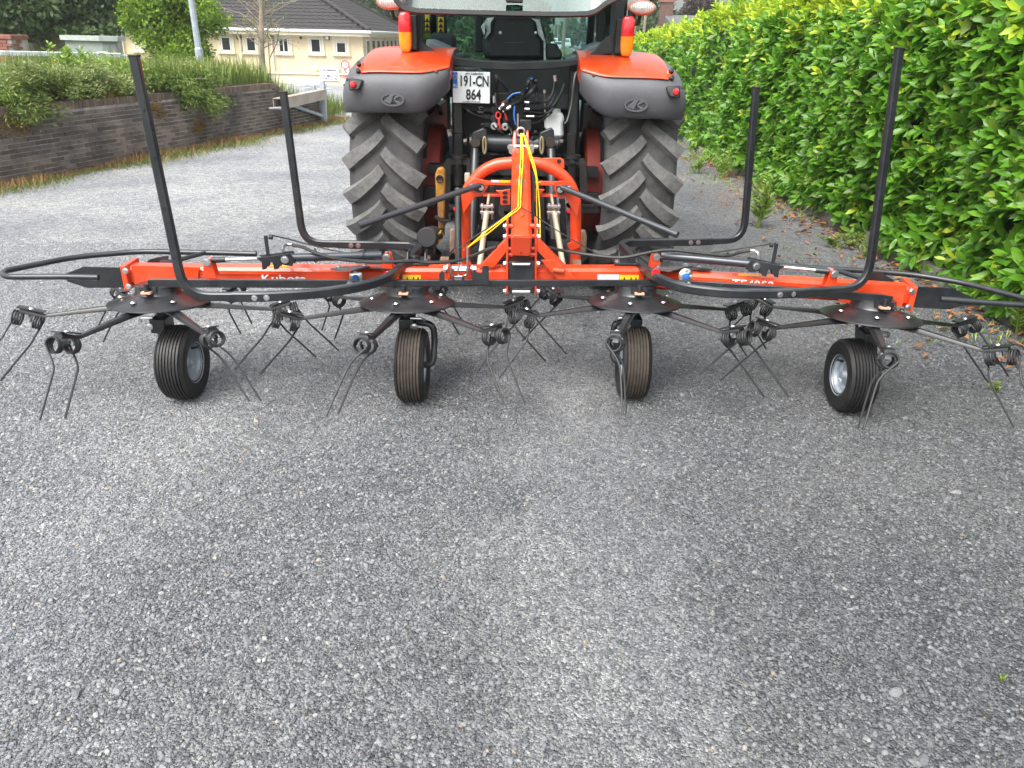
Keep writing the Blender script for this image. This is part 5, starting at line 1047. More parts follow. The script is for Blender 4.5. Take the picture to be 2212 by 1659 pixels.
# rockshaft, lift arms and rods
a_, c_ = py(*Z2(860, 835), 5.34), py(*Z2(1375, 850), 5.34); b = MB(); b.cyl(a_, c_, .058, 20); b.build('rockshaft', BLACK, trac)
for x, s_ in ((915, -1), (1310, 1)):
    slab('lift_arm', [(x-48*1, 815), (x-40, 775), (x+25, 748), (x+42, 765), (x+45, 880), (x+30, 900), (x+15, 880), (x+10, 820), (x-45, 840)], 5.22, .05, BLACK, bev=.006)
    b = MB(); ring = [py(*Z2(x+30-(60 if s_ > 0 else 0)+(9*math.cos(t)), 850+48*math.sin(t)), 5.2) for t in [i*2*math.pi/20 for i in range(21)]]; b.tube(ring, .0075, 8, False); b.build('clevis_link', mat('dull_gold', (.30, .25, .15), .45, metal=.5), trac)
    b = MB(); p = py(*Z2(x-20+(40 if s_ > 0 else 0), 830), 5.2); b.cyl(p+V((0, -.03, 0)), p+V((0, .05, 0)), .03, 16); b.bolt(p+V((-s_*-.06, -.0, 0)), (s_, 0, 0), .02, .02); b.build('arm_knuckle', mat('worn_brass', (.06, .05, .04), .4, metal=.5), trac)
    b = MB(); q0, q1, q2 = py(*Z2(x-25 if s_ < 0 else x+25, 840), 5.22), py(*Z2(x-28 if s_ < 0 else x+28, 1000), 5.12), py(*Z2(x-42 if s_ < 0 else x+38, 1400), 4.95); b.tube([q0, q0.lerp(q1, .2), q1, q2], .028, 10, scales=[.7, 1, 1.15, .8]); b.build('lift_rod', BLACK, trac)
    b = MB(); b.bar(V((XT+s_*.24, 5.45, .42)), V((XT+s_*.40, 4.56, .43)), .035, .09); ll = b.build('lower_link', GREASE, trac, 0, .008)
    b = MB(); e_ = V((XT+s_*.40, 4.56, .43)); b.lathe([(.03, -.03), (.055, -.025), (.055, .025), (.03, .03)], e_, (1, 0, 0), 16); b.build('link_ball', RUSTB, ll)
# upper linkage tower
slab('link_tower', [(1050, 930), (1085, 900), (1180, 900), (1210, 930), (1230, 1500), (1030, 1500)], 5.4, .2, GREASE, bev=.02)
for x in (915, 1260):
    slab('lower_bracket', [(x, 1140), (x+36, 1140), (x+46, 1500), (x-6, 1500)], 5.2, .05, GREASE, bev=.004)
for (x, y, w_, h_) in ((880, 1300, 40, 220), (1400, 1280, 34, 240), (990, 1220, 30, 260), (1320, 1200, 30, 280)):
    slab('drawbar_strut', [(x-w_/2, y-h_/2), (x+w_/2, y-h_/2), (x+w_/2+10, y+h_/2), (x-w_/2+10, y+h_/2)], 5.1, .05, GREASE, bev=.005)
b = MB(); c = py(*Z2(1078, 1240), 5.0); b.lathe([(.02, 0), (.055, 0), (.06, -.02), (.06, -.12), (.03, -.14)], c, (0, -1, 0), 20); b.build('pto_guard', DARK, trac)
for x, y in ((775, 1222), (1440, 1235)):
    b = MB(); b.lathe([(0, .012), (.014, .010), (.016, 0)], py(*Z2(x, y), 5.1), (0, -1, 0), 14); b.build('red_cap', REDD, trac)
# side rails and ladder-like bracket on the right
for y in (1160, 1225): slab('stabiliser_arm', [(1505, y-30), (1620, y-30), (1620, y+25), (1505, y+25)], 5.3, .06, GREASE, bev=.006)
for k in range(4): slab('arm_tooth', [(1520+k*27, 1195), (1536+k*27, 1195), (1536+k*27, 1215), (1520+k*27, 1215)], 5.29, .05, GREASE, bev=.003)
slab('stabiliser_arm', [(585, 1095), (660, 1095), (660, 1220), (585, 1220)], 5.3, .08, GREASE, bev=.008)
# rust-streaked yellow hitch hook
hk = slab('hitch_hook', [(668, 985), (700, 978), (714, 1000), (714, 1180), (708, 1370), (680, 1372), (676, 1190), (660, 1180), (656, 1020)], 5.05, .05, RUSTY, bev=.012)
b = MB()
for y, r_ in ((1047, .020), (1285, .012), (1345, .012)): b.lathe([(.0, .004), (r_*.7, .004), (r_, .008), (r_*1.25, .0)], py(*Z2(683 if y < 1100 else 694, y), 5.045), (0, -1, 0), 14)
b.build('hook_eye', GREASE, hk); slab('hook_plate', [(670, 1180), (712, 1180), (712, 1380), (676, 1380)], 5.055, .03, RUSTB, hk, .004)
b = MB(); P_ = poly([(655, 1265), (700, 1295), (745, 1290), (740, 1255)], 5.02); b.rtube(P_, .03, .02); b.build('hook_guide', GREASE, hk)
for x, y in ((760, 1410), (1525, 1420)):
    slab('hitch_ball_socket', [(x-18, y-70), (x+12, y-70), (x+20, y-30), (x+16, y+75), (x-20, y+75)], 4.9, .06, RUSTB, bev=.012)
# number plate
pc = py(*Z2(868, 512), 5.30); pw = (py(*Z2(977, 512), 5.30)-py(*Z2(759, 512), 5.30)).length; ph = pw*.785
slab('plate_bracket', [(757, 390), (905, 395), (978, 430), (978, 460), (757, 460)], 5.33, .03, DARK, bev=.006); slab('plate_lamp', [(828, 398), (890, 400), (890, 418), (828, 416)], 5.29, .03, DARK, bev=.006)
b = MB(); b.box(pc, (pw, .012, ph)); npl = b.build('number_plate', WHITEP, trac, 0, .003); npl['label'] = 'white two-line number plate reading 191-CN 864'
b = MB(); b.box(pc+V((-pw*.43, -.0075, ph*.23)), (pw*.13, .003, ph*.50)); b.build('blue_band', BLUEP, npl, 0)
def pt(s_, sz, x, z, m_=INK, sx=1.0): 
    o = text('lettering', s_, sz, (0, 0, 0), m_, npl, sx=sx, ext=.001, bold=.022 if sz > .05 else .006); o.matrix_local = M.Translation(pc+V((x, -.0095, z))) @ M.Rotation(R(90), 4, 'X') @ M.Diagonal((sx, 1, 1, 1))
pt('191-CN', ph*.47, pw*.075, ph*.19, sx=.66); pt('864', ph*.47, pw*.06, -ph*.24, sx=.74); pt('AN CABHÁN', ph*.105, pw*.08, ph*.44); pt('CLARKES OF CAVAN', ph*.065, 0, -ph*.455); pt('IRL', ph*.14, -pw*.43, ph*.05, WHITEP, .8)
b = MB()
for k in range(12): a = k*math.pi/6; b.box(pc+V((-pw*.43+.012*math.cos(a), -.0098, ph*.33+.012*math.sin(a))), (.0032, .0016, .0032))
b.build('star_ring', YELLOWS, npl, 0)
# hydraulic couplers, spool block and hoses
slab('spool_block', [(985, 540), (1130, 540), (1180, 600), (1180, 780), (985, 770)], 5.42, .12, GREASE, bev=.01)
slab('junction_block', [(1150, 700), (1220, 700), (1220, 770), (1150, 770)], 5.30, .12, mat('block_black', (.02, .02, .022), .4), bev=.006)
b = MB(); b.lathe([(0, .05), (.022, .05), (.026, .02), (.026, 0)], py(*Z2(1198, 742), 5.30), (0, -1, 0), 16); b.build('block_knob', DARK, trac)
for i, (x, y) in enumerate(((1002, 640), (1002, 688), (1002, 735), (1075, 690), (1060, 640))):
    b = MB(); b.lathe([(0, .05), (.024, .048), (.028, .03), (.028, 0)], py(*Z2(x, y), 5.40), (0, -1, 0), 16); b.build('coupler_cap', DARK, trac)
for x, y in ((1066, 738), (1003, 735)): b = MB(); b.lathe([(0.008, .07), (.016, .07), (.018, .03), (.024, .03), (.024, 0)], py(*Z2(x, y), 5.38), (0, -1, 0), 14); b.build('coupler', ZINC, trac)
for x, y in ((965, 640), (965, 682), (965, 728)): b = MB(); p = py(*Z2(x, y), 5.38); b.bar(p-V((.03, 0, 0)), p+V((.04, 0, 0)), .02, .025); b.cyl(p-V((.03, .01, 0)), p-V((.045, .01, 0)), .012, 8); b.build('coupler_lever', DARK, trac, 0)
tri = slab('valve_symbol_plate', [(900, 620), (944, 620), (944, 665), (900, 665)], 5.50, .004, DARK, bev=0)
b = MB()
for q in ([(906, 626), (938, 626), (938, 628), (906, 628)], [(906, 658), (938, 658), (938, 660), (906, 660)], [(904, 650), (940, 650), (940, 653), (904, 653)]): b.prism(poly(q, 5.497), V((0, .002, 0)))
b.lathe([(.008, 0), (.011, 0), (.011, .002), (.008, .002)], py(*Z2(922, 633), 5.497), (0, -1, 0), 14); b.build('symbol', WHITEP, tri, 0)
for lst, m_ in (((1020, 700, 1030, 640, 1040, 745), 0), ((1055, 640, 1060, 660, 1048, 700), 0)):
    b = MB(); ring = [py(*Z2(lst[0]+6+14*math.cos(t), lst[1]-25+20*math.sin(t)), 5.33) for t in [i*2*math.pi/14 for i in range(15)]]; b.tube(ring, .006, 6, False); b.tube([py(*Z2(lst[0]+8, lst[1]-10), 5.33), py(*Z2(lst[0]+10, lst[1]+20), 5.32), py(*Z2(lst[0]+20, lst[1]+60), 5.33)], .007, 6); b.build('red_dust_cap', REDPLAS, trac)
hoses = [([(1010, 437), (1018, 470), (1014, 530), (1002, 590)], .012, HOSE), ([(1018, 440), (1050, 490), (1090, 535), (1130, 560)], .009, HOSE),
 ([(1040, 640), (1075, 590), (1120, 555), (1165, 545)], .013, HOSE), ([(1060, 650), (1110, 610), (1170, 580), (1215, 540), (1240, 495), (1235, 468), (1215, 460), (1198, 490), (1186, 540), (1165, 575), (1100, 592)], .014, HOSE),
 ([(1000, 590), (1030, 640), (1065, 700), (1100, 760), (1105, 790)], .006, HOSE), ([(1060, 600), (1088, 660), (1100, 750), (1108, 790)], .005, HOSE),
 ([(1180, 598), (1250, 605), (1310, 590), (1345, 540), (1358, 460), (1362, 440)], .008, HOSE), ([(1180, 640), (1260, 640), (1320, 620), (1355, 560), (1362, 500)], .008, HOSE), ([(1180, 680), (1270, 682), (1335, 650), (1372, 590), (1410, 500)], .008, HOSE),
 ([(1180, 650), (1280, 660), (1345, 620), (1395, 540), (1412, 490)], .008, HOSE), ([(1220, 725), (1270, 710), (1310, 680), (1340, 655)], .008, HOSE), ([(1000, 735), (1040, 770), (1085, 815), (1105, 830)], .010, HOSE),
 ([(1500, 420), (1478, 430), (1466, 500), (1455, 600), (1430, 700), (1415, 720)], .006, mat('grey_tube', (.2, .2, .2), .5)), ([(815, 610), (850, 650), (900, 675), (960, 690)], .007, HOSE), ([(1240, 770), (1265, 790), (1250, 810), (1225, 805)], .010, HOSE),
 ([(1110, 850), (1078, 830), (1078, 800), (1092, 785)], .006, mat('grey_tube', (.2, .2, .2), .5)), ([(940, 890), (1000, 905), (1060, 895), (1090, 870)], .007, HOSE), ([(1245, 470), (1250, 540), (1250, 600)], .012, HOSE), ([(1297, 530), (1297, 600), (1300, 660)], .006, mat('dull_rod', (.22, .18, .14), .5, metal=.5)),
 ([(850, 1005), (860, 950), (890, 920), (930, 915)], .006, HOSE), ([(985, 1010), (1010, 1005), (1050, 1030), (1090, 1045)], .006, HOSE), ([(1380, 960), (1400, 920), (1360, 905)], .006, HOSE)]
for pts, r_, m_ in hoses:
    P_ = [py(*Z2(x, y), 5.33+.05*math.sin(i*1.7+x*.01)) for i, (x, y) in enumerate(pts)]; b = MB(); b.tube(spline(P_, 6), r_, 8); b.build('hydraulic_hose', m_, trac)
for pts in ([(1194, 520), (1210, 470), (1228, 458)], [(1080, 580), (1110, 552), (1160, 540)], [(1122, 620), (1118, 680), (1128, 730)]):
    b = MB(); b.tube(spline([py(*Z2(x, y), 5.29) for x, y in pts], 5), .0055, 6); b.build('blue_hose_stripe', BLUEP, trac)
for p, q, r_ in (((1033, 640), (1062, 608), .013), ((1055, 652), (1100, 622), .013), ((1002, 560), (1003, 600), .012), ((1355, 440), (1360, 475), .012), ((1180, 598), (1206, 600), .009), ((1180, 637), (1208, 638), .009), ((1190, 681), (1235, 681), .009), ((1000, 725), (1012, 745), .013), ((1297, 525), (1297, 545), .010)):
    b = MB(); b.cyl(py(*Z2(*p), 5.30), py(*Z2(*q), 5.30), r_, 8); b.build('hose_fitting', ZINC, trac)
# reservoir
tk = slab('reservoir', [(1305, 665), (1330, 655), (1385, 656), (1408, 668), (1413, 700), (1405, 720), (1410, 790), (1398, 812), (1340, 806), (1322, 785), (1300, 770), (1294, 700)], 5.34, .12, TANK, bev=.02)
b = MB(); b.lathe([(0, .025), (.035, .024), (.038, 0)], py(*Z2(1358, 660), 5.38), (0, 0, 1), 16); b.build('reservoir_cap', TANK, tk)
slab('reservoir_bracket', [(1290, 750), (1300, 750), (1310, 790), (1330, 830), (1415, 830), (1415, 815), (1330, 812), (1305, 785)], 5.33, .03, GREASE, tk, .003)
slab('beige_box', [(828, 1015), (862, 1015), (862, 1070), (828, 1070)], 5.2, .06, mat('beige_plastic', (.55, .50, .38), .5), trac, .006)
b = MB(); b.tube(poly([(1140, 665), (1140, 760), (1142, 800)], 5.25), .007, 6); b.build('bleed_pipe', ZINC, trac)
# ================================================================== hay tedder
ted = thing('hay_tedder', 'orange and black four-rotor hay tedder unfolded behind the tractor', 'hay tedder', (0, 3.8, 0))
DL = V(ted.location); ZT, ZBm = .63, .535
def tp(pts, z, Z): return [pz(*(Z(x, y) if Z else (x, y)), z) for x, y in pts]
def beam(p0, p1, name, m, w0=.10, h=.095):
    """box beam whose front top edge runs p0-p1"""
    p0, p1 = V(p0), V(p1); d = (p1-p0).normalized(); back = V((-d.y, d.x, 0)).normalized(); back = back if back.y > 0 else -back
    c = back*(w0/2)-V((0, 0, h/2)); b = MB(); b.rtube([p0+c, p1+c], w0, h, (0, 0, 1)); return b.build(name, m, ted), d, back
C0, C1 = pz(868, 581, ZT), pz(1392, 581, ZT); cb, cdir, cbk = beam(C0, C1, 'centre_beam', ORANGE)
L0, L1 = pz(277, 577, ZT), pz(862, 582, ZT); lb, ldir, lbk = beam(L0, L1, 'wing_beam', ORANGE)
R0, R1 = pz(1398, 586, ZT), pz(1966, 621, ZT); rb_, rdir_, rbk = beam(R0, R1, 'wing_beam', ORANGE)
def front(p, d, k=.0): return V(p)+V((d.y, -d.x, 0)).normalized()*k          # towards the viewer
for (p0, p1, d, bk_) in ((L0, L1, ldir, lbk), (R0, R1, rdir_, rbk)):        # rolled seam and thick flange at the outer end
    b = MB(); b.bar(p0-bk_*.001-V((0, 0, .028)), p0.lerp(p1, .62)-bk_*.001-V((0, 0, .028)), .008, .006, (0, 0, 1)); b.build('weld_seam', ORANGE, ted, 0)
for e, d, bk_, s_ in ((L0, ldir, lbk, -1), (R1, rdir_, rbk, 1)):
    c = e+bk_*.05-V((0, 0, .048)); b = MB(); b.box(c+d*(s_*.012), (.026, .17, .125), M.Rotation(math.atan2(d.y, d.x), 3, 'Z')); fl = b.build('end_flange', ORANGE, ted, 0, .004); b = MB()
    for u in (-.04, .04): b.bolt(c-bk_*.086+V((0, 0, u)), (0, -1, 0), .010)
    b.build('flange_bolts', ZINC, fl)
    b = MB(); q = e-d*(s_*.02)
    b.prism([q-V((0, 0, .095))-bk_*.012, q+V((0, 0, .012))-bk_*.012, q-d*(s_*.33)+V((0, 0, .004))-bk_*.012, q-d*(s_*.30)-V((0, 0, .095))-bk_*.012], bk_*.012); b.build('end_cheek', ORANGE, ted, 0)
# black end plates and outer hoops
lp_ = [py(x, y, L0.y+.02) for x, y in ((142, 591), (180, 576), (274, 578), (274, 622), (187, 622), (144, 608))]; b = MB(); b.prism(lp_, V((0, .008, 0))); b.build('end_plate', BLACK, ted, 0, .002)
rp_ = [py(*Z6(x, y), R1.y+.02) for x, y in ((1525, 412), (1760, 420), (1892, 480), (1872, 520), (1752, 556), (1506, 542))]; b = MB(); b.prism(rp_, V((0, .008, 0))); b.build('end_plate', BLACK, ted, 0, .002)
hoopL = tp([(1600, 208), (1280, 200), (870, 192), (460, 228), (10, 318), (25, 352), (400, 350), (615, 355)], .60, Z4); b = MB(); b.tube(fillet(hoopL, .10, 5), .0145, 10); hl = b.build('guard_hoop', BLACK, ted)
hoopR = tp([(700, 282), (1300, 318), (1560, 342), (1850, 392), (2230, 492), (2290, 520), (2250, 532), (1690, 490)], .60, Z6); b = MB(); b.tube(fillet(hoopR, .08, 5), .0145, 10); hr = b.build('guard_hoop', BLACK, ted)
b = MB(); b.tube(tp([(1280, 202), (1190, 225), (1085, 255), (1000, 262)], .615, Z4), .012, 8); b.build('hoop_brace', BLACK, hl)
b = MB(); b.tube(tp([(1040, 310), (1120, 335), (1230, 372)], .615, Z6), .013, 8); b.build('hoop_brace', BLACK, hr)
b = MB(); b.prism([py(*Z4(x, y), L0.y+.16) for x, y in ((917, 262), (930, 245), (1020, 222), (1050, 222), (1050, 262), (960, 268))], V((0, .006, 0))); b.build('hoop_plate', BLACK, hl, 0)
b = MB(); b.prism([py(*Z6(x, y), R1.y+.16) for x, y in ((1240, 322), (1330, 330), (1400, 370), (1400, 385), (1240, 372))], V((0, .006, 0))); b.build('hoop_plate', BLACK, hr, 0)

# long black linkage bars in front of the beam
def flat(pts, h, name, w_=.02, par=None, m=BLACK): b = MB(); b.sweep(pts, [(w_/2, -h/2), (w_/2, h/2), (-w_/2, h/2), (-w_/2, -h/2)], (0, 0, 1)); return b.build(name, m, par or ted, 20, .002)
ZL = .592; pv = [pz(757, 612, ZL), pz(1486, 613, ZL)]
cbar = flat([pz(775, 611, ZL), pz(1470, 611, ZL)], .030, 'centre_link_bar')
flat([pz(320, 612, ZL), pz(338, 611, ZL), pz(775, 613, ZL)], .040, 'wing_link_bar'); flat([pz(1462, 612, ZL), pz(1620, 622, ZL), pz(1905, 644, ZL), pz(1925, 648, ZL-.01)], .038, 'wing_link_bar')
b = MB()
for p in pv: b.lathe([(0, .016), (.012, .015), (.017, .006), (.017, 0)], p+V((0, -.012, 0)), (0, -1, 0), 16)
b.build('pivot_pins', ZINC, cbar)
Yb = pz(1000, 611, ZL).y-.014
teeth = [(165, 285), (165, 160), (195, 118), (225, 155), (228, 235), (315, 235), (318, 185), (335, 185), (342, 235), (425, 235), (430, 185), (460, 185), (462, 235), (548, 235), (548, 155), (572, 120), (610, 150), (660, 152), (672, 70), (742, 70), (746, 285)]
b = MB(); P_ = [py(*ZD(x, y), Yb) for x, y in teeth]
for i in range(1): b.prism(P_, V((0, -.006, 0)))
b.build('lock_plate', BLACK, ted, 0)
# zinc lock lever and pin on the beam
Yq = pz(*ZD(390, 100), .63).y-.01
b = MB(); b.cyl(py(*ZD(240, 100), Yq), py(*ZD(575, 100), Yq), .014, 14); b.bolt(py(*ZD(262, 100), Yq), (-1, 0, 0), .018, .02); b.bolt(py(*ZD(548, 100), Yq), (1, 0, 0), .016, .02); lk = b.build('lock_pin', ZINC, ted)
b = MB(); b.rtube([py(*ZD(x, y), Yq-.03) for x, y in ((300, 60), (300, 170), (330, 195), (440, 195), (490, 170), (492, -160))], .010, .022, (0, -1, 0)); b.build('lock_lever', ZINC, lk)
b = MB(); b.tube(spline([py(*ZD(x, y), Yq-.02) for x, y in ((385, 175), (380, 120), (395, 80), (420, 40), (400, 20), (385, 45))], 5), .004, 6); b.build('spring_clip', ZINC, lk)
b = MB(); b.box(py(*ZD(385, 212), Yq-.03), (.035, .02, .012)); b.build('lever_foot', ZINC, lk, 0)
for s_ in (-1, 1): b = MB(); q = py(*ZD(282 if s_ < 0 else 520, 120), Yq+.01); b.box(q, (.012, .05, .075)); b.build('pin_ear', ORANGE, ted, 0, .003)

# central hinge block and side plates
Yc = (C0.y+C1.y)/2
def sl(name, pts, Z, Y, dep, m, par=None, bev=.003): b = MB(); b.prism([py(*Z(x, y), Y) for x, y in pts], V((0, dep, 0))); return b.build(name, m, par or ted, 30, bev)
gb = sl('hinge_block', [(972, 20), (1278, 20), (1275, 392), (975, 392)], ZD, Yc-.022, .12, mat('satin_black_casting', (.02, .022, .026), .4, coat=.2, dirt=((.06, .06, .06), .3, 9)))
for y in (50, 375):
    b = MB(); b.cyl(py(*ZD(1018, y), Yc-.035), py(*ZD(1224, y), Yc-.035), .009, 12); b.build('hinge_pin', ZINC, gb)
b = MB()
for x, y in ((995, 112), (1252, 105), (992, 330), (1250, 328)): b.lathe([(0, .003), (.004, .003), (.005, 0)], py(*ZD(x, y), Yc-.022), (0, -1, 0), 8)
b.lathe([(.005, .004), (.009, .003), (.011, 0)], py(*ZD(1125, 302), Yc-.022), (0, -1, 0), 12); b.build('cover_screws', DARK, gb)
for (x0, x1) in ((944, 970), (1280, 1306)):
    sp_ = sl('side_plate', [(x0, -440), (x1, -440), (x1, 404), (x0, 404)], ZD, Yc-.03, .14, ORANGE)
    b = MB(); sx_ = -1 if x0 < 1000 else 1; xe = x0 if sx_ < 0 else x1
    for y in (-395, -275, 42, 365): p = py(*ZD(xe, y), Yc-.01); b.bolt(p, (sx_, 0, 0), .012, .014)
    b.build('plate_bolts', ZINC, sp_)
    b = MB()
    for y in (-395, -275, -130, -60): p = py(*ZD(xe, y), Yc+.0); b.cyl(p-V((sx_*.035, 0, 0)), p, .012, 10)
    b.build('spacer', ORANGE, sp_)
# diagonal braces
sl('brace', [(720, 1260), (720, 1430), (545, 1655), (345, 1655)], ZE, Yc-.02, .05, ORANGE); 
sl('brace', [(1160*1.0, 1290), (1105, 1290), (1105, 1430), (1300, 1640), (1480, 1640), (1160, 1310)], ZE, Yc-.02, .05, ORANGE)
b = MB(); b.prism([py(x, y, Yc-.03) for x, y in ((1168, 562), (1199, 562), (1243, 602), (1212, 612))], V((0, .012, 0))); b.build('brace_foot', ORANGE, ted, 0, .002)
b = MB(); b.cyl(py(*ZD(1490, 118), Yc-.04), py(*ZD(1620, 130), Yc-.04), .012, 10); b.build('rope_guide', ORANGE, ted)
# mast: sloping box section from hinge block up to the top link
m0, m1 = py(1126, 531, 3.74), py(1124.5, 340, 4.66); mt_dir = (m1-m0).normalized()
b = MB(); b.rtube([m0, m1], .102, .118, (0, 0, 1)); mast = b.build('mast', ORANGE, ted, 30, .003)
nrm_ = V((1, 0, 0)).cross(mt_dir)
def onm(x, y, off=.066):
    d = ray(x, y); o_ = m0+nrm_*off; return V((0, 0, H))+d*((o_-V((0, 0, H))).dot(nrm_)/d.dot(nrm_))
b = MB(); ec = m0-mt_dir*.002
b.box(ec, (.088, .006, .105), M((V((1, 0, 0)), mt_dir, nrm_)).transposed()); b.build('mast_end_cap', ORANGE, mast, 0, .002)
b = MB(); b.lathe([(0, 0), (.004, 0), (.004, .002), (0, .002)], ec-mt_dir*.0045-nrm_*.035, -mt_dir, 10); b.build('mast_hole', INK, mast)
for yy in (360, 391): 
    d = ray(1124.5, yy); pt0 = m0+nrm_*.059; k = (pt0-V((0, 0, H))).dot(nrm_)/d.dot(nrm_); p = V((0, 0, H))+d*k; b = MB(); b.lathe([(0, .0015), (.026, .0015), (.026, 0)], p, nrm_, 24); b.build('pivot_cap', mat('bare_pivot', (.16, .15, .15), .45, metal=.4), mast)
for x in (1111, 1138): b = MB(); b.prism([py(x-4, y, 4.68) for y in (335,)]+[py(x-4, 300, 4.74), py(x-1, 284, 4.76), py(x+4, 284, 4.76), py(x+5, 335, 4.68)], V((0, .06, 0))); b.build('top_link_fork', ORANGE, mast, 0, .004)
b = MB(); b.cyl(py(1098, 316, 4.72), py(1162, 317, 4.72), .012, 10); b.build('top_link_pin', ZINC, mast)
b = MB()
for x, y in ((1103, 318), (1148, 318), (1106, 326), (1146, 326)): b.bolt(py(x, y, 4.68), (0, -1, 0), .013)
b.build('fork_bolts', ZINC, mast)
b = MB(); ring = [py(1125+8*math.cos(t), 285+9*math.sin(t), 4.72) for t in [i*2*math.pi/18 for i in range(19)]]; b.tube(ring, .007, 8, False); b.build('rope_eye', ZINC, mast)
b = MB(); ring = [onm(*ZE(893+48*math.cos(t), 925+62*math.sin(t)), .063) for t in [i*2*math.pi/20 for i in range(21)]]; b.tube(ring, .003, 6, False); b.build('wire_ring', ORANGE, mast)
# arch headstock
YA = 4.62
arch = [py(*ZE(x, y), YA) for x, y in ((165, 1620), (160, 1100), (162, 780), (195, 640), (270, 520), (380, 400), (520, 320), (660, 285), (890, 275), (1120, 285), (1260, 330), (1400, 410), (1510, 520), (1580, 650), (1610, 780), (1615, 1100), (1610, 1620))]
b = MB(); b.tube(spline(arch, 4), .034, 14); hd = b.build('headstock_arch', ORANGE, ted)
sl('cross_plate', [(270, 488), (300, 480), (470, 520), (750, 510), (1040, 515), (1300, 525), (1480, 512), (1560, 540), (1680, 770), (1640, 1000), (1560, 870), (1480, 740), (1400, 745), (1370, 710), (1310, 575), (480, 565), (400, 690), (380, 720), (290, 725), (205, 850), (135, 955), (110, 720), (180, 570)], ZE, YA-.055, .012, ORANGE, hd, .002)
b = MB(); b.bar(py(*ZE(430, 535), YA-.02), py(*ZE(1330, 545), YA-.02), .09, .014, (0, 0, 1)); b.bar(py(*ZE(400, 692), YA-.02), py(*ZE(1370, 700), YA-.02), .07, .014, (0, 0, 1)); b.build('cross_member', ORANGE, hd, 0, .002)
sl('tension_plate', [(560, 640), (640, 640), (755, 620), (755, 830), (640, 838), (625, 810), (625, 690)], ZE, YA-.075, .012, ORANGE, hd)
sl('tension_plate', [(1030, 620), (1210, 625), (1060, 810), (1030, 810)], ZE, YA-.075, .012, ORANGE, hd)
b = MB()
for y in (672, 730, 788): b.lathe([(0, .002), (.0105, .002), (.0105, 0)], py(*ZE(685, y), YA-.076), (0, -1, 0), 16, sx=1.5)
b.build('plate_holes', INK, hd)
sl('lug_ear', [(1180, 215), (1420, 212), (1462, 240), (1470, 350), (1300, 330)], ZE, YA+.0, .014, ORANGE, hd); b = MB(); b.lathe([(0, .002), (.013, .002), (.013, 0)], py(*ZE(1396, 258), YA-.001), (0, -1, 0), 14); b.build('ear_hole', INK, hd)
sl('data_sticker', [(503, 503), (612, 505), (612, 535), (503, 533)], ZE, YA-.068, .002, mat('pink_sticker', (.8, .55, .55), .5), hd, 0); sl('warning_sticker', [(618, 506), (750, 508), (750, 537), (618, 535)], ZE, YA-.068, .002, YELLOWS, hd, 0); sl('warning_sticker', [(1052, 518), (1160, 519), (1160, 546), (1052, 545)], ZE, YA-.068, .002, YELLOWS, hd, 0)
for s_, px, pad in ((-1, (355, 572), [(235, 590), (265, 545), (380, 545), (415, 570), (415, 610), (385, 665), (350, 670), (240, 625)]), (1, (1430, 600), [(1360, 590), (1380, 572), (1520, 568), (1545, 600), (1545, 625), (1480, 660), (1430, 700), (1385, 692), (1360, 640)])):
    pd = sl('stay_pad', pad, ZE, YA-.075, .016, BLACK, None, .003)
    p0 = py(*ZE(*px), YA-.085); p1 = py(778, 487, 4.02) if s_ < 0 else py(1460, 506, 4.06)
    b = MB(); b.cyl(p0, p1, .0165, 14); b.lathe([(.0185, 0), (.0185, .03), (0, .03)], p1-(p1-p0).normalized()*.02, p1-p0, 14); b.build('stay_rod', mat('slate_tube', (.032, .036, .042), .4, coat=.2), pd)
    b = MB()
    for x, y in (((245, 588), (372, 605)) if s_ < 0 else ((1408, 635), (1524, 612))): b.bolt(py(*ZE(x, y), YA-.076), (0, -1, 0), .011)
    b.build('pad_bolts', ZINC, pd)
# gold struts with clamps
for (xa, ya, xb, yb, xc, yc) in ((475, 700, 350, 1640, 450, 895), (1295, 700, 1450, 1640, 1326, 895)):
    b = MB(); q0, q1 = py(*ZE(xa, ya), YA-.06), py(*ZE(xb, yb), 4.02); q = q0.lerp(q1, .24); b.cyl(q0, q, .0085, 10); b.cyl(q, q1, .0165, 12); st = b.build('tilt_strut', GOLD, ted)
    c = py(*ZE(xc, yc-18), 4.42); b = MB()
    for dz in (.012, -.022): b.box(c+V((0, 0, dz)), (.078, .035, .016))
    for dx in (-.028, .028): b.bolt(c+V((dx, -.012, .018)), (0, 0, 1), .009, .012); b.cyl(c+V((dx, -.012, .03)), c+V((dx, -.012, -.06)), .005, 8)
    b.build('strut_clamp', ZINC, st, 0, .004)
# upright black tube and its bracket, grease holder tube
b = MB(); b.cyl(py(*ZE(70, 1600), 4.45), py(*ZE(68, 610), 4.62), .020, 14); b.build('parking_stand', BLACK, ted)
b = MB(); b.bar(py(*ZE(20, 1440), 4.5), py(*ZE(165, 1420), 4.5), .05, .012, (0, 0, 1)); b.build('stand_bracket', ORANGE, ted, 0)
b = MB(); b.bar(py(*ZE(1520, 1390), YA-.04), py(*ZE(1660, 1330), YA-.04), .02, .05, (0, 0, 1)); b.build('stand_bracket', ORANGE, ted, 0, .003)
c0, c1 = py(*Z5(652, 100), 4.15), py(*Z5(690, 88), 4.34); b = MB(); b.lathe([(0, 0), (.050, .0), (.056, .006), (.056, .05), (.053, .055), (.056, .06), (.056, .19), (0, .2)], c0, c1-c0, 28); cn = b.build('document_canister', mat('canister_black', (.014, .014, .015), .6, bump=.15, bscale=200), ted)
b = MB(); 
for k in range(6): b.box(c0.lerp(c1, .58)+V((.0535, 0, -.03+k*.011)), (.002, .09, .004), M.Rotation(math.atan2(-(c1-c0).x, (c1-c0).y), 3, 'Z'))
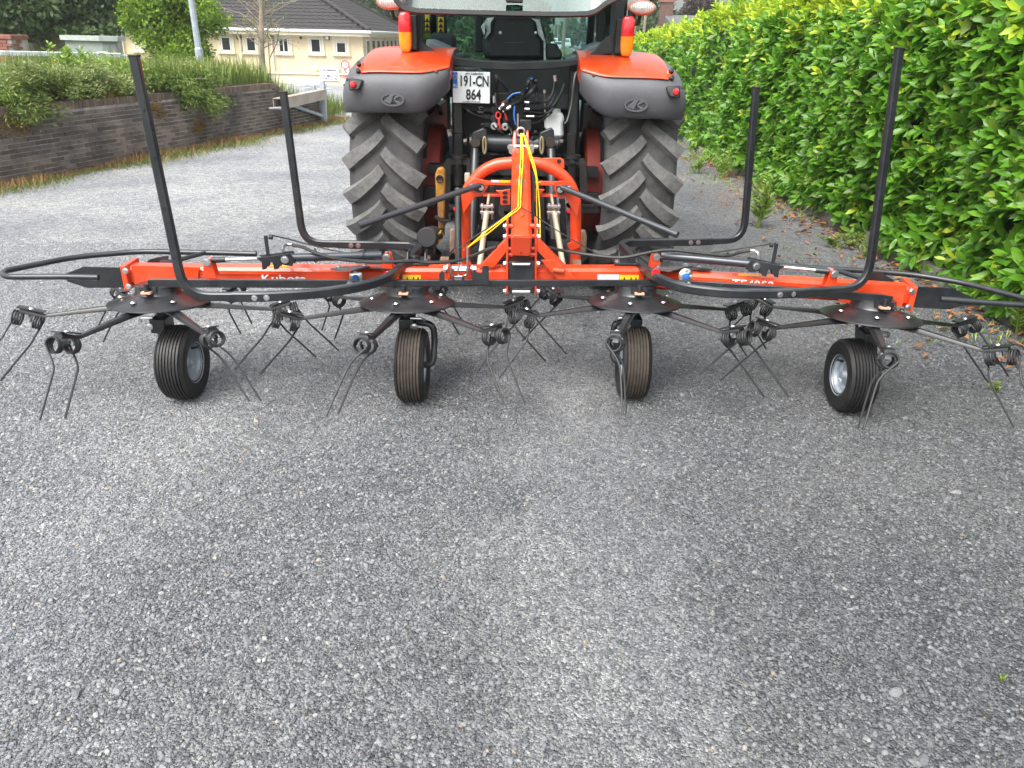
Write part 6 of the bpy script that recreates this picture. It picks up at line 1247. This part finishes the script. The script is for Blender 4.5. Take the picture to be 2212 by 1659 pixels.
b.build('yellow_print', YELLOWS, cn, 0)
b = MB(); b.box(c0.lerp(c1, .5)-V((0, 0, .075)), (.05, .1, .04)); b.build('canister_foot', BLACK, cn, 0, .003)
b = MB(); q = c0.lerp(c1, .6); b.bar(q-V((0, 0, .09)), V((q.x-.02, q.y, .55)), .05, .03); b.build('canister_bracket', REDP, cn, 0)

# folding cylinders, hoses, levers
for (P0, P1, br0, br1, cl) in (((837, 551), (452, 562), 'a', 'b', -1), ((1416, 551), (1797, 587), 'a', 'b', 1)):
    zc = .70; q0, q1 = pz(*P0, zc), pz(*P1, zc); d = (q1-q0).normalized(); Lc = (q1-q0).length
    b = MB(); b.cyl(q0+d*.03, q0+d*(Lc*.555), .0205, 18); b.cyl(q0+d*(Lc*.545), q0+d*(Lc*.57), .023, 18); cy = b.build('folding_cylinder', mat('slate_cylinder', (.026, .032, .042), .3, coat=.4), ted)
    b = MB(); b.cyl(q0+d*(Lc*.57), q1-d*.07, .0085, 12); b.build('piston_rod', STEELW, cy)
    b = MB(); b.cyl(q1-d*.075, q1-d*.012, .014, 12); b.build('rod_end', BLACK, cy)
    b = MB()
    for q in (q0, q1): b.cyl(q-V((0, .035, 0)), q+V((0, .035, 0)), .013, 12); b.bolt(q-V((0, .035, 0)), (0, -1, 0), .013, .01)
    b.build('cylinder_pins', ZINC, cy)
    for q in (q0, q1):
        for dy in (-.026, .018):
            b = MB(); b.prism([q+V((-.016, dy, .012)), q+V((.016, dy, .012)), q+V((.032, dy, ZT-zc-.01)), q+V((-.032, dy, ZT-zc-.01))], V((0, .008, 0))); b.build('cylinder_bracket', ORANGE, ted, 0, .002)
    cc = q0+d*(Lc*.60); up3 = V((0, 0, 1)); poly_ = [(-.10, .012), (-.02, .02), (.04, .03), (.055, .0), (.045, -.035), (.015, -.03), (-.0, -.02), (-.012, -.045), (-.03, -.05), (-.035, -.012), (-.05, -.012), (-.062, -.045), (-.08, -.048), (-.078, -.01)]
    b = MB(); b.prism([cc-d*(x*1.15)-V((0, .028, 0))+up3*y for x, y in poly_], V((0, .006, 0))); b.prism([cc-d*(x*1.15)+V((0, .022, 0))+up3*y for x, y in poly_], V((0, .006, 0))); hkk = b.build('lock_hook', BLACK, ted, 0, .001)
    b = MB(); b.bolt(cc-d*(.02)-V((0, .03, 0)), (0, -1, 0), .013, .01); b.build('hook_bolt', ZINC, hkk)
    b = MB(); lv = cc+d*.055; b.prism([lv+V((0, -.006, 0)), lv+V((.018*cl*1, -.006, 0)), lv+V((.016*cl+.004*cl, -.006, .112)), lv+V((.002*cl, -.006, .115))], V((0, .006, 0))); b.build('hook_lever', BLACK, hkk, 0, .001)
    b = MB(); b.lathe([(0, .012), (.012, .008), (.012, -.008), (0, -.012)], lv+V((-cl*.012, 0, .105)), (1, 0, 0), 10); b.build('cord_knot', HOSE, hkk)
# cords and hoses (control points follow the photo on the machine's own heights)
def cord(name, pts, r_, m_, par=None, n=6): b = MB(); b.tube(spline(pts, n), r_, 7); return b.build(name, m_, par or ted)
cord('hydraulic_hose', [pz(*ZF(x, y), z) for x, y, z in ((745, 255, .745), (850, 275, .745), (980, 330, .73), (1150, 385, .71), (1400, 420, .69), (1700, 430, .69), (2000, 420, .69))]+[pz(*Z5(x, y), z) for x, y, z in ((640, 245, .68), (800, 240, .68), (900, 215, .69), (1000, 172, .72), (1060, 155, .74))], .0085, HOSE)
cord('hydraulic_hose', [pz(*Z5(x, y), z) for x, y, z in ((1360, 158, .73), (1500, 185, .70), (1700, 212, .69))]+[pz(*ZG(x, y), z) for x, y, z in ((120, 382, .70), (400, 325, .73), (600, 308, .74), (900, 340, .73), (1170, 366, .72), (1300, 332, .73), (1410, 312, .74))], .0085, HOSE)
for pts, Z in (([(745, 253), (690, 252), (655, 270), (648, 310)], ZF), ([(1410, 312), (1460, 315), (1500, 338), (1500, 390)], ZG)): cord('hose_elbow', [pz(*Z(x, y), .735) for x, y in pts], .008, ZINC)
for x, y, Z in ((985, 372, ZF), (1497, 372, ZF), (607, 345, ZG), (1172, 410, ZG)): c = pz(*Z(x, y), .70); b = MB(); b.tube([c+V((0, .030*math.cos(t), .034*math.sin(t)+.004)) for t in [i*2*math.pi/14 for i in range(15)]], .003, 5, False); b.build('cable_tie', DARK, ted)
cord('pull_cord', [pz(*ZF(x, y), z) for x, y, z in ((510, 148, .80), (700, 190, .77), (900, 245, .74), (1250, 325, .70), (1800, 385, .68))], .0035, HOSE)
cord('pull_cord', [pz(*ZG(x, y), z) for x, y, z in ((1680, 232, .80), (1400, 278, .77), (1000, 335, .73), (700, 360, .70))], .0035, HOSE)
for dx in (-2.0, 3.0):
    cord('yellow_cord', [py(1126+dx*.5, 288, 4.66)]+[onm(x+dx*k_, y) for x, y, k_ in ((1127, 330, .9), (1126, 360, .9), (1123, 400, 1), (1121.5, 440, 1))]+[onm(1119+dx, 450), onm(1100, 464+dx), py(1080, 480+dx, 3.9), py(1050, 503+dx*1.4, 3.85), py(1011, 534, 3.72)], .0034, ROPE)
cord('yellow_cord', [py(1131, 290, 4.70), py(1141, 325, 4.60), py(1153, 365, 4.5), py(1159, 392, 4.45), py(1159, 440, 4.40), py(1161, 500, 4.2), py(1162, 520, 4.1)], .0034, ROPE)
cord('yellow_cord', [py(1133, 292, 4.72), py(1146, 330, 4.62), py(1158, 372, 4.52), py(1165, 440, 4.42), py(1167, 520, 4.2)], .0035, ROPE)
cord('pull_cord', [onm(1127, 345), onm(1129, 380), onm(1127, 420), onm(1126, 445), onm(1146, 459, .07), py(1165, 472, 3.95), py(1215, 505, 3.9), py(1292, 550, 3.9)], .003, HOSE); cord('pull_cord', [onm(1124, 447), onm(1106, 459, .07), py(1088, 471, 3.95), py(1035, 505, 3.9), py(978, 546, 3.9)], .003, HOSE)
cord('mast_hose', [py(1150, 372, 4.55), py(1152, 400, 4.45), py(1150, 440, 4.25), py(1151, 478, 4.0)], .011, HOSE)
cord('mast_hose', [py(1160, 440, 4.6), py(1160, 455, 4.5), py(1150, 470, 4.4)], .009, HOSE)
# stickers and lettering on the beams
fr_c = V((cdir.y, -cdir.x, 0)); bz = V((0, 0, 1))
def sticker(px0, px1, y0, y1, p0, d, m_, par, name='sticker', off=.0022):
    nr = V((d.y, -d.x, 0)); o_ = p0+nr*off; k = lambda x, y: (lambda r_: V((0, 0, H))+r_*((o_-V((0, 0, H))).dot(nr)/r_.dot(nr)))(ray(x, y))
    q = [k(px0, y0), k(px1, y0), k(px1, y1), k(px0, y1)]; b = MB(); b.add(q, [[0, 1, 2, 3]]); return b.build(name, m_, par, 0, fix=False), q
s1, q = sticker(870, 909, 594, 610, C0, cdir, YELLOWS, cb, 'warning_sticker'); s2, q2 = sticker(1338, 1380, 594, 612, C0, cdir, YELLOWS, cb, 'warning_sticker'); sticker(1291, 1337, 593, 612, C0, cdir, WHITEP, cb, 'data_sticker')
for qq, par in ((q, s1), (q2, s2)):
    b = MB(); e = (qq[1]-qq[0]); u = qq[3]-qq[0]
    for f_ in (.25, .6, .85): c = qq[0]+e*f_+u*.5+fr_c*.002; b.prism([c-u*.32, c+e*.08+u*.3, c-e*.08+u*.3], fr_c*.0008)
    b.build('symbol', INK, par, 0)
def bt(s_, px, py_, size, p0, d, par, sx=1.0):
    nr = V((d.y, -d.x, 0)); r_ = ray(px, py_); o_ = p0+nr*.003; c = V((0, 0, H))+r_*((o_-V((0, 0, H))).dot(nr)/r_.dot(nr))
    o = text('lettering', s_, size, (0, 0, 0), WHITEP, par, ext=.0006, bold=.012); mm = M((d, bz, nr)).transposed().to_4x4(); o.location = (0, 0, 0)
    o.matrix_local = M.Translation(-DL if par == ted else V((0, 0, 0))) @ M.Translation(c) @ mm @ M.Diagonal((sx, 1, 1, 1))
bt('Kubota', 613, 603, .066, L0, ldir, lb, 1.15); bt('TE4052', 1626, 616, .062, R0, rdir_, rb_, 1.08)
for (p0, d, bkk, f_, par) in ((L0, ldir, lbk, .55, lb), (R0, rdir_, rbk, .38, rb_)):
    c = p0+d*((L1-L0).length*f_)+bkk*.04+V((0, 0, .0015)); b = MB(); b.box(c, (.10, .022, .002), M.Rotation(math.atan2(d.y, d.x), 3, 'Z')); b.build('warning_sticker', YELLOWS, par, 0)
# wing hinge: rubber flap, round pivot plates, red reflectors, bolts
for (x0, x1, Z, yy, rf, par) in ((1230, 1700, ZF, 490, (1405, 595), lb), (450, 950, ZG, 490, (745, 580), rb_)):
    pts = [pz(*Z(x0+(x1-x0)*i/7, yy+14*math.sin(i*1.2)), ZT+.018+.014*math.sin(i*.9)) for i in range(8)]; b = MB(); b.sweep(pts, [(.045, -.003), (.045, .003), (-.045, .003), (-.045, -.003)], (0, 0, 1)); fl = b.build('rubber_flap', mat('grey_rubber_flap', (.07, .072, .078), .6), par)
    b = MB()
    for f_ in (.05, .6, .9): b.bolt(pts[int(f_*7)]+V((0, 0, .004)), (0, 0, 1), .009, .01)
    b.build('flap_bolts', ZINC, fl)
    c = py(*Z(*rf), Yb+.01); b = MB(); b.lathe([(.010, .014), (.020, .012), (.032, .006), (.036, 0)], c+V((0, .012, 0)), (0, -1, 0), 24); pvp = b.build('pivot_disc', ZINC, ted)
    b = MB(); b.bolt(c-V((0, .0, 0)), (0, -1, 0), .011, .012); b.build('blue_nut', BLUEP, pvp); b = MB()
    for a in (0, math.pi, math.pi/2): b.bolt(c+V((.025*math.cos(a), .004, .025*math.sin(a))), (0, -1, 0), .006, .006)
    b.build('pivot_bolts', GOLD, pvp)
for x, y in ((1735, 570), (430, 545)):
    c = py(*(ZF if x > 1000 else ZG)(x, y), Yb+.03); b = MB(); b.lathe([(0, .006), (.020, .005), (.022, 0)], c, (0, -1, 0), 24, sx=1.0); b.build('red_reflector', REDD, ted)

# guard loops carrying the four upright posts
def guard(loop, zt_pts, top, s_, zl=.66):
    P_ = [pz(*q, zl) for q in loop]; foot = P_[-1]; tp_ = py(*top, foot.y); full_ = P_+[tp_]
    b = MB(); k = len(P_); half = fillet(P_[:k-1]+[P_[k-2].lerp(P_[k-1], .35)], .12, 5); b.rtube(half, .036, .042, (0, 0, 1)); arm = b.build('guard_arm', BLACK, ted)
    pst = fillet([P_[k-2].lerp(P_[k-1], .2), foot, tp_], .14, 7); b = MB(); b.rtube(pst, .031, .036, (0, 0, 1)); po = b.build('guard_post', BLACK, ted)
    b = MB(); v_ = (tp_-foot).normalized()
    b.box(tp_+v_*.003, (.038, .034, .008)); b.build('post_cap', DARK, po, 0, .002)
    b = MB()
    for f_ in (.985*.62, .40, .30, .27, .80, .18):
        c = foot.lerp(tp_, f_)+V((0, -.0165, 0)); b.lathe([(0, .002), (.0055, .002), (.0055, 0)], c+V((0, -.002, 0)), (0, -1, 0), 12)
    b.build('post_holes', INK, po)
    b = MB()
    for f_ in (.10, .45): 
        a_, c_ = P_[k-3].lerp(P_[k-2], 1-.20), P_[k-2].lerp(P_[k-1], .30); q = a_.lerp(c_, f_); b.bolt(q+V((0, -.021, 0)), (0, -1, 0), .009, .007)
    b.build('guard_bolts', ZINC, arm); return arm
guard([(902, 568), (872, 572), (840, 600), (788, 618), (690, 634), (560, 641), (398, 640)], None, (290, 122), -1, .64)
guard([(1372, 562), (1382, 572), (1418, 600), (1470, 622), (1570, 634), (1700, 634), (1873, 622)], None, (1943, 105), 1, .64)
guard([(902, 562), (884, 556), (906, 538), (892, 531), (820, 529), (770, 528.5), (655, 525)], None, (612, 200), -1, .66)
guard([(1368, 562), (1360, 548), (1341, 530), (1356, 524), (1430, 523), (1500, 522), (1606, 518)], None, (1633, 190), 1, .66)
for px in (900, 1352):
    c = pz(px, 566, .64); b = MB(); b.box(c+V((0, .02, .0)), (.13, .14, .012)); gp = b.build('guard_bracket', BLACK, ted, 0, .003)
    for dx in (-.045, .045): b = MB(); b.prism([c+V((dx, -.05, .0)), c+V((dx, .08, .0)), c+V((dx, .06, .055)), c+V((dx, -.02, .055))], V((.006, 0, 0))); b.build('bracket_rib', BLACK, gp, 0)
    b = MB()
    for dx, dy in ((-.05, -.02), (.05, -.02), (.05, .06)): b.bolt(c+V((dx, dy, .006)), (0, 0, 1), .010, .014)
    b.build('bracket_bolts', ZINC, gp)

# rotors --------------------------------------------------------------
def rotor_parts(sg):
    """meshes of one rotor, centre of disc at origin; sg = turning sense"""
    out = {}
    b = MB(); b.lathe([(.05, .03), (.10, .028), (.130, .012), (.20, -.010), (.228, -.018), (.236, -.022), (.238, -.028), (.232, -.031), (.13, .000), (.05, .012)], (0, 0, 0), (0, 0, 1), 48); out['disc'] = b
    b = MB(); r0, r1, r2 = .13, .50, .615; z0, z1, z2 = -.040, -.074, -.042                        # arm: pressed strip dropping outward, tip kicked up
    b.sweep([(r0, 0, z0), (.24, 0, z0-.006), (r1, 0, z1), (r1+.02, 0, z1-.002), (r2, 0, z2)], [(.021, -.012), (.021, -.006), (.012, .007), (-.012, .007), (-.021, -.006), (-.021, -.012)], (0, 0, 1), True, [1.25, 1.15, .72, .72, 1.15]); out['arm'] = b
    b = MB(); d = V((r2-r1, 0, z2-z1)).normalized(); n_ = V((-d.z, 0, d.x)); c = V((r1+.03, 0, z1+.008)); b.box(c+d*.045+n_*.010, (.115, .046, .006), M((d, V((0, 1, 0)), n_)).transposed()); out['tine_plate'] = b
    b = MB(); b.lathe([(0, .006), (.010, .005), (.013, 0)], c+d*.045+n_*.013, n_, 14); out['tine_bolt'] = b
    out['tines'] = []
    dn = (-n_+d*.20).normalized(); tg = V((0, sg, 0))
    for k, off in enumerate((-.036, .048)):
        b = MB(); cc = c+d*(.05+off)-n_*.044; rc = .033; pts = []; turns = 3.5; wv = .0112*turns*(1 if k else -1)
        N_ = 56
        for i in range(N_+1):
            a = -math.pi/2 + 2*math.pi*turns*i/N_                                             # wound round the radial axis
            pts.append(cc+d*(wv*(i/N_-.5)*1.0)+(n_*math.cos(a)+tg*(-math.sin(a)))*rc)
        e = pts[-1]; 
        leg = [e, e+dn*.022+tg*.018, e+dn*.065+tg*.056, e+dn*.10+tg*.075, e+dn*.19+tg*.095+d*.025, e+dn*.305+tg*.118+d*.055]
        pts2 = pts[:-1]+fillet(leg, .03, 3); b.tube(pts2, .0047, 6); out['tines'].append(b)
    b = MB(); b.box(c+d*.05-n_*.022, (.022, .026, .034), M((d, V((0, 1, 0)), n_)).transposed()); b.cyl(c+d*.05-n_*.02-V((0, .03, 0)), c+d*.05-n_*.02+V((0, .03, 0)), .006, 8); out['tine_clamp'] = b
    return out
MES = {}
def mesh_of(key, b, m, name, sm=45):
    if key not in MES:
        o = b.build(name, m, None, sm); MES[key] = o.data; bpy.data.objects.remove(o)
    return MES[key]
DISC_R = []
def rotor(px, py_, phase, sg, tilt, roll=0):
    c = pz(px, py_, .478)+V((0, 0, .026)); pr_ = rotor_parts(sg); ro = link('rotor', mesh_of('disc', pr_['disc'], GLOSSBLACK, 'rotor', 30), ted); ro.matrix_local = M.Translation(c-DL) @ M.Rotation(R(-tilt), 4, 'X') @ M.Rotation(R(roll), 4, 'Y'); DISC_R.append(c)
    for k in range(6):
        Rz = M.Rotation(R(phase+60*k), 4, 'Z')
        def put(key, b, m, name):
            o = link(name, mesh_of(key, b, m, name), ro); o.matrix_local = Rz; return o
        put('arm', pr_['arm'], GLOSSBLACK, 'tine_arm'); put('plate', pr_['tine_plate'], BLACK, 'tine_plate'); put('clamp', pr_['tine_clamp'], mat('dull_zinc', (.35, .36, .37), .45, metal=.7), 'tine_clamp'); put('tbolt', pr_['tine_bolt'], ZINC, 'tine_bolt')
        put('ti%d' % sg, pr_['tines'][0], mat('spring_tine_black', (.015, .016, .018), .5, coat=.0, dirt=((.05, .05, .05), .3, 30)), 'spring_tine'); put('to%d' % sg, pr_['tines'][1], MATS['spring_tine_black'], 'spring_tine')
        bb = MB(); bb.lathe([(0, .007), (.010, .006), (.014, 0)], (.175, 0, .004), (0, 0, 1), 12); o = put('dbolt', bb, ZINC, 'disc_bolt')
    bb = MB(); bb.lathe([(.0, .066), (.098, .066), (.104, .062), (.106, .03), (.112, .022), (.05, .022)], (0, 0, 0), (0, 0, 1), 36); bb.box((0, -.075, .055), (.08, .07, .026)); o = link('gearbox', mesh_of('gb', bb, BLACK, 'gearbox'), ro)
    bb = MB(); bb.box((0, -.118, .045), (.045, .04, .010)); o = link('gearbox_tab', mesh_of('gt', bb, mat('salmon_tab', (.75, .38, .26), .5), 'gearbox_tab', 0), ro)
    bb = MB(); bb.cyl((0, -.122, .05), (0, -.122, .085), .012, 12); bb.bolt((0, -.122, .04), (0, 0, -1), .011, .008); o = link('grease_plug', mesh_of('gp', bb, DARK, 'grease_plug'), ro)
    return c
cR = [rotor(346, 652, 14, 1, 6), rotor(880, 653, 20, -1, 6), rotor(1371, 653, 14, 1, 6), rotor(1880, 683, 14, -1, 6, 1.5)]
# castor wheels
def castor(px, py_, side, rc, worn):
    g = pz(px, py_, 0); rw, ww = .188, .148; c = V((g.x, g.y+.02, rw-.004))
    pf = [(.094, -ww*.40), (.112, -ww*.46), (.150, -ww*.50), (.170, -ww*.47), (.182, -ww*.38)]
    m_ = 7; gr = []
    for i in range(m_):
        x0 = -ww*.36+ww*.72*i/m_; wd_ = ww*.72/m_; rr = .1875-.003*abs((i-(m_-1)/2)/((m_-1)/2))**2
        gr += [(rr-.007, x0+.001), (rr, x0+.003), (rr, x0+wd_-.003), (rr-.007, x0+wd_-.001)]
    pf2 = pf+gr+[(r_, -h_) for r_, h_ in pf[::-1]]
    b = MB(); b.lathe(pf2, (0, 0, 0), (1, 0, 0), 56); wl = b.build('castor_wheel', TYRE, ted, 35); wl.location = c-DL
    if worn: b = MB(); b.lathe([q for q in [(r_+.0006, h_) for r_, h_ in gr]], (0, 0, 0), (1, 0, 0), 56); b.build('scuffed_tread', TREADW, wl, 35)
    sg = -side
    b = MB(); b.lathe([(.100, sg*ww*.42), (.104, sg*ww*.44), (.100, sg*ww*.36), (.092, sg*ww*.34), (.088, sg*ww*.22), (.070, sg*ww*.20), (.066, sg*ww*.12), (.045, sg*ww*.10), (.0, sg*ww*.10)], (0, 0, 0), (1, 0, 0), 40); b.lathe([(.100, -sg*ww*.42), (.09, -sg*ww*.3), (.03, -sg*ww*.2)], (0, 0, 0), (1, 0, 0), 32); rm = b.build('rim', RIM, wl, 35)
    b = MB(); b.lathe([(.030, sg*ww*.08), (.030, sg*ww*.22), (.024, sg*ww*.26), (.022, sg*ww*.34), (0, sg*ww*.36)], (0, 0, 0), (1, 0, 0), 20); b.build('hub_cap', RIM, wl, 35)
    b = MB(); b.cyl((sg*ww*.2, .05, .055), (sg*ww*.42, .055, .06), .006, 8); b.build('valve', DARK, wl)
    king = rc+V((0, .0, -.045)); b = MB(); b.cyl(king, king-V((0, 0, .06)), .03, 14); b.box(king-V((0, .02, .085)), (.075, .11, .075)); hs_ = b.build('castor_housing', BLACK, ted, 30, .006)
    ex = c.x+side*(ww/2+.028); b = MB(); zt = king.z-.075
    b.tube(fillet([V((king.x+side*.03, king.y-.02, zt)), V((ex, c.y+.05, zt)), V((ex+side*.008, c.y+.05, c.z+.12)), V((ex, c.y, c.z)), V((c.x+side*.03, c.y, c.z))], .05, 5), .0165, 10); b.build('castor_leg', BLACK, hs_)
    b = MB(); q = king-V((-side*.04, .075, .085)); b.bolt(q, (0, -1, 0), .013, .016); b.tube(fillet([king+V((side*.02, -.06, -.045)), king+V((side*.085, -.06, -.045)), king+V((side*.095, -.03, -.075))], .02, 3), .007, 8); b.build('castor_pin', ZINC, hs_)
for (px, py_), s_, c_, wn_ in (((404, 857), -1, cR[0], 0), ((893, 862), 1, cR[1], 1), ((1362, 855), -1, cR[2], 1), ((1826, 885), 1, cR[3], 0)): castor(px, py_, s_, c_, wn_)

# ================================================================== damp summer air
b = MB(); b.box((60, 350, 8.3), (1140, 900, 18.8)); hz = b.build('haze', mat('x', (.5, .5, .5)), None, 0)
hm = bpy.data.materials.new('damp_air'); hm.use_nodes = True; t_ = hm.node_tree; t_.nodes.remove(t_.nodes['Principled BSDF'])
pv_ = t_.nodes.new('ShaderNodeVolumePrincipled'); pv_.inputs['Color'].default_value = (.97, .985, 1, 1); pv_.inputs['Density'].default_value = .0008; pv_.inputs['Anisotropy'].default_value = .2
t_.links.new(pv_.outputs[0], t_.nodes['Material Output'].inputs['Volume']); hz.data.materials.clear(); hz.data.materials.append(hm)
tag(hz, 'thin pale haze in the air over the road and trees', kind='stuff')
